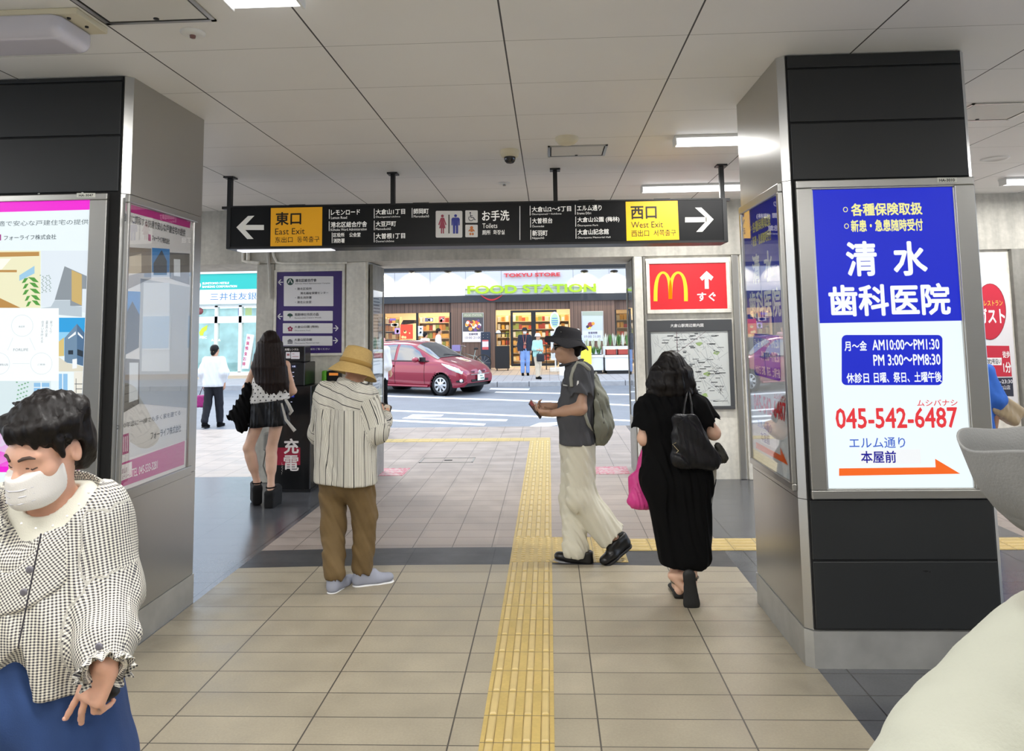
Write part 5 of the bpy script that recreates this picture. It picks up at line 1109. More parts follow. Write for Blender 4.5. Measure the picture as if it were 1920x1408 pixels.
# parked bicycle behind the car
def bicycle(c, ang, label):
    r = thing('bicycle', c, label, 'bicycle'); c = np.array(c); u = np.array([math.cos(ang), math.sin(ang), 0]); P = lambda a, z: c + u * a + [0, 0, z]; nrm = np.array([-u[1], u[0], 0])
    for a in (-.52, .52):
        m = MB(); m.tube([P(a, .33) + .32 * (math.cos(t_) * u + math.sin(t_) * np.array([0, 0, 1])) for t_ in np.linspace(0, 6.283, 25)], .02, 6, False)
        w_ = m.build('wheel', M_BLK, r); s = MB()
        for t_ in np.linspace(0, 6.283, 11)[:-1]: s.tube([P(a, .33), P(a, .33) + .31 * (math.cos(t_) * u + math.sin(t_) * np.array([0, 0, 1]))], .004, 4)
        s.build('spokes', M_ALU, w_)
    m = MB(); m.tube([P(-.52, .33), P(-.08, .3), P(-.22, .85)], .018, 8).tube([P(-.08, .3), P(.38, .78), P(-.16, .6)], .018, 8).tube([P(.52, .33), P(.38, .78), P(.34, 1.0)], .018, 8).tube([P(-.52, .33), P(-.17, .66)], .012, 8); m.build('frame', mat('bike frame', '9aa8a4', .35, .6), r)
    MB().tube([P(.34, 1.0) - nrm * .26 + u * -.1, P(.36, 1.04) - nrm * .1, P(.36, 1.04) + nrm * .1, P(.34, 1.0) + nrm * .26 + u * -.1], .014, 8).build('handlebar', M_ALU, r)
    MB().lathe([(.01, 0), (.09, .01), (.10, .05), (.05, .08), (0, .09)], P(-.24, .86), n=14).build('saddle', M_BLK, r)
    MB().box(*(lambda q: (q[0] - .16, q[0] + .16, q[1] - .14, q[1] + .14, q[2], q[2] + .24))(P(.56, .82)), .01).build('basket', mat('basket violet', '8d83b5', .6), r)
q_ = at0(882, 697); bicycle(q_, math.radians(200), 'parked bicycle with a violet basket behind the front of the red car')
# ------------------------------------------------------------------ bank on the left across the street
YB = 28.0
def B(x, y): return onY(x, y, YB)
def gB(X, Y): return 350 + X / 5.189, 490 + Y / 5.189
BK = thing('bank_building', (-14, 30, 0), 'white bank front with a teal sign band and glazed doors', 'bank')
bx0, bx1 = -19., -9.4; zq = lambda Y: B(420, 490 + Y / 5.189)[2]
MB().box(bx0, bx1, YB + .3, 34, zq(430), 9.).build('upper_wall', mat('bank white', 'e9edf0', .6), BK); MB().box(bx0, bx0 + .3, YB + .3, 34, 0, 9.).box(bx1 - .3, bx1, YB + .3, 34, 0, 9.).box(bx0, bx1, 33.7, 34, 0, 9.).build('side_wall', _M['bank white'], BK)
tb = MB().box(bx0, bx1, YB - .25, YB + .32, zq(278), zq(126)).build('teal_band', mat('bank teal', '19a69c', .4, emit=.25), BK)
wb_ = MB().box(bx0, bx1, YB - .25, YB + .32, zq(415), zq(278)).build('white_band', mat('bank band white', 'eef6fb', .4, emit=.35), BK); MB().box(bx0, bx1, YB - .3, YB + .32, zq(126), zq(96)).build('cornice', M_WHITE, BK)
PB_ = Pl('Y', YB - .25, .012)
q = Print(PB_); q.ring(*gB(110, 232), 6, 6.2, 2.0).text('SUMITOMO MITSUI', *gB(154, 202), *gB(412, 224), .03).text('BANKING CORPORATION', *gB(154, 234), *gB(490, 256), .03)
q.build('lettering', mat('bank letter white', 'f3fbfb', .4, emit=.4), tb)
q = Print(PB_); q.text('三井住友銀行', *gB(230, 303), *gB(772, 376), .0); q.build('lettering', mat('bank blue', '2f6aa0', .4), wb_)
m = MB(); m.box(bx0, bx1, YB, YB + .2, zq(445), zq(430)).box(bx0, bx1, YB, YB + .25, zq(600), zq(535))
for X in (-420, -180, 40, 285, 520, 700): m.box(B(350 + X / 5.189, 600)[0] - .06, B(350 + X / 5.189, 600)[0] + .06, YB, YB + .2, .12, zq(430))
m.box(bx0, bx1, YB, YB + .25, 0, .14); m.build('window_frame', M_WHITE, BK)
MB().box(bx0, bx1, YB + .1, YB + .12, .14, zq(430)).build('glazing', glass('bank glass', (.88, .95, .96), .06), BK)
MB().box(bx0 + .3, bx1 - .3, YB + .3, 33.7, 0, .02).build('bank_floor', mat('bank floor', 'b8cdc8', .4), BK); MB().box(bx0 + .3, bx1 - .3, 31.2, 31.3, 0, 3.).build('bank_partition', mat('bank partition', 'c4d4d4', .6, noise=.35, nscale=1.6), BK)
MB().box(bx0 + .5, bx1 - .5, YB + .8, 31, zq(432), zq(430)).build('ceiling_light_panel', mat('cool bank light', 'e8fff8', .4, emit=2.2), BK)
q = Print(Pl('Y', YB + .09, .01)); q.poly([gB(122, 690), gB(150, 650), gB(205, 618), (gB(196, 668)), gB(168, 690), gB(160, 722), gB(130, 722)]); q.build('leaf_mark', mat('leaf lime', 'c3dc2c', .4, emit=.2), BK)
q = Print(Pl('Y', YB + .09, .01)); q.text('MBC', *gB(128, 728), *gB(198, 752), .02); [q.poly([gB(x_ - 14, 775), gB(x_, 752), gB(x_ + 14, 775)]) for x_ in (252, 318)]; q.build('lettering', _M['bank letter white'], BK)
for x0, x1, c_ in ((486, 536, '4a4aa0'), (556, 620, 'd8cf5a')):
    a, b = B(*gB(x0, 525)), B(*gB(x1, 450)); tag(MB().box(a[0], b[0], YB + .13, YB + .15, a[2], b[2]).build('transom_poster', mat('bank poster ' + c_, c_, .5)), {'4': 'blue poster in the upper window of the bank', 'd': 'yellow poster in the upper window of the bank'}[c_[0]], 'poster')
tag(MB().lathe([(.12, 0), (.14, .03), (0, .06)], B(*gB(132, 485)) + [0, 0, 0], (0, -1, 0), 16).build('alarm_bell', mat('bell maroon', '8a4a50', .5)), 'round dark red alarm on the bank transom', 'alarm')
pb = onZ(*gB(585, 1045), 0.); Yp = 26.6
r = thing('banner_sign', (onY(463, 690, Yp)[0], Yp, 0), 'slanted white banner sign with red writing outside the bank', 'sign'); pl = Pl('Y', Yp, .006)
MB().prism([pl.w(*gB(585, 706)), pl.w(*gB(655, 716)), pl.w(*gB(600, 1045)), pl.w(*gB(535, 1045))], (0, .05, 0)).build('board', mat('banner white', 'e4eef4', .5), r)
q = Print(pl); 
for i, ch in enumerate('外貨預金お得'): q.text(ch, *gB(602 - 9.6 * i - 14, 728 + 50 * i), *gB(602 - 9.6 * i + 18, 766 + 50 * i), .02)
q.build('lettering', mat('banner red', 'c8476a', .5), r); MB().tube([pl.w(*gB(590, 1045)) + [0, .3, 0], pl.w(*gB(640, 760)) + [0, .06, 0]], .02).build('leg', M_ALU, r)
MB().box(pb[0] - .35, pb[0] + .35, Yp - .1, Yp + .4, 0, .06).build('base', M_POST, r)
# ------------------------------------------------------------------ other fronts closing the street
def block(name, x0, x1, y0, y1, h, c, label, rows, wx, wcol='8fb7d6'):
    r = thing(name, ((x0 + x1) / 2, y0, 0), label, 'building', 'buildings across the street'); MB().box(x0, x1, y0, y1, 0, h).build('wall', mat('wall ' + c, c, .7, noise=.08, nscale=.6), r)
    for k in range(rows):
        m = 0
        for x in np.arange(x0 + .7, x1 - wx, wx * 1.5):
            w_ = MB().box(x, x + wx, y0 - .04, y0 + .02, 1.0 + k * 3, 2.5 + k * 3); o = w_.build('window', mat('frame white', 'e2e6e8', .5), r); MB().box(x + .08, x + wx - .08, y0 - .05, y0 - .03, 1.08 + k * 3, 2.42 + k * 3).build('pane', mat('window ' + wcol, wcol, .1, coat=.5), o)
            m += 1
block('office_building', 6.8, 14.5, 29.5, 36, 9.5, 'd9dde0', 'pale office building seen in the gap beside the area-map pier', 3, 1.3)
block('corner_house', 15.2, 26, 28, 36, 8, 'cfc6ba', 'beige corner building across the street', 2, 1.5)
block('apartment_block', -32, -20, 28, 36, 10, 'c9cdd0', 'grey block next to the bank', 3, 1.4)
# ------------------------------------------------------------------ red hatchback
def car():
    ang = math.radians(-28); u = np.array([math.cos(ang), math.sin(ang), 0]); v = np.array([-u[1], u[0], 0]); up = np.array([0, 0, 1.])   # u forward, v to its left
    fw = onZ(828, 742, -.15); org = fw - u * 1.28 + v * (.72 + .06); org[2] = -.15      # middle of the car on the road
    r = thing('car', org, 'dark red hatchback driving past the shop', 'car')
    W = lambda a, b, z: org + u * a + v * b + up * z
    # stations: distance along, top height, half width, belt height, roof half width
    ST_ = np.array([[-2.00, .95, .70, .84, .55], [-1.96, 1.16, .76, .90, .60], [-1.86, 1.36, .80, .93, .60], [-1.70, 1.455, .83, .94, .60], [-1.2, 1.51, .845, .935, .60], [-.6, 1.53, .845, .925, .61], [-.1, 1.515, .845, .915, .61], [.25, 1.47, .845, .91, .60], [.55, 1.35, .845, .91, .59],
                    [.85, 1.18, .845, .915, .58], [1.12, 1.035, .84, .92, .60], [1.35, .965, .83, .90, .62], [1.60, .90, .81, .845, .60], [1.82, .80, .77, .745, .56], [1.96, .68, .70, .64, .50], [2.03, .56, .62, .54, .44]])
    xs = np.concatenate([np.linspace(-2.0, 2.03, 150)])
    T = [np.interp(xs, ST_[:, 0], ST_[:, i]) for i in range(1, 5)]
    k_ = np.ones(5) / 5
    T = [np.convolve(np.pad(q, 2, 'edge'), k_, 'valid') for q in T]
    zb = np.interp(xs, [-2.0, -1.85, 1.75, 1.95, 2.03], [.34, .24, .22, .25, .34])
    ts = np.linspace(0, 1, 41)
    def S_(i, t_):
        zt, w, be, rw = T[0][i], T[1][i], T[2][i], T[3][i]; z0 = zb[i]
        pts = np.array([[w * .93, z0], [w * .985, z0 + (be - z0) * .25], [w, z0 + (be - z0) * .55], [w * .985, z0 + (be - z0) * .85], [w * .955, be], [(w * .955) * .35 + rw * .65, be + (zt - be) * .62], [rw * .93, be + (zt - be) * .87], [rw * .55, zt - .015], [0, zt]])
        q = np.linspace(0, 1, 9); return np.array([np.interp(t_, q, pts[:, 0]), np.interp(t_, q, pts[:, 1])])
    G = np.zeros((len(xs), len(ts), 2))
    for i in range(len(xs)):
        P = np.array([S_(i, t_) for t_ in ts])
        for _ in range(2): P[1:-1] = .25 * P[:-2] + .5 * P[1:-1] + .25 * P[2:]
        G[i] = P
    wheels = [(1.28, .0), (-1.32, .0)]; AR = .345; wz = .295
    bm = MB(); V = []; idx = {}
    X2 = np.repeat(xs[:, None], len(ts), 1).copy(); Z2 = G[:, :, 1].copy()
    for wx_, _ in wheels:        # draw vertices onto the wheel-arch circle
        d = np.sqrt((X2 - wx_) ** 2 + (Z2 - wz) ** 2); low = (np.arange(len(ts)) < 20)[None, :] & (np.abs(d - AR) < .028)
        f = np.where(low, AR / np.maximum(d, 1e-6), 1); X2 = wx_ + (X2 - wx_) * f; Z2 = wz + (Z2 - wz) * f
    for s in (-1, 1):
        Vv = [W(X2[i, j], s * G[i, j, 0], Z2[i, j]) for i in range(len(xs)) for j in range(len(ts))]; Fc = []
        for i in range(len(xs) - 1):
            for j in range(len(ts) - 1):
                cx = (X2[i, j] + X2[i + 1, j + 1]) / 2; cz = (Z2[i, j] + Z2[i + 1, j + 1]) / 2
                if any((cx - wx_) ** 2 + (cz - wz) ** 2 < (AR - .008) ** 2 for wx_, _ in wheels) and j < 22: continue
                a = i * len(ts) + j; q = (a, a + len(ts), a + len(ts) + 1, a + 1); Fc.append(q if s < 0 else q[::-1])
        bm.add(Vv, Fc, True)
    for i in (0, len(xs) - 1):
        ring = [W(X2[i, j], -G[i, j, 0], Z2[i, j]) for j in range(len(ts))] + [W(X2[i, j], G[i, j, 0], Z2[i, j]) for j in reversed(range(len(ts) - 1))]; bm.add(ring, [tuple(range(len(ring)))])
    M_RED = mat('car paint red', '8e1330', .28, .35, coat=1., spec=.6); M_RED.node_tree.nodes['Principled BSDF'].inputs['Coat Roughness'].default_value = .03
    body_ = bm.build('body_shell', M_RED, r)
    und = MB().obox(W(0, 0, .33), u, v, up, 1.9, .66, .1); und.build('underbody', M_BLK, r)
    for wx_, _ in wheels:
        for s in (-1, 1): MB().lathe([(AR + .004, -.012), (AR + .008, .0), (AR + .008, .32), (0, .33)], W(wx_, s * .835, wz), -s * v, 28, True, False).build('wheel_arch', M_BLK, r)
    # surface patches for glass, lamps and trim
    def pos(x, t_, s, off=.006):
        i = np.clip(np.interp(x, xs, np.arange(len(xs))), 0, len(xs) - 1.001); i0 = int(i); fr = i - i0; j = np.clip(t_, 0, 1) * (len(ts) - 1); j0 = min(int(j), len(ts) - 2); fj = j - j0
        def g(a, b): return np.array([G[a, b, 0], G[a, b, 1]])
        p = (g(i0, j0) * (1 - fj) + g(i0, j0 + 1) * fj) * (1 - fr) + (g(i0 + 1, j0) * (1 - fj) + g(i0 + 1, j0 + 1) * fj) * fr
        dn = g(i0, min(j0 + 1, len(ts) - 1)) - g(i0, j0); n = np.array([dn[1], -dn[0]]); n /= np.linalg.norm(n) + 1e-9
        return W(x + (off * .8 if x > 1.0 or x < -1.9 else 0), s * (p[0] + n[0] * off), p[1] + n[1] * off)
    def tz(x, z):      # section parameter at height z
        i = int(np.clip(np.interp(x, xs, np.arange(len(xs))), 0, len(xs) - 1)); return float(np.interp(z, G[i, :, 1], ts))
    def patch(lo, hi, xs_, s, off=.006, n=8):
        """lo(x), hi(x): heights bounding the patch"""
        V = []; Fc = []
        for x in xs_:
            a, b = tz(x, lo(x)), tz(x, hi(x))
            V += [pos(x, a + (b - a) * k / n, s, off) for k in range(n + 1)]
        for i in range(len(xs_) - 1):
            for k in range(n):
                a = i * (n + 1) + k; q = (a, a + n + 1, a + n + 2, a + 1); Fc.append(q if s < 0 else q[::-1])
        return V, Fc
    M_GL = mat('car window', '0d1216', .03, 0, coat=1., spec=1.); M_GL.node_tree.nodes['Principled BSDF'].inputs['IOR'].default_value = 1.9
    ip = lambda X, Y: (lambda x: float(np.interp(x, X, Y)))
    for s in (-1, 1):
        for nm, xa, xb, lo, hi in (('side_window', -1.28, -.40, ip([-1.28, -.4], [.975, .965]), ip([-1.28, -1.15, -.4], [1.10, 1.36, 1.405])), ('side_window', -.30, .66, ip([-.3, .66], [.96, .955]), ip([-.3, .1, .45, .66], [1.405, 1.37, 1.20, 1.0])), ('side_window', -1.62, -1.36, ip([-1.62, -1.36], [1.08, .99]), ip([-1.62, -1.36], [1.22, 1.34]))):
            V, Fc = patch(lo, hi, np.linspace(xa, xb, 14), s, .008); o = mesh(V, Fc, True); obj(nm, o, M_GL, r)
        V, Fc = patch(lambda x: .925, lambda x: .95, np.linspace(-1.7, .85, 24), s, .010, 2); obj('belt_moulding', mesh(V, Fc, True), M_BLK, r)
        for xg in (-.35, .72, -1.15):
            V, Fc = patch(lambda x: .30, lambda x: .93, np.linspace(xg - .006, xg + .006, 2), s, .003, 8); obj('door_gap', mesh(V, Fc, True), M_GAP, r)
        MB().obox(W(-.48, s * .858, .80), u, v, up, .09, .018, .022).obox(W(-1.25, s * .85, .82), u, v, up, .08, .018, .022).build('door_handle', M_RED, r)
        F_ = Fd(W(.48, s * .95, .98) - .25, W(.48, s * .95, .98) + .25, .015); F_.ell(W(.50, s * .95, .985), (u, v, up), (.10, .11, .075), .01); F_.cap(W(.52, s * .82, .94), W(.5, s * .9, .95), .03, .03, .02); F_.build('wing_mirror', M_RED, r)
        MB().obox(W(.66, s * .835, .99), u, v, up, .10, .012, .06).build('mirror_base', M_BLK, r)
        # headlamp: a long swept lens
        V, Fc = patch(ip([1.30, 1.55, 1.80, 1.93], [.86, .735, .64, .60]), ip([1.30, 1.55, 1.80, 1.93], [.885, .84, .755, .665]), np.linspace(1.30, 1.93, 18), s, .012, 8); obj('headlamp', mesh(V, Fc, True), mat('headlamp lens', 'c3cdc9', .08, .3, coat=1.), r)
        V, Fc = patch(ip([-1.98, -1.75], [.85, .8]), ip([-1.98, -1.75], [1.15, 1.25]), np.linspace(-1.98, -1.78, 6), s, .01, 6); obj('tail_lamp', mesh(V, Fc, True), mat('tail red', 'b01820', .15, coat=1), r)
        V, Fc = patch(ip([1.72, 1.97], [.38, .36]), ip([1.72, 1.97], [.40, .47]), np.linspace(1.76, 1.96, 8), s, .012, 5); fb = obj('fog_lamp_recess', mesh(V, Fc, True), M_BLK, r)
        MB().lathe([(.045, 0), (.045, .02), (0, .03)], pos(1.90, tz(1.9, .42), s, .012), u * .8 + v * s * .6, 14).build('fog_lamp', mat('fog glass', 'e8ecec', .1, .2, coat=1), fb)
    # windscreen, rear window
    def across(x0, x1, t0, off, n=14, m=18, z=None):
        V = []; Fc = []
        for i in range(n + 1):
            x = x0 + (x1 - x0) * i / n; tt = t0(i / n)
            for k in range(m + 1):
                q = -1 + 2 * k / m; V.append(pos(x, 1 - abs(q) * (1 - tt), 1 if q > 0 else -1, off))
        for i in range(n):
            for k in range(m): a = i * (m + 1) + k; Fc.append((a, a + 1, a + m + 2, a + m + 1)[::-1])
        return mesh(V, Fc, True)
    o = across(.30, 1.10, lambda f: .60 + .10 * (1 - f) , .008); obj('windscreen', o, M_GL, r); o = across(-1.98, -1.80, lambda f: .66, .008); obj('rear_window', o, M_GL, r)
    MB().tube([W(1.08, .4, 1.06), W(.98, -.25, 1.13)], .008, 6).tube([W(1.1, 0.05, 1.055), W(1.02, -.55, 1.07)], .008, 6).build('wiper', M_BLK, r)
    # nose: grille, badge, plate, lower intake
    def nose(y0, y1, z0, z1, off, n=10):
        V = []; Fc = []
        def px(y, z):      # front surface: x where half-width is |y| at height z
            for x in xs[::-1]:
                i = int(np.argmin(np.abs(xs - x))); zz = G[i, :, 1]; yy = G[i, :, 0]
                if z <= zz.max() and z >= zz.min() and np.interp(z, zz, yy) >= abs(y): return x
            return 1.5
        for a in range(n + 1):
            for b in (0, 1, 2): y = y0 + (y1 - y0) * a / n; z = z0 + (z1 - z0) * b / 2; V.append(W(px(y, z) + off, y, z))
        for a in range(n):
            for b in (0, 1): q = a * 3 + b; Fc.append((q, q + 3, q + 4, q + 1))
        return V, Fc
    V, Fc = nose(-.42, .42, .335, .435, .012); obj('lower_intake', mesh(V, Fc), M_BLK, r)
    V, Fc = nose(-.36, .36, .585, .655, .012); gr_ = obj('grille', mesh(V, Fc), mat('grille red dark', '4a0d1c', .3, .3), r)
    V, Fc = nose(-.46, .46, .562, .582, .022); obj('chrome_bar', mesh(V, Fc), mat('chrome', 'dcdcdc', .08, 1.), r)
    bpos = np.array(nose(-.01, .01, .6, .62, .03, 1)[0][1]); MB().lathe([(.065, 0), (.07, .012), (.055, .018), (.05, .006), (0, .006)], bpos, u, 24).obox(bpos + u * .015, u, v, up, .008, .085, .016).build('badge', _M['chrome'], r)
    b2 = np.array(nose(-.01, .01, .44, .46, .05, 1)[0][1]); pl_ = MB().obox(b2 + up * .03, u, v, up, .006, .165, .083).build('number_plate', mat('plate white', 'eef0ec', .4), r)
    MB().obox(b2 + u * .007 + up * .0, u, v, up, .002, .03, .022).obox(b2 + u * .007 + v * .09, u, v, up, .002, .04, .022).obox(b2 + u * .007 + up * .07, u, v, up, .002, .07, .012).build('plate_marks', mat('plate green', '5c8a78', .5), pl_)
    MB().tube([W(.86, -.84, .25), W(-.9, -.84, .25)], .03, 8).build('sill_trim', M_RED, r)
    # wheels
    for wx_, _ in wheels:
        for s in (-1, 1):
            c = W(wx_, s * .755, wz); a = v * s
            w_ = MB().lathe([(.20, -.09), (.27, -.095), (.292, -.07), (.295, 0), (.292, .06), (.275, .085), (.215, .09), (.20, .07)], c, a, 36).build('wheel', mat('tyre', '16171a', .8), r)
            cap_ = MB().lathe([(.21, .06), (.205, .085), (.17, .075), (.06, .085), (.05, .095), (0, .097)], c, a, 36).build('wheel_cover', mat('wheel silver', 'c9cdd0', .3, .6), w_)
            h = MB(); t1 = np.cross(a, up)
            for k in range(8):
                an = 2 * math.pi * (k + .5) / 8; d = t1 * math.cos(an) + up * math.sin(an); e = t1 * -math.sin(an) + up * math.cos(an); p = c + a * .084 + d * .135; h.prism([p - d * .04 - e * .012, p + d * .042 - e * .032, p + d * .042 + e * .032, p - d * .04 + e * .012], a * .004)
            h.build('slot', M_GAP, w_)
    # faint interior seen through dark glass is left to the reflection
car()
# ------------------------------------------------------------------ battery-lending machine before the left pier
def vM(X, Y): return 420 + X / 7.822, 780 + Y / 7.822
RM = thing('rental_machine', (-2.86, 7.75, 0), 'tall black phone-battery rental machine below the purple guide board', 'machine')
yf = 7.5; a0 = onY(514, 895, yf); xl, xr = a0[0], onY(567, 895, yf)[0]; xr2 = onY(580, 880, yf + .4)[0]
zm = onY(560, 724, yf)[2]; ztp = onY(560, 680, yf)[2]; zs = onY(560, 655, yf)[2]
xw = xr + .08
lo_ = MB().box(xl - .02, xw, yf, yf + .42, .02, zm, .012).build('lower_body', mat('machine black', '101113', .3, coat=.3), RM); up_ = MB().box(xl, xr + .0, yf + .02, yf + .38, zm, ztp, .01).build('upper_body', _M['machine black'], RM); MB().box(xl - .03, xw + .01, yf - .01, yf + .43, 0, .03).build('foot_plate', M_BLK, RM)
tp = MB().box(xl, xr - .02, yf + .08, yf + .28, ztp, zs + .03, .01).build('display_hood', _M['machine black'], RM)
MP_ = Pl('Y', yf - .001, .001); MU = Pl('Y', yf + .019, .001); MT = Pl('Y', yf + .079, .001)
q = Print(MP_); q.rect(519, 839, 563, 872); q.build('red_panel', mat('machine red', 'a01f3c', .4), lo_)
q = Print(MP_, 2); q.text('充', 532.5, 822, 560.5, 851, .03).text('電', 532, 853.5, 560.5, 883, .014); q.text('しとく？', 527.5, 867, 531, 890, 0., vert=True); q.build('lettering', mat('machine white', 'ded9d6', .4, emit=.1), lo_)
q = Print(MT); q.rrect(536, 660, 544.5, 672, 1).rrect(545.5, 660, 562, 673, 1); q.build('instruction_sheet', mat('sheet pale', 'cfccd0', .4, emit=.25), tp); q = Print(MT, 2); q.text('充電レンタル', 534, 653, 560, 657.5, .02); q.build('lettering', _M['machine white'], tp)
q = Print(MT, 2); q.rect(538, 663, 543, 667); q.rect(548, 663, 552, 664); q.rect(548, 668, 560, 669); q.build('print', mat('sheet ink', 'b07478', .5), tp)
q = Print(MU); q.rrect(540, 683.5, 543, 690, 1); q.build('status_light', mat('violet led', 'b9a8ff', .4, emit=1.6), up_); q = Print(MU); q.rect(546, 684, 556, 690); q.build('display', mat('display navy', '1a2038', .3, emit=.3), up_); q = Print(MU, 2); q.text('充電', 548, 685.5, 554, 688.5, .02); q.build('lettering', mat('led white', 'd8dcff', .4, emit=.8), up_)
q = Print(MU)
for yy in (697.5, 705, 712, 719): q.rect(548, yy, 551.5, yy + 1.1)
q.build('slot_light', _M['led white'], up_); q = Print(MP_); q.rect(542, 737, 552, 745); q.build('display', mat('display blue', '26349a', .3, emit=.6), lo_); q = Print(MP_, 2); q.text('返却', 544, 739, 550, 743, .02); q.rect(545, 753, 548, 754); q.build('lettering', _M['led white'], lo_)
# device with orange screen and green holder on the pier behind the person in the straw hat
p0, p1 = onY(612, 720, 7.9), onY(638, 695, 7.9)
r = thing('payment_terminal', (p0[0] + .1, 7.9, p0[2]), 'small black device with an orange screen beside the straw hat', 'device'); MB().box(p0[0], p1[0], 7.9, 7.985, p0[2] - .25, p1[2], .015).build('body', M_BLK, r); q = Print(Pl('Y', 7.899, .001)); q.rect(617, 699, 634, 704); q.build('screen', mat('screen orange', 'e08a3c', .4, emit=.5), r)
p0, p1 = onY(601, 722, 7.88), onY(611, 695, 7.88); tag(MB().box(p0[0], p1[0], 7.9, 7.985, p0[2] - .2, p1[2], .02).build('leaflet_holder', mat('holder green', '6cc23a', .4)), 'bright green holder beside the black device on the pier', 'holder')
# grey cable box behind the long-haired woman's leg and cables on the floor
tag(MB().box(-3.16, -3.06, 7.86, 7.955, .36, .56, .02).tube([(-3.14, 7.9, .36), (-3.16, 7.88, .2), (-3.08, 7.86, .02)], .008).build('cable_box', M_POST), 'small grey cable box low on the post behind the long-haired woman', 'cable box')
m = MB().tube([onZ(582, 897) + [0, 0, .012], onZ(590, 893) + [0, .05, .03], onZ(596, 894) + [0, 0, .012]], .016).tube([onZ(583, 893) + [0, 0, .02], onZ(594, 890) + [0, .1, .03]], .012); tag(m.build('floor_cable', M_BLK), 'coiled black cable on the floor beside the rental machine', 'cable')
tag(MB().box(*(lambda a: (a[0] - .05, a[0] + .09, a[1] - .04, a[1] + .04, 0, .05))(onZ(594, 902)), .008).build('power_strip', M_WHITE), 'white power strip on the floor beside the rental machine', 'power strip')
# ------------------------------------------------------------------ people: shared pieces
SKIN = mat('skin warm', 'c99a7e', .5, noise=.08, nscale=14); SKIN_P = mat('skin pale', 'd6ad94', .5, noise=.06, nscale=14); SKIN_T = mat('skin tanned', 'b28d76', .5, noise=.08, nscale=14)
for m_ in (SKIN, SKIN_P, SKIN_T):
    b_ = m_.node_tree.nodes['Principled BSDF']; b_.inputs['Subsurface Weight'].default_value = .12; b_.inputs['Subsurface Radius'].default_value = (.01, .004, .002); b_.inputs['Subsurface Scale'].default_value = .6
def hairmat(name, c, tip=None):
    t = NT(name, .38); x, y, z = t.pos(); n = t.noise(1., 4, None, (210, 210, 9)); c0 = t.scale(tuple(lin(c)), t.rng(n, .3, .7, .6, 1.5)); t.color(c0); t.bump(n, .3, .003); t.b.inputs['Specular IOR Level'].default_value = .22; t.set(t.b.inputs['Roughness'], .48); return t.m
HAIR = hairmat('black hair', '100c0b'); HAIR_B = hairmat('dark brown hair', '241814'); HAIR_L = hairmat('long brown hair', '1e130f')
CLB = mat('black cloth', '070708', .9, spec=.15, bump=.2, bscale=400); CLN = mat('navy cloth', '12151f', .8); CLW = mat('white cotton', 'e3e7ec', .8, bump=.15, bscale=300)
EYEBROW = mat('eyebrow', '4a3a33', .8); LIP = mat('lip', '9c5c50', .45); RUB = mat('black rubber', '121212', .6)
def Jp(x, y, Y): return onY(x, y, Y)
def V3(*a): return np.array(a, float)
def inter_cap(F, p, q, r0, r1, pad=0.):
    """keep only what lies inside the round cone"""
    G = Fd(F.lo + 2 * F.h, F.lo + F.h * (np.array(F.D.shape) - 3), F.h); G.D = np.full(F.D.shape, 1., np.float32); G.lo = F.lo.copy()
    X = [(F.lo[a] + F.h * np.arange(F.D.shape[a])).astype(np.float32).reshape([-1 if b == a else 1 for b in range(3)]) for a in range(3)]
    p = np.array(p, float); d = np.array(q, float) - p; L = max(d @ d, 1e-9); x, y, z = X[0] - p[0], X[1] - p[1], X[2] - p[2]; t_ = np.clip((x * d[0] + y * d[1] + z * d[2]) / L, 0, 1)
    F.D = np.maximum(F.D, (np.sqrt((x - t_ * d[0]) ** 2 + (y - t_ * d[1]) ** 2 + (z - t_ * d[2]) ** 2) - (r0 + t_ * (r1 - r0))).astype(np.float32)); return F
def surf(F, p, d, mx=.12):
    """first point of the surface from p along d"""
    p = np.array(p, float); d = unit(d); s = F.h * .4
    for i in range(int(mx / s)):
        q = p + d * s * i; k = np.clip(np.round((q - F.lo) / F.h).astype(int), 0, np.array(F.D.shape) - 1)
        if F.D[tuple(k)] < 0: return q
    return p
def onface(F, P, f, pts, lift=.0015):
    return [surf(F, P(a, .16, d), -f) + f * lift for a, d in pts]
def face_bits(F, P, f, par, s=1., eyes='open', brow=True, mouth=True, side=(-1, 1), hair=EYEBROW):
    f = unit(f)
    for q in side:
        if brow: MB().tube(onface(F, P, f, [(q * x_, .026 + y_) for x_, y_ in ((.012, -.003), (.024, .002), (.038, .004), (.050, -.002))]), [.0034, .0048, .0042, .0016], 6).build('eyebrow', hair, par)
        if eyes == 'closed': MB().tube(onface(F, P, f, [(q * x_, -.003 - y_) for x_, y_ in ((.018, 0), (.026, .003), (.035, .0035), (.045, 0))], .0018), .0017, 6).build('eyelash_line', hair, par)
        elif eyes == 'open':
            MB().tube(onface(F, P, f, [(q * x_, .001 + y_) for x_, y_ in ((.020, 0), (.028, .003), (.036, .003), (.044, 0))], .001), .0022, 6).build('eyelid_line', hair, par)
            c = surf(F, P(q * .031, .16, -.001), -f); MB().lathe([(.0055, 0), (.0045, .0012), (0, .0018)], c, f, 12).build('iris', mat('iris dark', '1c1310', .2), par)
    if mouth: MB().tube(onface(F, P, f, [(-.022, -.0655), (-.01, -.064), (0, -.0655), (.01, -.064), (.022, -.0655)], -.001), [.002, .0042, .0045, .0042, .002], 6).build('lips', LIP, par)
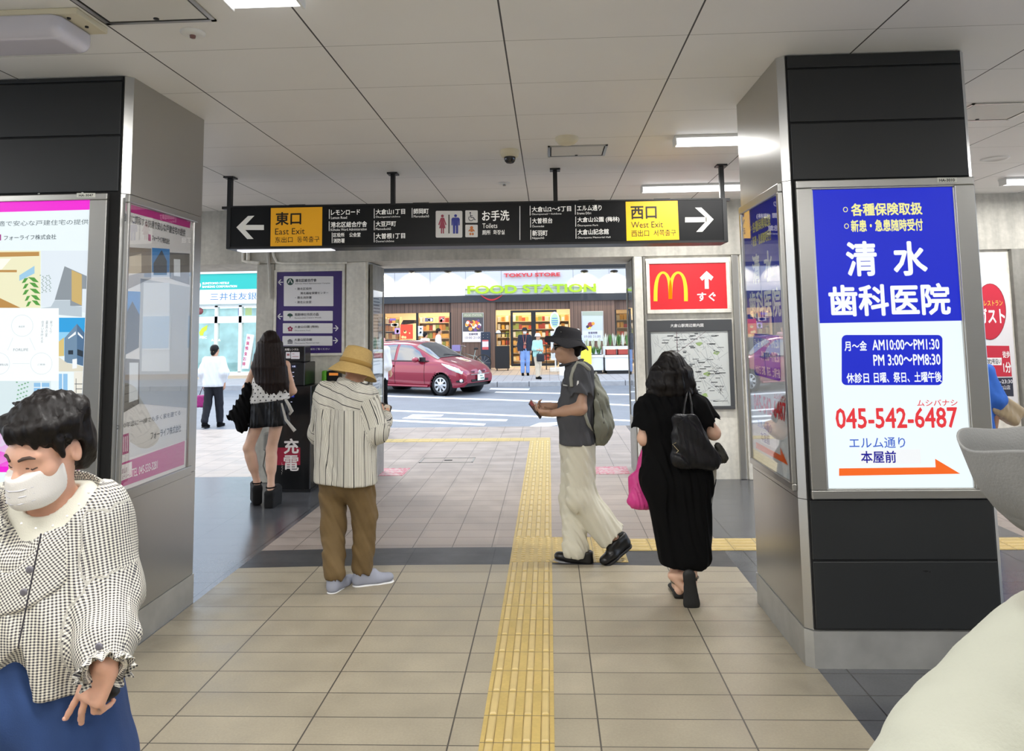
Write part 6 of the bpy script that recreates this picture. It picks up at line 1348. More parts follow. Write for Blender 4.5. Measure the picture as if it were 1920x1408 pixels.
def hatmesh(c, up, fwd, prof, n=48, droop=None, ratio=1.12):
    """a hat spun about up: prof = (radius, height); droop(angle, radius) adds height; ratio stretches it front to back"""
    u = unit(up); f = unit(np.array(fwd, float) - u * np.dot(fwd, u)); r = np.cross(f, u); V = []; Fc = []
    for R, h in prof:
        for k in range(n):
            a = 2 * math.pi * k / n; hh = h + (droop(a, R) if droop else 0); V.append(np.array(c) + f * math.cos(a) * R * ratio + r * math.sin(a) * R + u * hh)
    for i in range(len(prof) - 1):
        for k in range(n): Fc.append((i * n + k, i * n + (k + 1) % n, (i + 1) * n + (k + 1) % n, (i + 1) * n + k))
    return V, Fc
def shoe(an, toe, m, par, s=1., sole=.022, msole=None, name='shoe', w=.042):
    an = np.array(an, float); toe = np.array(toe, float); fd, up, heel = foot_frame(an, toe, s); r_ = np.cross(fd, up); mid = heel * .35 + toe * .65
    lo, hi = bounds([an, toe, heel], .10); F = Fd(lo, hi, .006)
    F.cap(heel + up * .004, heel + up * .05 * s + fd * .01, .036 * s, .034 * s, .02); F.cap(heel + up * .055 * s + fd * .012, an - up * .012 * s, .036 * s, .036 * s, .03); F.cap(an * .6 + toe * .4 + up * .004, an - up * .015, .034 * s, .037 * s, .03); F.cap(heel + up * .006, mid, .034 * s, .040 * s, .02); F.cap(mid, toe + up * .002, .042 * s, .037 * s, .02, flat=(up, 1.25))
    F.cut(toe - up * .020 * s, -up); F.cut(an + up * .014 * s, up); o = F.build(name, m, par)
    G = Fd(lo, hi, .006); c = toe - up * (.020 * s + sole / 2)
    for q, e, R0, R1 in ((heel - toe, mid - toe, .038, .042), (mid - toe, toe - toe, .044, .040)): G.cap(c + q, c + e, R0 * s, R1 * s, .01)
    G.cut(c + up * sole / 2, up); G.cut(c - up * sole / 2, -up); G.build('sole', msole or RUB, o); return o
def joints(**k): return {a: np.array(v, float) for a, v in k.items()}
# ------------------------------------------------------------------ the person in the straw hat and striped shirt
def straw_hat_person():
    Y = 4.76
    J = joints(head=Jp(668, 690, 4.82), neck=Jp(652, 716, 4.77), shA=Jp(613, 738, 4.84), shB=Jp(683, 741, 4.68), pel=Jp(648, 890, 4.75), hipA=Jp(626, 902, 4.80), hipB=Jp(671, 902, 4.72),
               knA=Jp(625, 985, 4.80), knB=Jp(684, 968, 4.78), anA=Jp(627, 1084, 4.69), anB=Jp(680, 1072, 4.80), elA=Jp(600, 812, 4.98), elB=Jp(705, 808, 4.70), wrA=Jp(668, 796, 5.08), wrB=Jp(719, 786, 4.96))
    J['toeA'] = J['anA'] + V3(.05, .17, -.062); J['toeB'] = J['anB'] + V3(.155, .06, -.055)
    r = thing('person', (J['pel'][0], Y, 0), 'person in a straw hat, striped shirt and brown trousers looking down at a wallet', 'person')
    fw = unit((.55, .85, -.35)); up = unit((.30, .25, .95)); rt = unit(J['shB'] - J['shA'])
    lo, hi = bounds(J.values(), .16); F = Fd(lo, hi, .006); body(F, J, .95, feet=False); P = head(F, J['head'], fw, up, .95)
    hand(F, J['wrB'], (.15, .55, .3), (-.8, .3, 0), -1, (.6, .7, .8, .8)); hand(F, J['wrA'], (.7, .4, .2), (0, .3, 1), 1, (.6, .7, .8, .8))
    F.build('body', SKIN, r)
    # trousers
    T = Fd(*bounds([J[k] for k in ('pel', 'hipA', 'hipB', 'knA', 'knB', 'anA', 'anB')], .2), .008)
    for a in 'AB': limb(T, [J['hip' + a] + V3(0, 0, .03), J['kn' + a], J['an' + a] + V3(0, 0, .03)], [.100, .080, .068], .03)
    T.cap(J['pel'] + V3(0, 0, .02), (J['hipA'] + J['hipB']) / 2, .120, .122, .05); T.fold(.007, (9, 9, 7), 3); T.cut(J['pel'] - V3(0, 0, .012), (0, 0, 1))
    for a in 'AB': T.cap(J['an' + a] - V3(0, 0, .08), J['an' + a] + V3(0, 0, .03), .05, .05, .0, 's'); T.cut(V3(0, 0, J['anA'][2] - .02), (0, 0, -1)) if a == 'A' else None
    T.build('trousers', mat('brown chinos', '6f5a38', .8, noise=.12, nscale=10, bump=.2, bscale=300), r)
    # shirt with its own stripe directions: body upright, yoke across, sleeves along the arm
    H_ = J['pel'] + V3(0, 0, .0); mS = (J['shA'] + J['shB']) / 2
    C = Fd(*bounds([J['shA'], J['shB'], J['elA'], J['elB'], J['wrA'], J['wrB'], H_ - V3(0, 0, .06)], .2), .007)
    for q in (-1, 1): C.cap(mS + rt * q * .100 - V3(0, 0, .07), H_ + rt * q * .092 - V3(0, 0, .05), .122, .138, .08)
    C.cap(J['shA'] + V3(0, 0, 0), J['shB'], .068, .072, .05); C.cap(J['neck'] - V3(0, 0, .05), J['neck'] + V3(0, 0, .005), .085, .062, .05)
    for a in 'AB': limb(C, [J['sh' + a], J['el' + a], J['wr' + a]], [.085, .080, .062], .04)
    C.fold(.006, (12, 10, 3), 5, .8); C.cut(H_ - V3(0, 0, .05), (0, 0, -1)); C.cut(J['neck'] + V3(0, 0, .012), unit((.3, .3, .9)))
    def pat(V):
        out = np.zeros((len(V), 3)); ax = (mS + H_) / 2; bk = unit(np.cross(rt, (0, 0, 1.))); out[:, 0] = np.arctan2((V - ax) @ rt, np.abs((V - ax) @ bk) + .02) * .175; out[:, 1] = V[:, 2]
        yk = V[:, 2] > mS[2] - .085; out[yk, 0] = V[yk, 2] * 1.0 + .25 * ((V[yk] - mS) @ rt)
        for a in 'AB':
            s0, e0, w0 = J['sh' + a], J['el' + a], J['wr' + a]
            for p, q, R in ((s0 * .72 + e0 * .28, e0, .10), (e0, w0, .095)):
                d = q - p; L = d @ d; t_ = np.clip(((V - p) @ d) / L, 0, 1); ds = np.linalg.norm(V - p - t_[:, None] * d, axis=1)
                m = (ds < R) & (((V - mS) @ rt) * (1 if a == 'B' else -1) > .165); sdir = unit(np.cross(d, (0, .55, .5))); out[m, 0] = (V[m] - p) @ sdir
        return out
    t = NT('striped shirt cloth', .85); x, y, z = t.pos('pat'); fine = t.line(x, 0, .0078, .0013); bold = t.line(x, .01, .052, .0022); c = t.mix(t.op('MULTIPLY', fine, .75), tuple(lin('d3d0c4')), tuple(lin('6f6d66'))); t.color(t.mix(bold, c, tuple(lin('26262a'))))
    C.build('shirt', t.m, r, pat=pat)
    shoe(J['anA'], J['toeA'], mat('grey knit shoe', '9a9eac', .8), r, 1., .025, mat('white sole', 'e6e6e6', .6)); shoe(J['anB'], J['toeB'], mat('grey knit shoe', '9a9eac', .8), r, 1., .025, _M['white sole'])
    # straw hat
    hc = J['head'] + up * .045 - fw * .02; t = NT('woven straw', .75); t.pos(); n = t.noise(1, 3, None, (60, 60, 420)); t.color(t.mix(n, tuple(lin('a0834a')), tuple(lin('c9aa6c')))); t.bump(n, .4, .003)
    drp = lambda a, R: -.012 * max(0, R - .1) / .06 * (1 + .6 * math.cos(2 * a)) if R > .1 else 0
    hu = unit((.22, .2, .95))
    V, Fc = hatmesh(hc, hu, fw, [(0, .095), (.05, .094), (.078, .085), (.09, .06), (.097, .0), (.10, -.03), (.118, -.045), (.142, -.068), (.155, -.082), (.158, -.088), (.15, -.084), (.12, -.055), (.098, -.036)], 56, drp, 1.1)
    h = obj('straw_hat', mesh(V, [f[::-1] for f in Fc], True), t.m, r); V, Fc = hatmesh(hc, hu, fw, [(.0985, .0), (.1035, -.002), (.1045, -.026), (.101, -.028)], 48, None, 1.1); obj('hat_band', mesh(V, [f[::-1] for f in Fc], True), mat('straw band', '9a7a3c', .8), h)
    # the wallet held in the right hand
    w = Jp(716, 782, 5.02); F = Fd(w - .16, w + .16, .006); F.box(w, (unit((.35, .1, .9)), unit((.8, .3, -.3)), unit((-.3, .9, 0))), (.095, .045, .02), .012, 0); F.cap(w + V3(.0, 0, .04), w + V3(.05, 0, -.05), .03, .022, .02)
    t = NT('wallet print', .6); t.pos(); t.color(t.mix(t.rng(t.noise(38, 3), .47, .52, 0, 1), tuple(lin('3b3430')), tuple(lin('cbbfae')))); tag(F.build('wallet', t.m, None), 'patterned wallet held by the person in the straw hat', 'wallet')
straw_hat_person()
# ------------------------------------------------------------------ the young woman with very long hair
def long_hair_woman():
    J = joints(head=Jp(507, 641, 7.0), neck=Jp(508, 669, 6.98), shA=Jp(481, 683, 6.98), shB=Jp(535, 685, 6.98), pel=Jp(505, 770, 6.98), hipA=Jp(489, 776, 6.98), hipB=Jp(522, 776, 6.98),
               knA=Jp(471, 838, 7.02), knB=Jp(509, 842, 6.98), anA=Jp(482, 903, 6.98), anB=Jp(508, 911, 6.88), elA=Jp(461, 728, 6.96), elB=Jp(550, 733, 7.1), wrA=Jp(474, 752, 7.18), wrB=Jp(532, 745, 7.28))
    J['knA'][1] -= .06
    J['toeA'] = J['anA'] + V3(-.07, .13, -.07); J['toeB'] = J['anB'] + V3(.0, .14, -.07)
    r = thing('person', (J['pel'][0], 6.98, 0), 'woman seen from behind with hair to her waist, dotted white top and black shorts', 'person')
    fw = unit((.1, 1, 0)); up = V3(0, 0, 1); F = Fd(*bounds(J.values(), .16), .007); body(F, J, .92, girth=.9); P = head(F, J['head'], fw, up, .92); hand(F, J['wrA'], (.5, .8, .1), (0, .2, -1), -1, s=.9); hand(F, J['wrB'], (-.4, .8, .3), (0, .2, -1), 1, s=.9)
    F.build('body', SKIN_P, r)
    T = Fd(*bounds([J['shA'], J['shB'], J['pel']], .2), .008); mS = (J['shA'] + J['shB']) / 2; rt = V3(1, 0, 0)
    for q in (-1, 1): T.cap(mS + rt * q * .062 - V3(0, 0, .05), J['pel'] + rt * q * .075 + V3(0, 0, .11), .090, .118, .06)
    T.cap(mS - rt * .10, mS + rt * .10, .05, .05, .03); T.fold(.006, (9, 9, 3), 8); T.cut(J['pel'] + V3(0, 0, .09), unit((.12, 0, -1))); T.cut(mS + V3(0, 0, .035), (0, 0, 1))
    for q in (-1, 1): T.cap(mS + rt * q * .175, mS + rt * q * .16 - V3(0, 0, .10), .05, .045, .01, 's')
    def pat(V): o = np.zeros((len(V), 3)); o[:, 0] = (V - mS) @ rt; o[:, 1] = V[:, 2]; return o
    t = NT('dotted top cloth', .8); x, y, z = t.pos('pat'); row = t.op('FLOOR', t.op('DIVIDE', y, .034)); xx = t.op('ADD', x, t.op('MULTIPLY', t.op('FLOORED_MODULO', row, 2.), .027)); dx = t.op('SUBTRACT', t.op('FLOORED_MODULO', xx, .054), .027); dy = t.op('SUBTRACT', t.op('FLOORED_MODULO', y, .034), .017)
    d = t.op('SQRT', t.op('ADD', t.op('MULTIPLY', dx, dx), t.op('MULTIPLY', dy, dy))); t.color(t.mix(t.op('LESS_THAN', d, .0072), tuple(lin('dcdad6')), tuple(lin('1d1d22')))); T.build('sleeveless_top', t.m, r, pat=pat)
    S_ = Fd(*bounds([J['hipA'], J['hipB'], J['pel']], .24), .008)
    for a, q in (('A', -1), ('B', 1)): S_.cap(J['pel'] + rt * q * .07 + V3(0, 0, .08), Jp(487 if a == 'A' else 520, 792, 6.97), .110, .112, .05)
    S_.fold(.009, (10, 10, 6), 4); S_.cut(J['pel'] + V3(0, 0, .12), (0, 0, 1)); S_.cut(Jp(505, 799, 6.98), unit((.06, 0, -1)))
    for a in 'AB': S_.cap(J['hip' + a] * .55 + J['kn' + a] * .45, J['hip' + a], .085, .085, .0, 's')
    S_.build('shorts', mat('black satin', '0b0b0e', .42, spec=.3), r)
    # hair in long strands
    Hh = Fd(*bounds([J['head'], Jp(480, 745, 7), Jp(545, 752, 6.8)], .17), .007); c = J['head']
    Hh.ell(c + V3(0, -.012, .022), np.eye(3), (.082, .098, .094), .02); rr = random.Random(4)
    for i in range(46):
        a = -2.3 + 4.6 * (i + .5) / 46 + rr.uniform(-.05, .05); s_ = math.sin(a); k = -math.cos(a)
        top = c + V3(s_ * .028, k * .035, .086); m1 = c + V3(s_ * .094, k * .085 - .012, -.02); m2 = Jp(508 + s_ * 28, 688, 6.98) + V3(0, -.05 + k * .06, 0); m3 = Jp(515 + s_ * 27, 716, 6.98) + V3(0, -.06 + k * .05, 0)
        e = Jp(521 + s_ * 25, 741 - 12 * abs(s_) + rr.uniform(-7, 6), 6.98) + V3(0, -.075 + k * .03, 0)
        R = .024; limb(Hh, [top, m1, m2, m3, e], [.016, R, R * .95, R * .8, .005], .012)
    Hh.cap(c + V3(-.085, .02, -.04), Jp(479, 690, 7.02), .022, .012, .02); Hh.fold(.0035, (34, 20, 1.2), 2, .5); Hh.build('long_hair', HAIR_L, r)
    for a in 'AB':
        an, toe = J['an' + a], J['toe' + a]; d = unit(V3(toe[0] - an[0], toe[1] - an[1], 0)); zb = .0 if a == 'B' else .012; G = Fd(*bounds([an, toe], .16), .006); n_ = V3(-d[1], d[0], 0)
        base = V3(an[0], an[1], zb) + d * .06; top = an[2] - .035
        G.box(base + V3(0, 0, (top - .02) / 2 + .005), (d, n_, V3(0, 0, 1)), (.125, .045, (top) / 2), .018, 0); G.cap(V3(an[0], an[1], top - .03) - d * .02, V3(an[0], an[1], top - .01) + d * .16, .046, .04, .02, flat=((0, 0, 1), 1.2)); s = G.build('platform_shoe', mat('black suede', '0d0d0e', .9), r)
        ring = [an + V3(0, 0, -.01) + .042 * (math.cos(q) * d * 1.15 + math.sin(q) * n_) for q in np.linspace(0, 6.283, 21)]; MB().tube(ring, .006, 6, False).build('ankle_strap', CLB, s)
    # the jacket hung over her left forearm, with its strap, and loose white ties
    G = Fd(*bounds([Jp(430, 730, 6.9), Jp(475, 812, 7.05)], .1), .008); Yj = 6.93
    limb(G, [Jp(464, 722, 6.93), Jp(463, 738, 6.9)], [.030, .04], .03)
    for p, q, a, b in (((463, 738), (455, 768), .055, .075), ((455, 762), (438, 777), .06, .045), ((460, 760), (455, 795), .075, .07), ((452, 780), (452, 800), .06, .045), ((442, 778), (434, 781), .05, .03)): G.cap(Jp(*p, Yj), Jp(*q, Yj), a, b, .05, flat=((0, 1, 0), 1.3))
    G.fold(.013, (13, 8, 9), 6, 1.2); tag(G.build('jacket', CLB, None), 'black jacket draped over the forearm of the long-haired woman', 'jacket')
    m = MB(); W_ = lambda P_, w: [m.add([a - n * w, b - n2 * w, b + n2 * w, a + n * w], [(0, 1, 2, 3)]) for a, b, n, n2 in zip(P_[:-1], P_[1:], [V3(1, 0, .4)] * 9, [V3(1, 0, .4)] * 9)]
    m.tube([Jp(535, 748, 6.85), Jp(542, 760, 6.83), Jp(547, 771, 6.84), Jp(543, 777, 6.86)], [.012, .016, .018, .010], 6).tube([Jp(528, 756, 6.84), Jp(536, 787, 6.83), Jp(553, 808, 6.83)], [.008, .013, .017], 6); m.build('belt_tie', mat('tie cream', 'bdb9b0', .7), r)
long_hair_woman()
# ------------------------------------------------------------------ the man with the bucket hat and backpack
def hat_man():
    Y = 5.34
    J = joints(head=Jp(1062, 649, 5.33), neck=Jp(1078, 683, 5.34), shA=Jp(1091, 699, 5.20), shB=Jp(1080, 697, 5.49), pel=Jp(1083, 826, 5.34), hipA=Jp(1085, 838, 5.26), hipB=Jp(1081, 838, 5.43),
               knA=Jp(1089, 932, 5.24), anA=Jp(1154, 1012, 5.25), knB=Jp(1073, 935, 5.40), anB=onZ(1079, 1030, .085), elA=Jp(1090, 766, 5.14), wrA=Jp(1035, 775, 5.20), elB=Jp(1080, 762, 5.54), wrB=Jp(1038, 762, 5.40))
    J['toeA'] = onZ(1134, 1050, .03); J['toeB'] = onZ(1049, 1043, .03)
    r = thing('person', (J['pel'][0], Y, 0), 'man in black bucket hat, sunglasses, dark grey t-shirt and cream trousers holding a phone', 'person')
    fw = unit((-1, -.03, -.08)); up = unit((-.08, 0, 1)); F = Fd(*bounds(J.values(), .15), .005); body(F, J, 1.0, feet=False); P = head(F, J['head'], fw, up, 1.0)
    hand(F, J['wrA'], (-1, .1, .05), (.05, .5, .8), -1, (.35, .45, .6, .7), thumb=(.4, .6)); hand(F, J['wrB'], (-1, -.25, -.02), (.05, -.6, .7), 1, (.45, .6, .7, .8), thumb=(.4, .6)); F.cap(J['elA'] * .55 + J['wrA'] * .45, J['elA'] * .95 + J['wrA'] * .05, .038, .042, .02)
    face_bits(F, P, fw, F.build('body', SKIN_T, r), eyes='none', side=())
    # sunglasses
    u = unit(up - fw * np.dot(up, fw)); rt = np.cross(fw, u); m = MB(); g = Fd(J['head'] - .16, J['head'] + .16, .004)
    for q in (-1, 1): g.ell(P(q * .034, .088, .0), (rt, fw, u), (.032, .010, .022), .004); g.cap(P(q * .058, .082, .006), P(q * .079, .0, .006), .007, .005, .006); g.cap(P(q * .045, .086, .012), P(q * .062, .07, .008), .006, .010, .008)
    g.cap(P(-.012, .094, .005), P(.012, .094, .005), .004, .004, .004); g.build('sunglasses', mat('sunglass black', '0b0b0c', .08, coat=.6), r)
    HC = Fd(J['head'] - .14, J['head'] + .14, .006); HC.ell(J['head'] - fw * .028 + u * .028, (rt, fw, u), (.077, .088, .080), .01); HC.cap(J['head'] - fw * .07 - u * .02, J['head'] - fw * .065 - u * .05, .045, .038, .02); HC.build('hair', HAIR, r)
    # trousers
    T = Fd(*bounds([J[k] for k in ('pel', 'hipA', 'hipB', 'knA', 'knB', 'anA', 'anB', 'toeA')], .22), .007)
    limb(T, [J['hipA'] + V3(0, 0, .03), J['knA'], J['anA'] + V3(-.03, 0, .03)], [.118, .102, .108], .04); limb(T, [J['hipB'] + V3(0, 0, .03), J['knB'], J['anB'] + V3(.0, 0, .0)], [.112, .092, .092], .03)
    T.cap(J['pel'] + V3(0, 0, .05), (J['hipA'] + J['hipB']) / 2, .128, .135, .05, flat=((1, 0, 0), 1.05)); T.fold(.010, (8, 8, 5), 21, 1.0)
    T.cut(J['pel'] + V3(0, 0, .005), (0, 0, 1)); T.cut(V3(0, 0, .035), (0, 0, -1))
    sh = unit(J['anA'] - J['knA']); G = T
    G.cap(J['anA'] + sh * .075, J['anA'] + sh * .25, .15, .2, .0, 's'); G.cap(J['anB'] - V3(0, 0, .12), J['anB'] - V3(0, 0, .0), .07, .07, .0, 's'); G.cap(J['anA'] + sh * .1, J['anA'] + sh * .0, .085, .085, 0, 's')
    T.build('trousers', mat('cream trousers', 'cfcbb9', .75, bump=.15, bscale=300), r)
    # t-shirt
    C = Fd(*bounds([J['shA'], J['shB'], J['elA'], J['elB'], J['pel'] - V3(0, 0, .03)], .2), .006); mS = (J['shA'] + J['shB']) / 2
    for a in 'AB':
        C.cap(J['sh' + a], J['sh' + a] * .34 + J['el' + a] * .66, .070, .082, .05); d = unit(J['el' + a] - J['sh' + a]); e = J['sh' + a] * .34 + J['el' + a] * .66; C.cap(e + d * .055, e + d * .22, .10, .11, .0, 's'); C.cap(e - d * .02, e + d * .1, .055, .058, .0, 's')
    for q in (-1, 1):
        y_ = V3(0, q * .095, 0); C.cap(Jp(1083, 724, 5.34) + y_, Jp(1078, 775, 5.34) + y_ * .8, .112, .118, .05); C.cap(Jp(1078, 775, 5.34) + y_ * .8, Jp(1082, 824, 5.34) + y_ * .85, (.118), .130, .07)
    C.cap(J['shA'], J['shB'], .072, .072, .05); C.cap(mS, J['neck'] - V3(0, 0, .01), .09, .07, .05); C.fold(.007, (9, 9, 4), 31, .9)
    C.cut(Jp(1080, 829, 5.34), (0, 0, -1)); C.cap(J['neck'] + V3(-.005, 0, .035), J['neck'] + V3(-.02, 0, .12), .075, .12, .004, 's')
    sh_ = C.build('t_shirt', mat('charcoal jersey', '45464a', .9, bump=.2, bscale=500), r)
    MB().tube([J['neck'] + V3(-.025 + .085 * math.cos(q), .078 * math.sin(q), .012 - .02 * (-math.cos(q))) for q in np.linspace(0, 6.283, 29)], .009, 8, False).build('collar_rib', mat('jersey dark', '323337', .9), sh_)
    cp = [surf(C, Jp(x, y, 5.0), (0, 1, 0), .5) - V3(0, .003, 0) for x, y in ((1056, 723), (1067, 725.5), (1067, 727.5), (1056, 725.5))]; MB().prism(cp, (0, .001, 0)).build('chest_print', mat('print grey', 'a3a3a0', .6), sh_)
    wp = [surf(C, Jp(x, y, 4.95), (0, 1, 0), .5) - V3(0, .0025, 0) for x, y in ((1084, 717), (1087, 717), (1086.5, 729), (1081.5, 735))]; MB().prism(wp, (0, .001, 0)).build('sleeve_patch', mat('patch white', 'dcdcda', .6), sh_)
    black = mat('black leather', '0f0f10', .35)
    shoe(J['anB'] + V3(0, 0, -.01), J['toeB'], black, r, 1.05, .02, mat('sole grey', '8d8d90', .6)); shoe(J['anA'], J['toeA'], black, r, 1.05, .02, RUB)
    # hat
    t = mat('black hat cloth', '1c1b20', .85, bump=.3, bscale=300); hc = J['head'] + u * .052 - fw * .012; hu = unit((.20, 0, 1))
    drp = lambda a, R: (0 if R < .105 else (R - .105) / .05 * (.014 * math.sin(2 * a + .5) + .012 * math.sin(5 * a) - .022 * (1 - math.cos(a)) / 2))
    V, Fc = hatmesh(hc, hu, fw, [(0, .088), (.05, .088), (.076, .08), (.088, .064), (.094, .034), (.099, .012), (.103, .004), (.122, -.008), (.143, -.022), (.154, -.031), (.155, -.036), (.14, -.026), (.12, -.012), (.096, .0)], 72, drp, 1.08)
    h = obj('bucket_hat', mesh(V, [f[::-1] for f in Fc], True), t, r); m = MB()
    for an in (-.95, -1.35): a_ = np.cross(fw, hu) * math.sin(an) + unit(fw - hu * np.dot(fw, hu)) * math.cos(an) * 1.08; m.lathe([(.0042, 0), (.0042, .002), (0, .003)], hc + a_ * .0925 + hu * .042, a_, 10)
    m.build('eyelet', M_ALU, h)
    MB().tube([hc + (unit(fw - hu * np.dot(fw, hu)) * math.cos(q) * 1.08 + np.cross(fw, hu) * math.sin(q)) * .1035 + hu * .008 for q in np.linspace(0, 6.283, 49)], .0025, 6, False).build('stitching', M_BLK, h)
    # backpack: a thing of its own, worn on the back
    bp = thing('backpack', Jp(1125, 815, 5.33), 'olive grey backpack worn by the man in the bucket hat', 'backpack'); B_ = Fd(*bounds([Jp(1100, 700, 5.34), Jp(1150, 830, 5.34)], .22), .007)
    for q in (-1, 1):
        y_ = V3(0, q * .075, 0); limb(B_, [Jp(1111, 712, 5.34) + y_ * .6, Jp(1119, 750, 5.34) + y_, Jp(1124, 795, 5.34) + y_, Jp(1123, 818, 5.34) + y_ * .9], [.045, .072, .092, .062], .05)
        limb(B_, [Jp(1134, 770, 5.34) + y_ * .7, Jp(1137, 800, 5.34) + y_ * .7], [.040, .048], .02)
    B_.fold(.010, (8, 8, 7), 17, 1.4)
    for q in (-1, 1): B_.cap(Jp(1083, 745, 5.34) + V3(0, q * .08, 0), Jp(1083, 815, 5.34) + V3(0, q * .08, 0), .128, .132, .01, 's')
    t = mat('olive nylon', '747669', .6, noise=.1, nscale=9, bump=.2, bscale=250); bg = B_.build('bag_body', t, bp)
    for q, a in ((-1, 'A'), (1, 'B')):
        pts = [Jp(1112, 705, 5.34) + V3(0, q * .07, 0)] + [surf(C, Jp(x, yy, 5.34) + V3(0, q * .32, 0), (0, -q, 0), .3) + V3(0, q * .008, 0) for x, yy in ((1100, 694), (1084, 692), (1077, 705), (1074, 722))] if q > 0 else [Jp(1113, 706, 5.34) + V3(0, -.08, 0)] + [surf(C, Jp(x, yy, 5.0), (0, 1, 0), .5) - V3(0, .008, 0) for x, yy in ((1104, 692), (1096, 684.5), (1085, 682.5), (1077, 693), (1072, 712), (1073, 728))]
        MB().tube(pts, .014, 8).build('shoulder_strap', mat('strap grey', '8e8f84', .7), bp)
    pts = [surf(C, Jp(x, yy, 5.0), (0, 1, 0), .5) - V3(0, .008, 0) for x, yy in ((1097, 765), (1100, 785), (1105, 800))] + [Jp(1112, 812, 5.24)]; MB().tube(pts, .012, 8).build('lower_strap', _M['strap grey'], bp)
    MB().tube([Jp(1113, 703, 5.34) + V3(0, -.03, 0), Jp(1118, 699, 5.34) + V3(0, -.015, 0), Jp(1118, 699, 5.34) + V3(0, .015, 0), Jp(1113, 703, 5.34) + V3(0, .03, 0)], .008, 8).build('top_handle', _M['strap grey'], bp)
    MB().tube([surf(B_, Jp(x, yy, 5.0), (0, 1, 0), .6) - V3(0, .001, 0) for x, yy in ((1118, 722), (1126, 745), (1133, 775), (1136, 800))], .003, 6).build('zip', M_BLK, bp)
    # phone and slip of paper
    p = Jp(1004, 768, 5.22); ax = (unit((.55, .1, -.75)), unit((.15, .95, .2)), unit((.8, -.2, .55))); m = MB().obox(p, *ax, .068, .035, .005); ph = m.build('phone', mat('phone dark', '26282e', .2, coat=.3)); tag(ph, 'dark phone held in front of the man with the bucket hat', 'phone')
    p = Jp(1003, 757, 5.38); tag(MB().obox(p, unit((.7, .1, -.45)), unit((.1, .9, .2)), unit((.5, -.2, .8)), .045, .03, .001).build('paper_slip', mat('paper slip', 'd8cfc6', .7)), 'slip of paper in the far hand of the man with the bucket hat', 'paper')
hat_man()
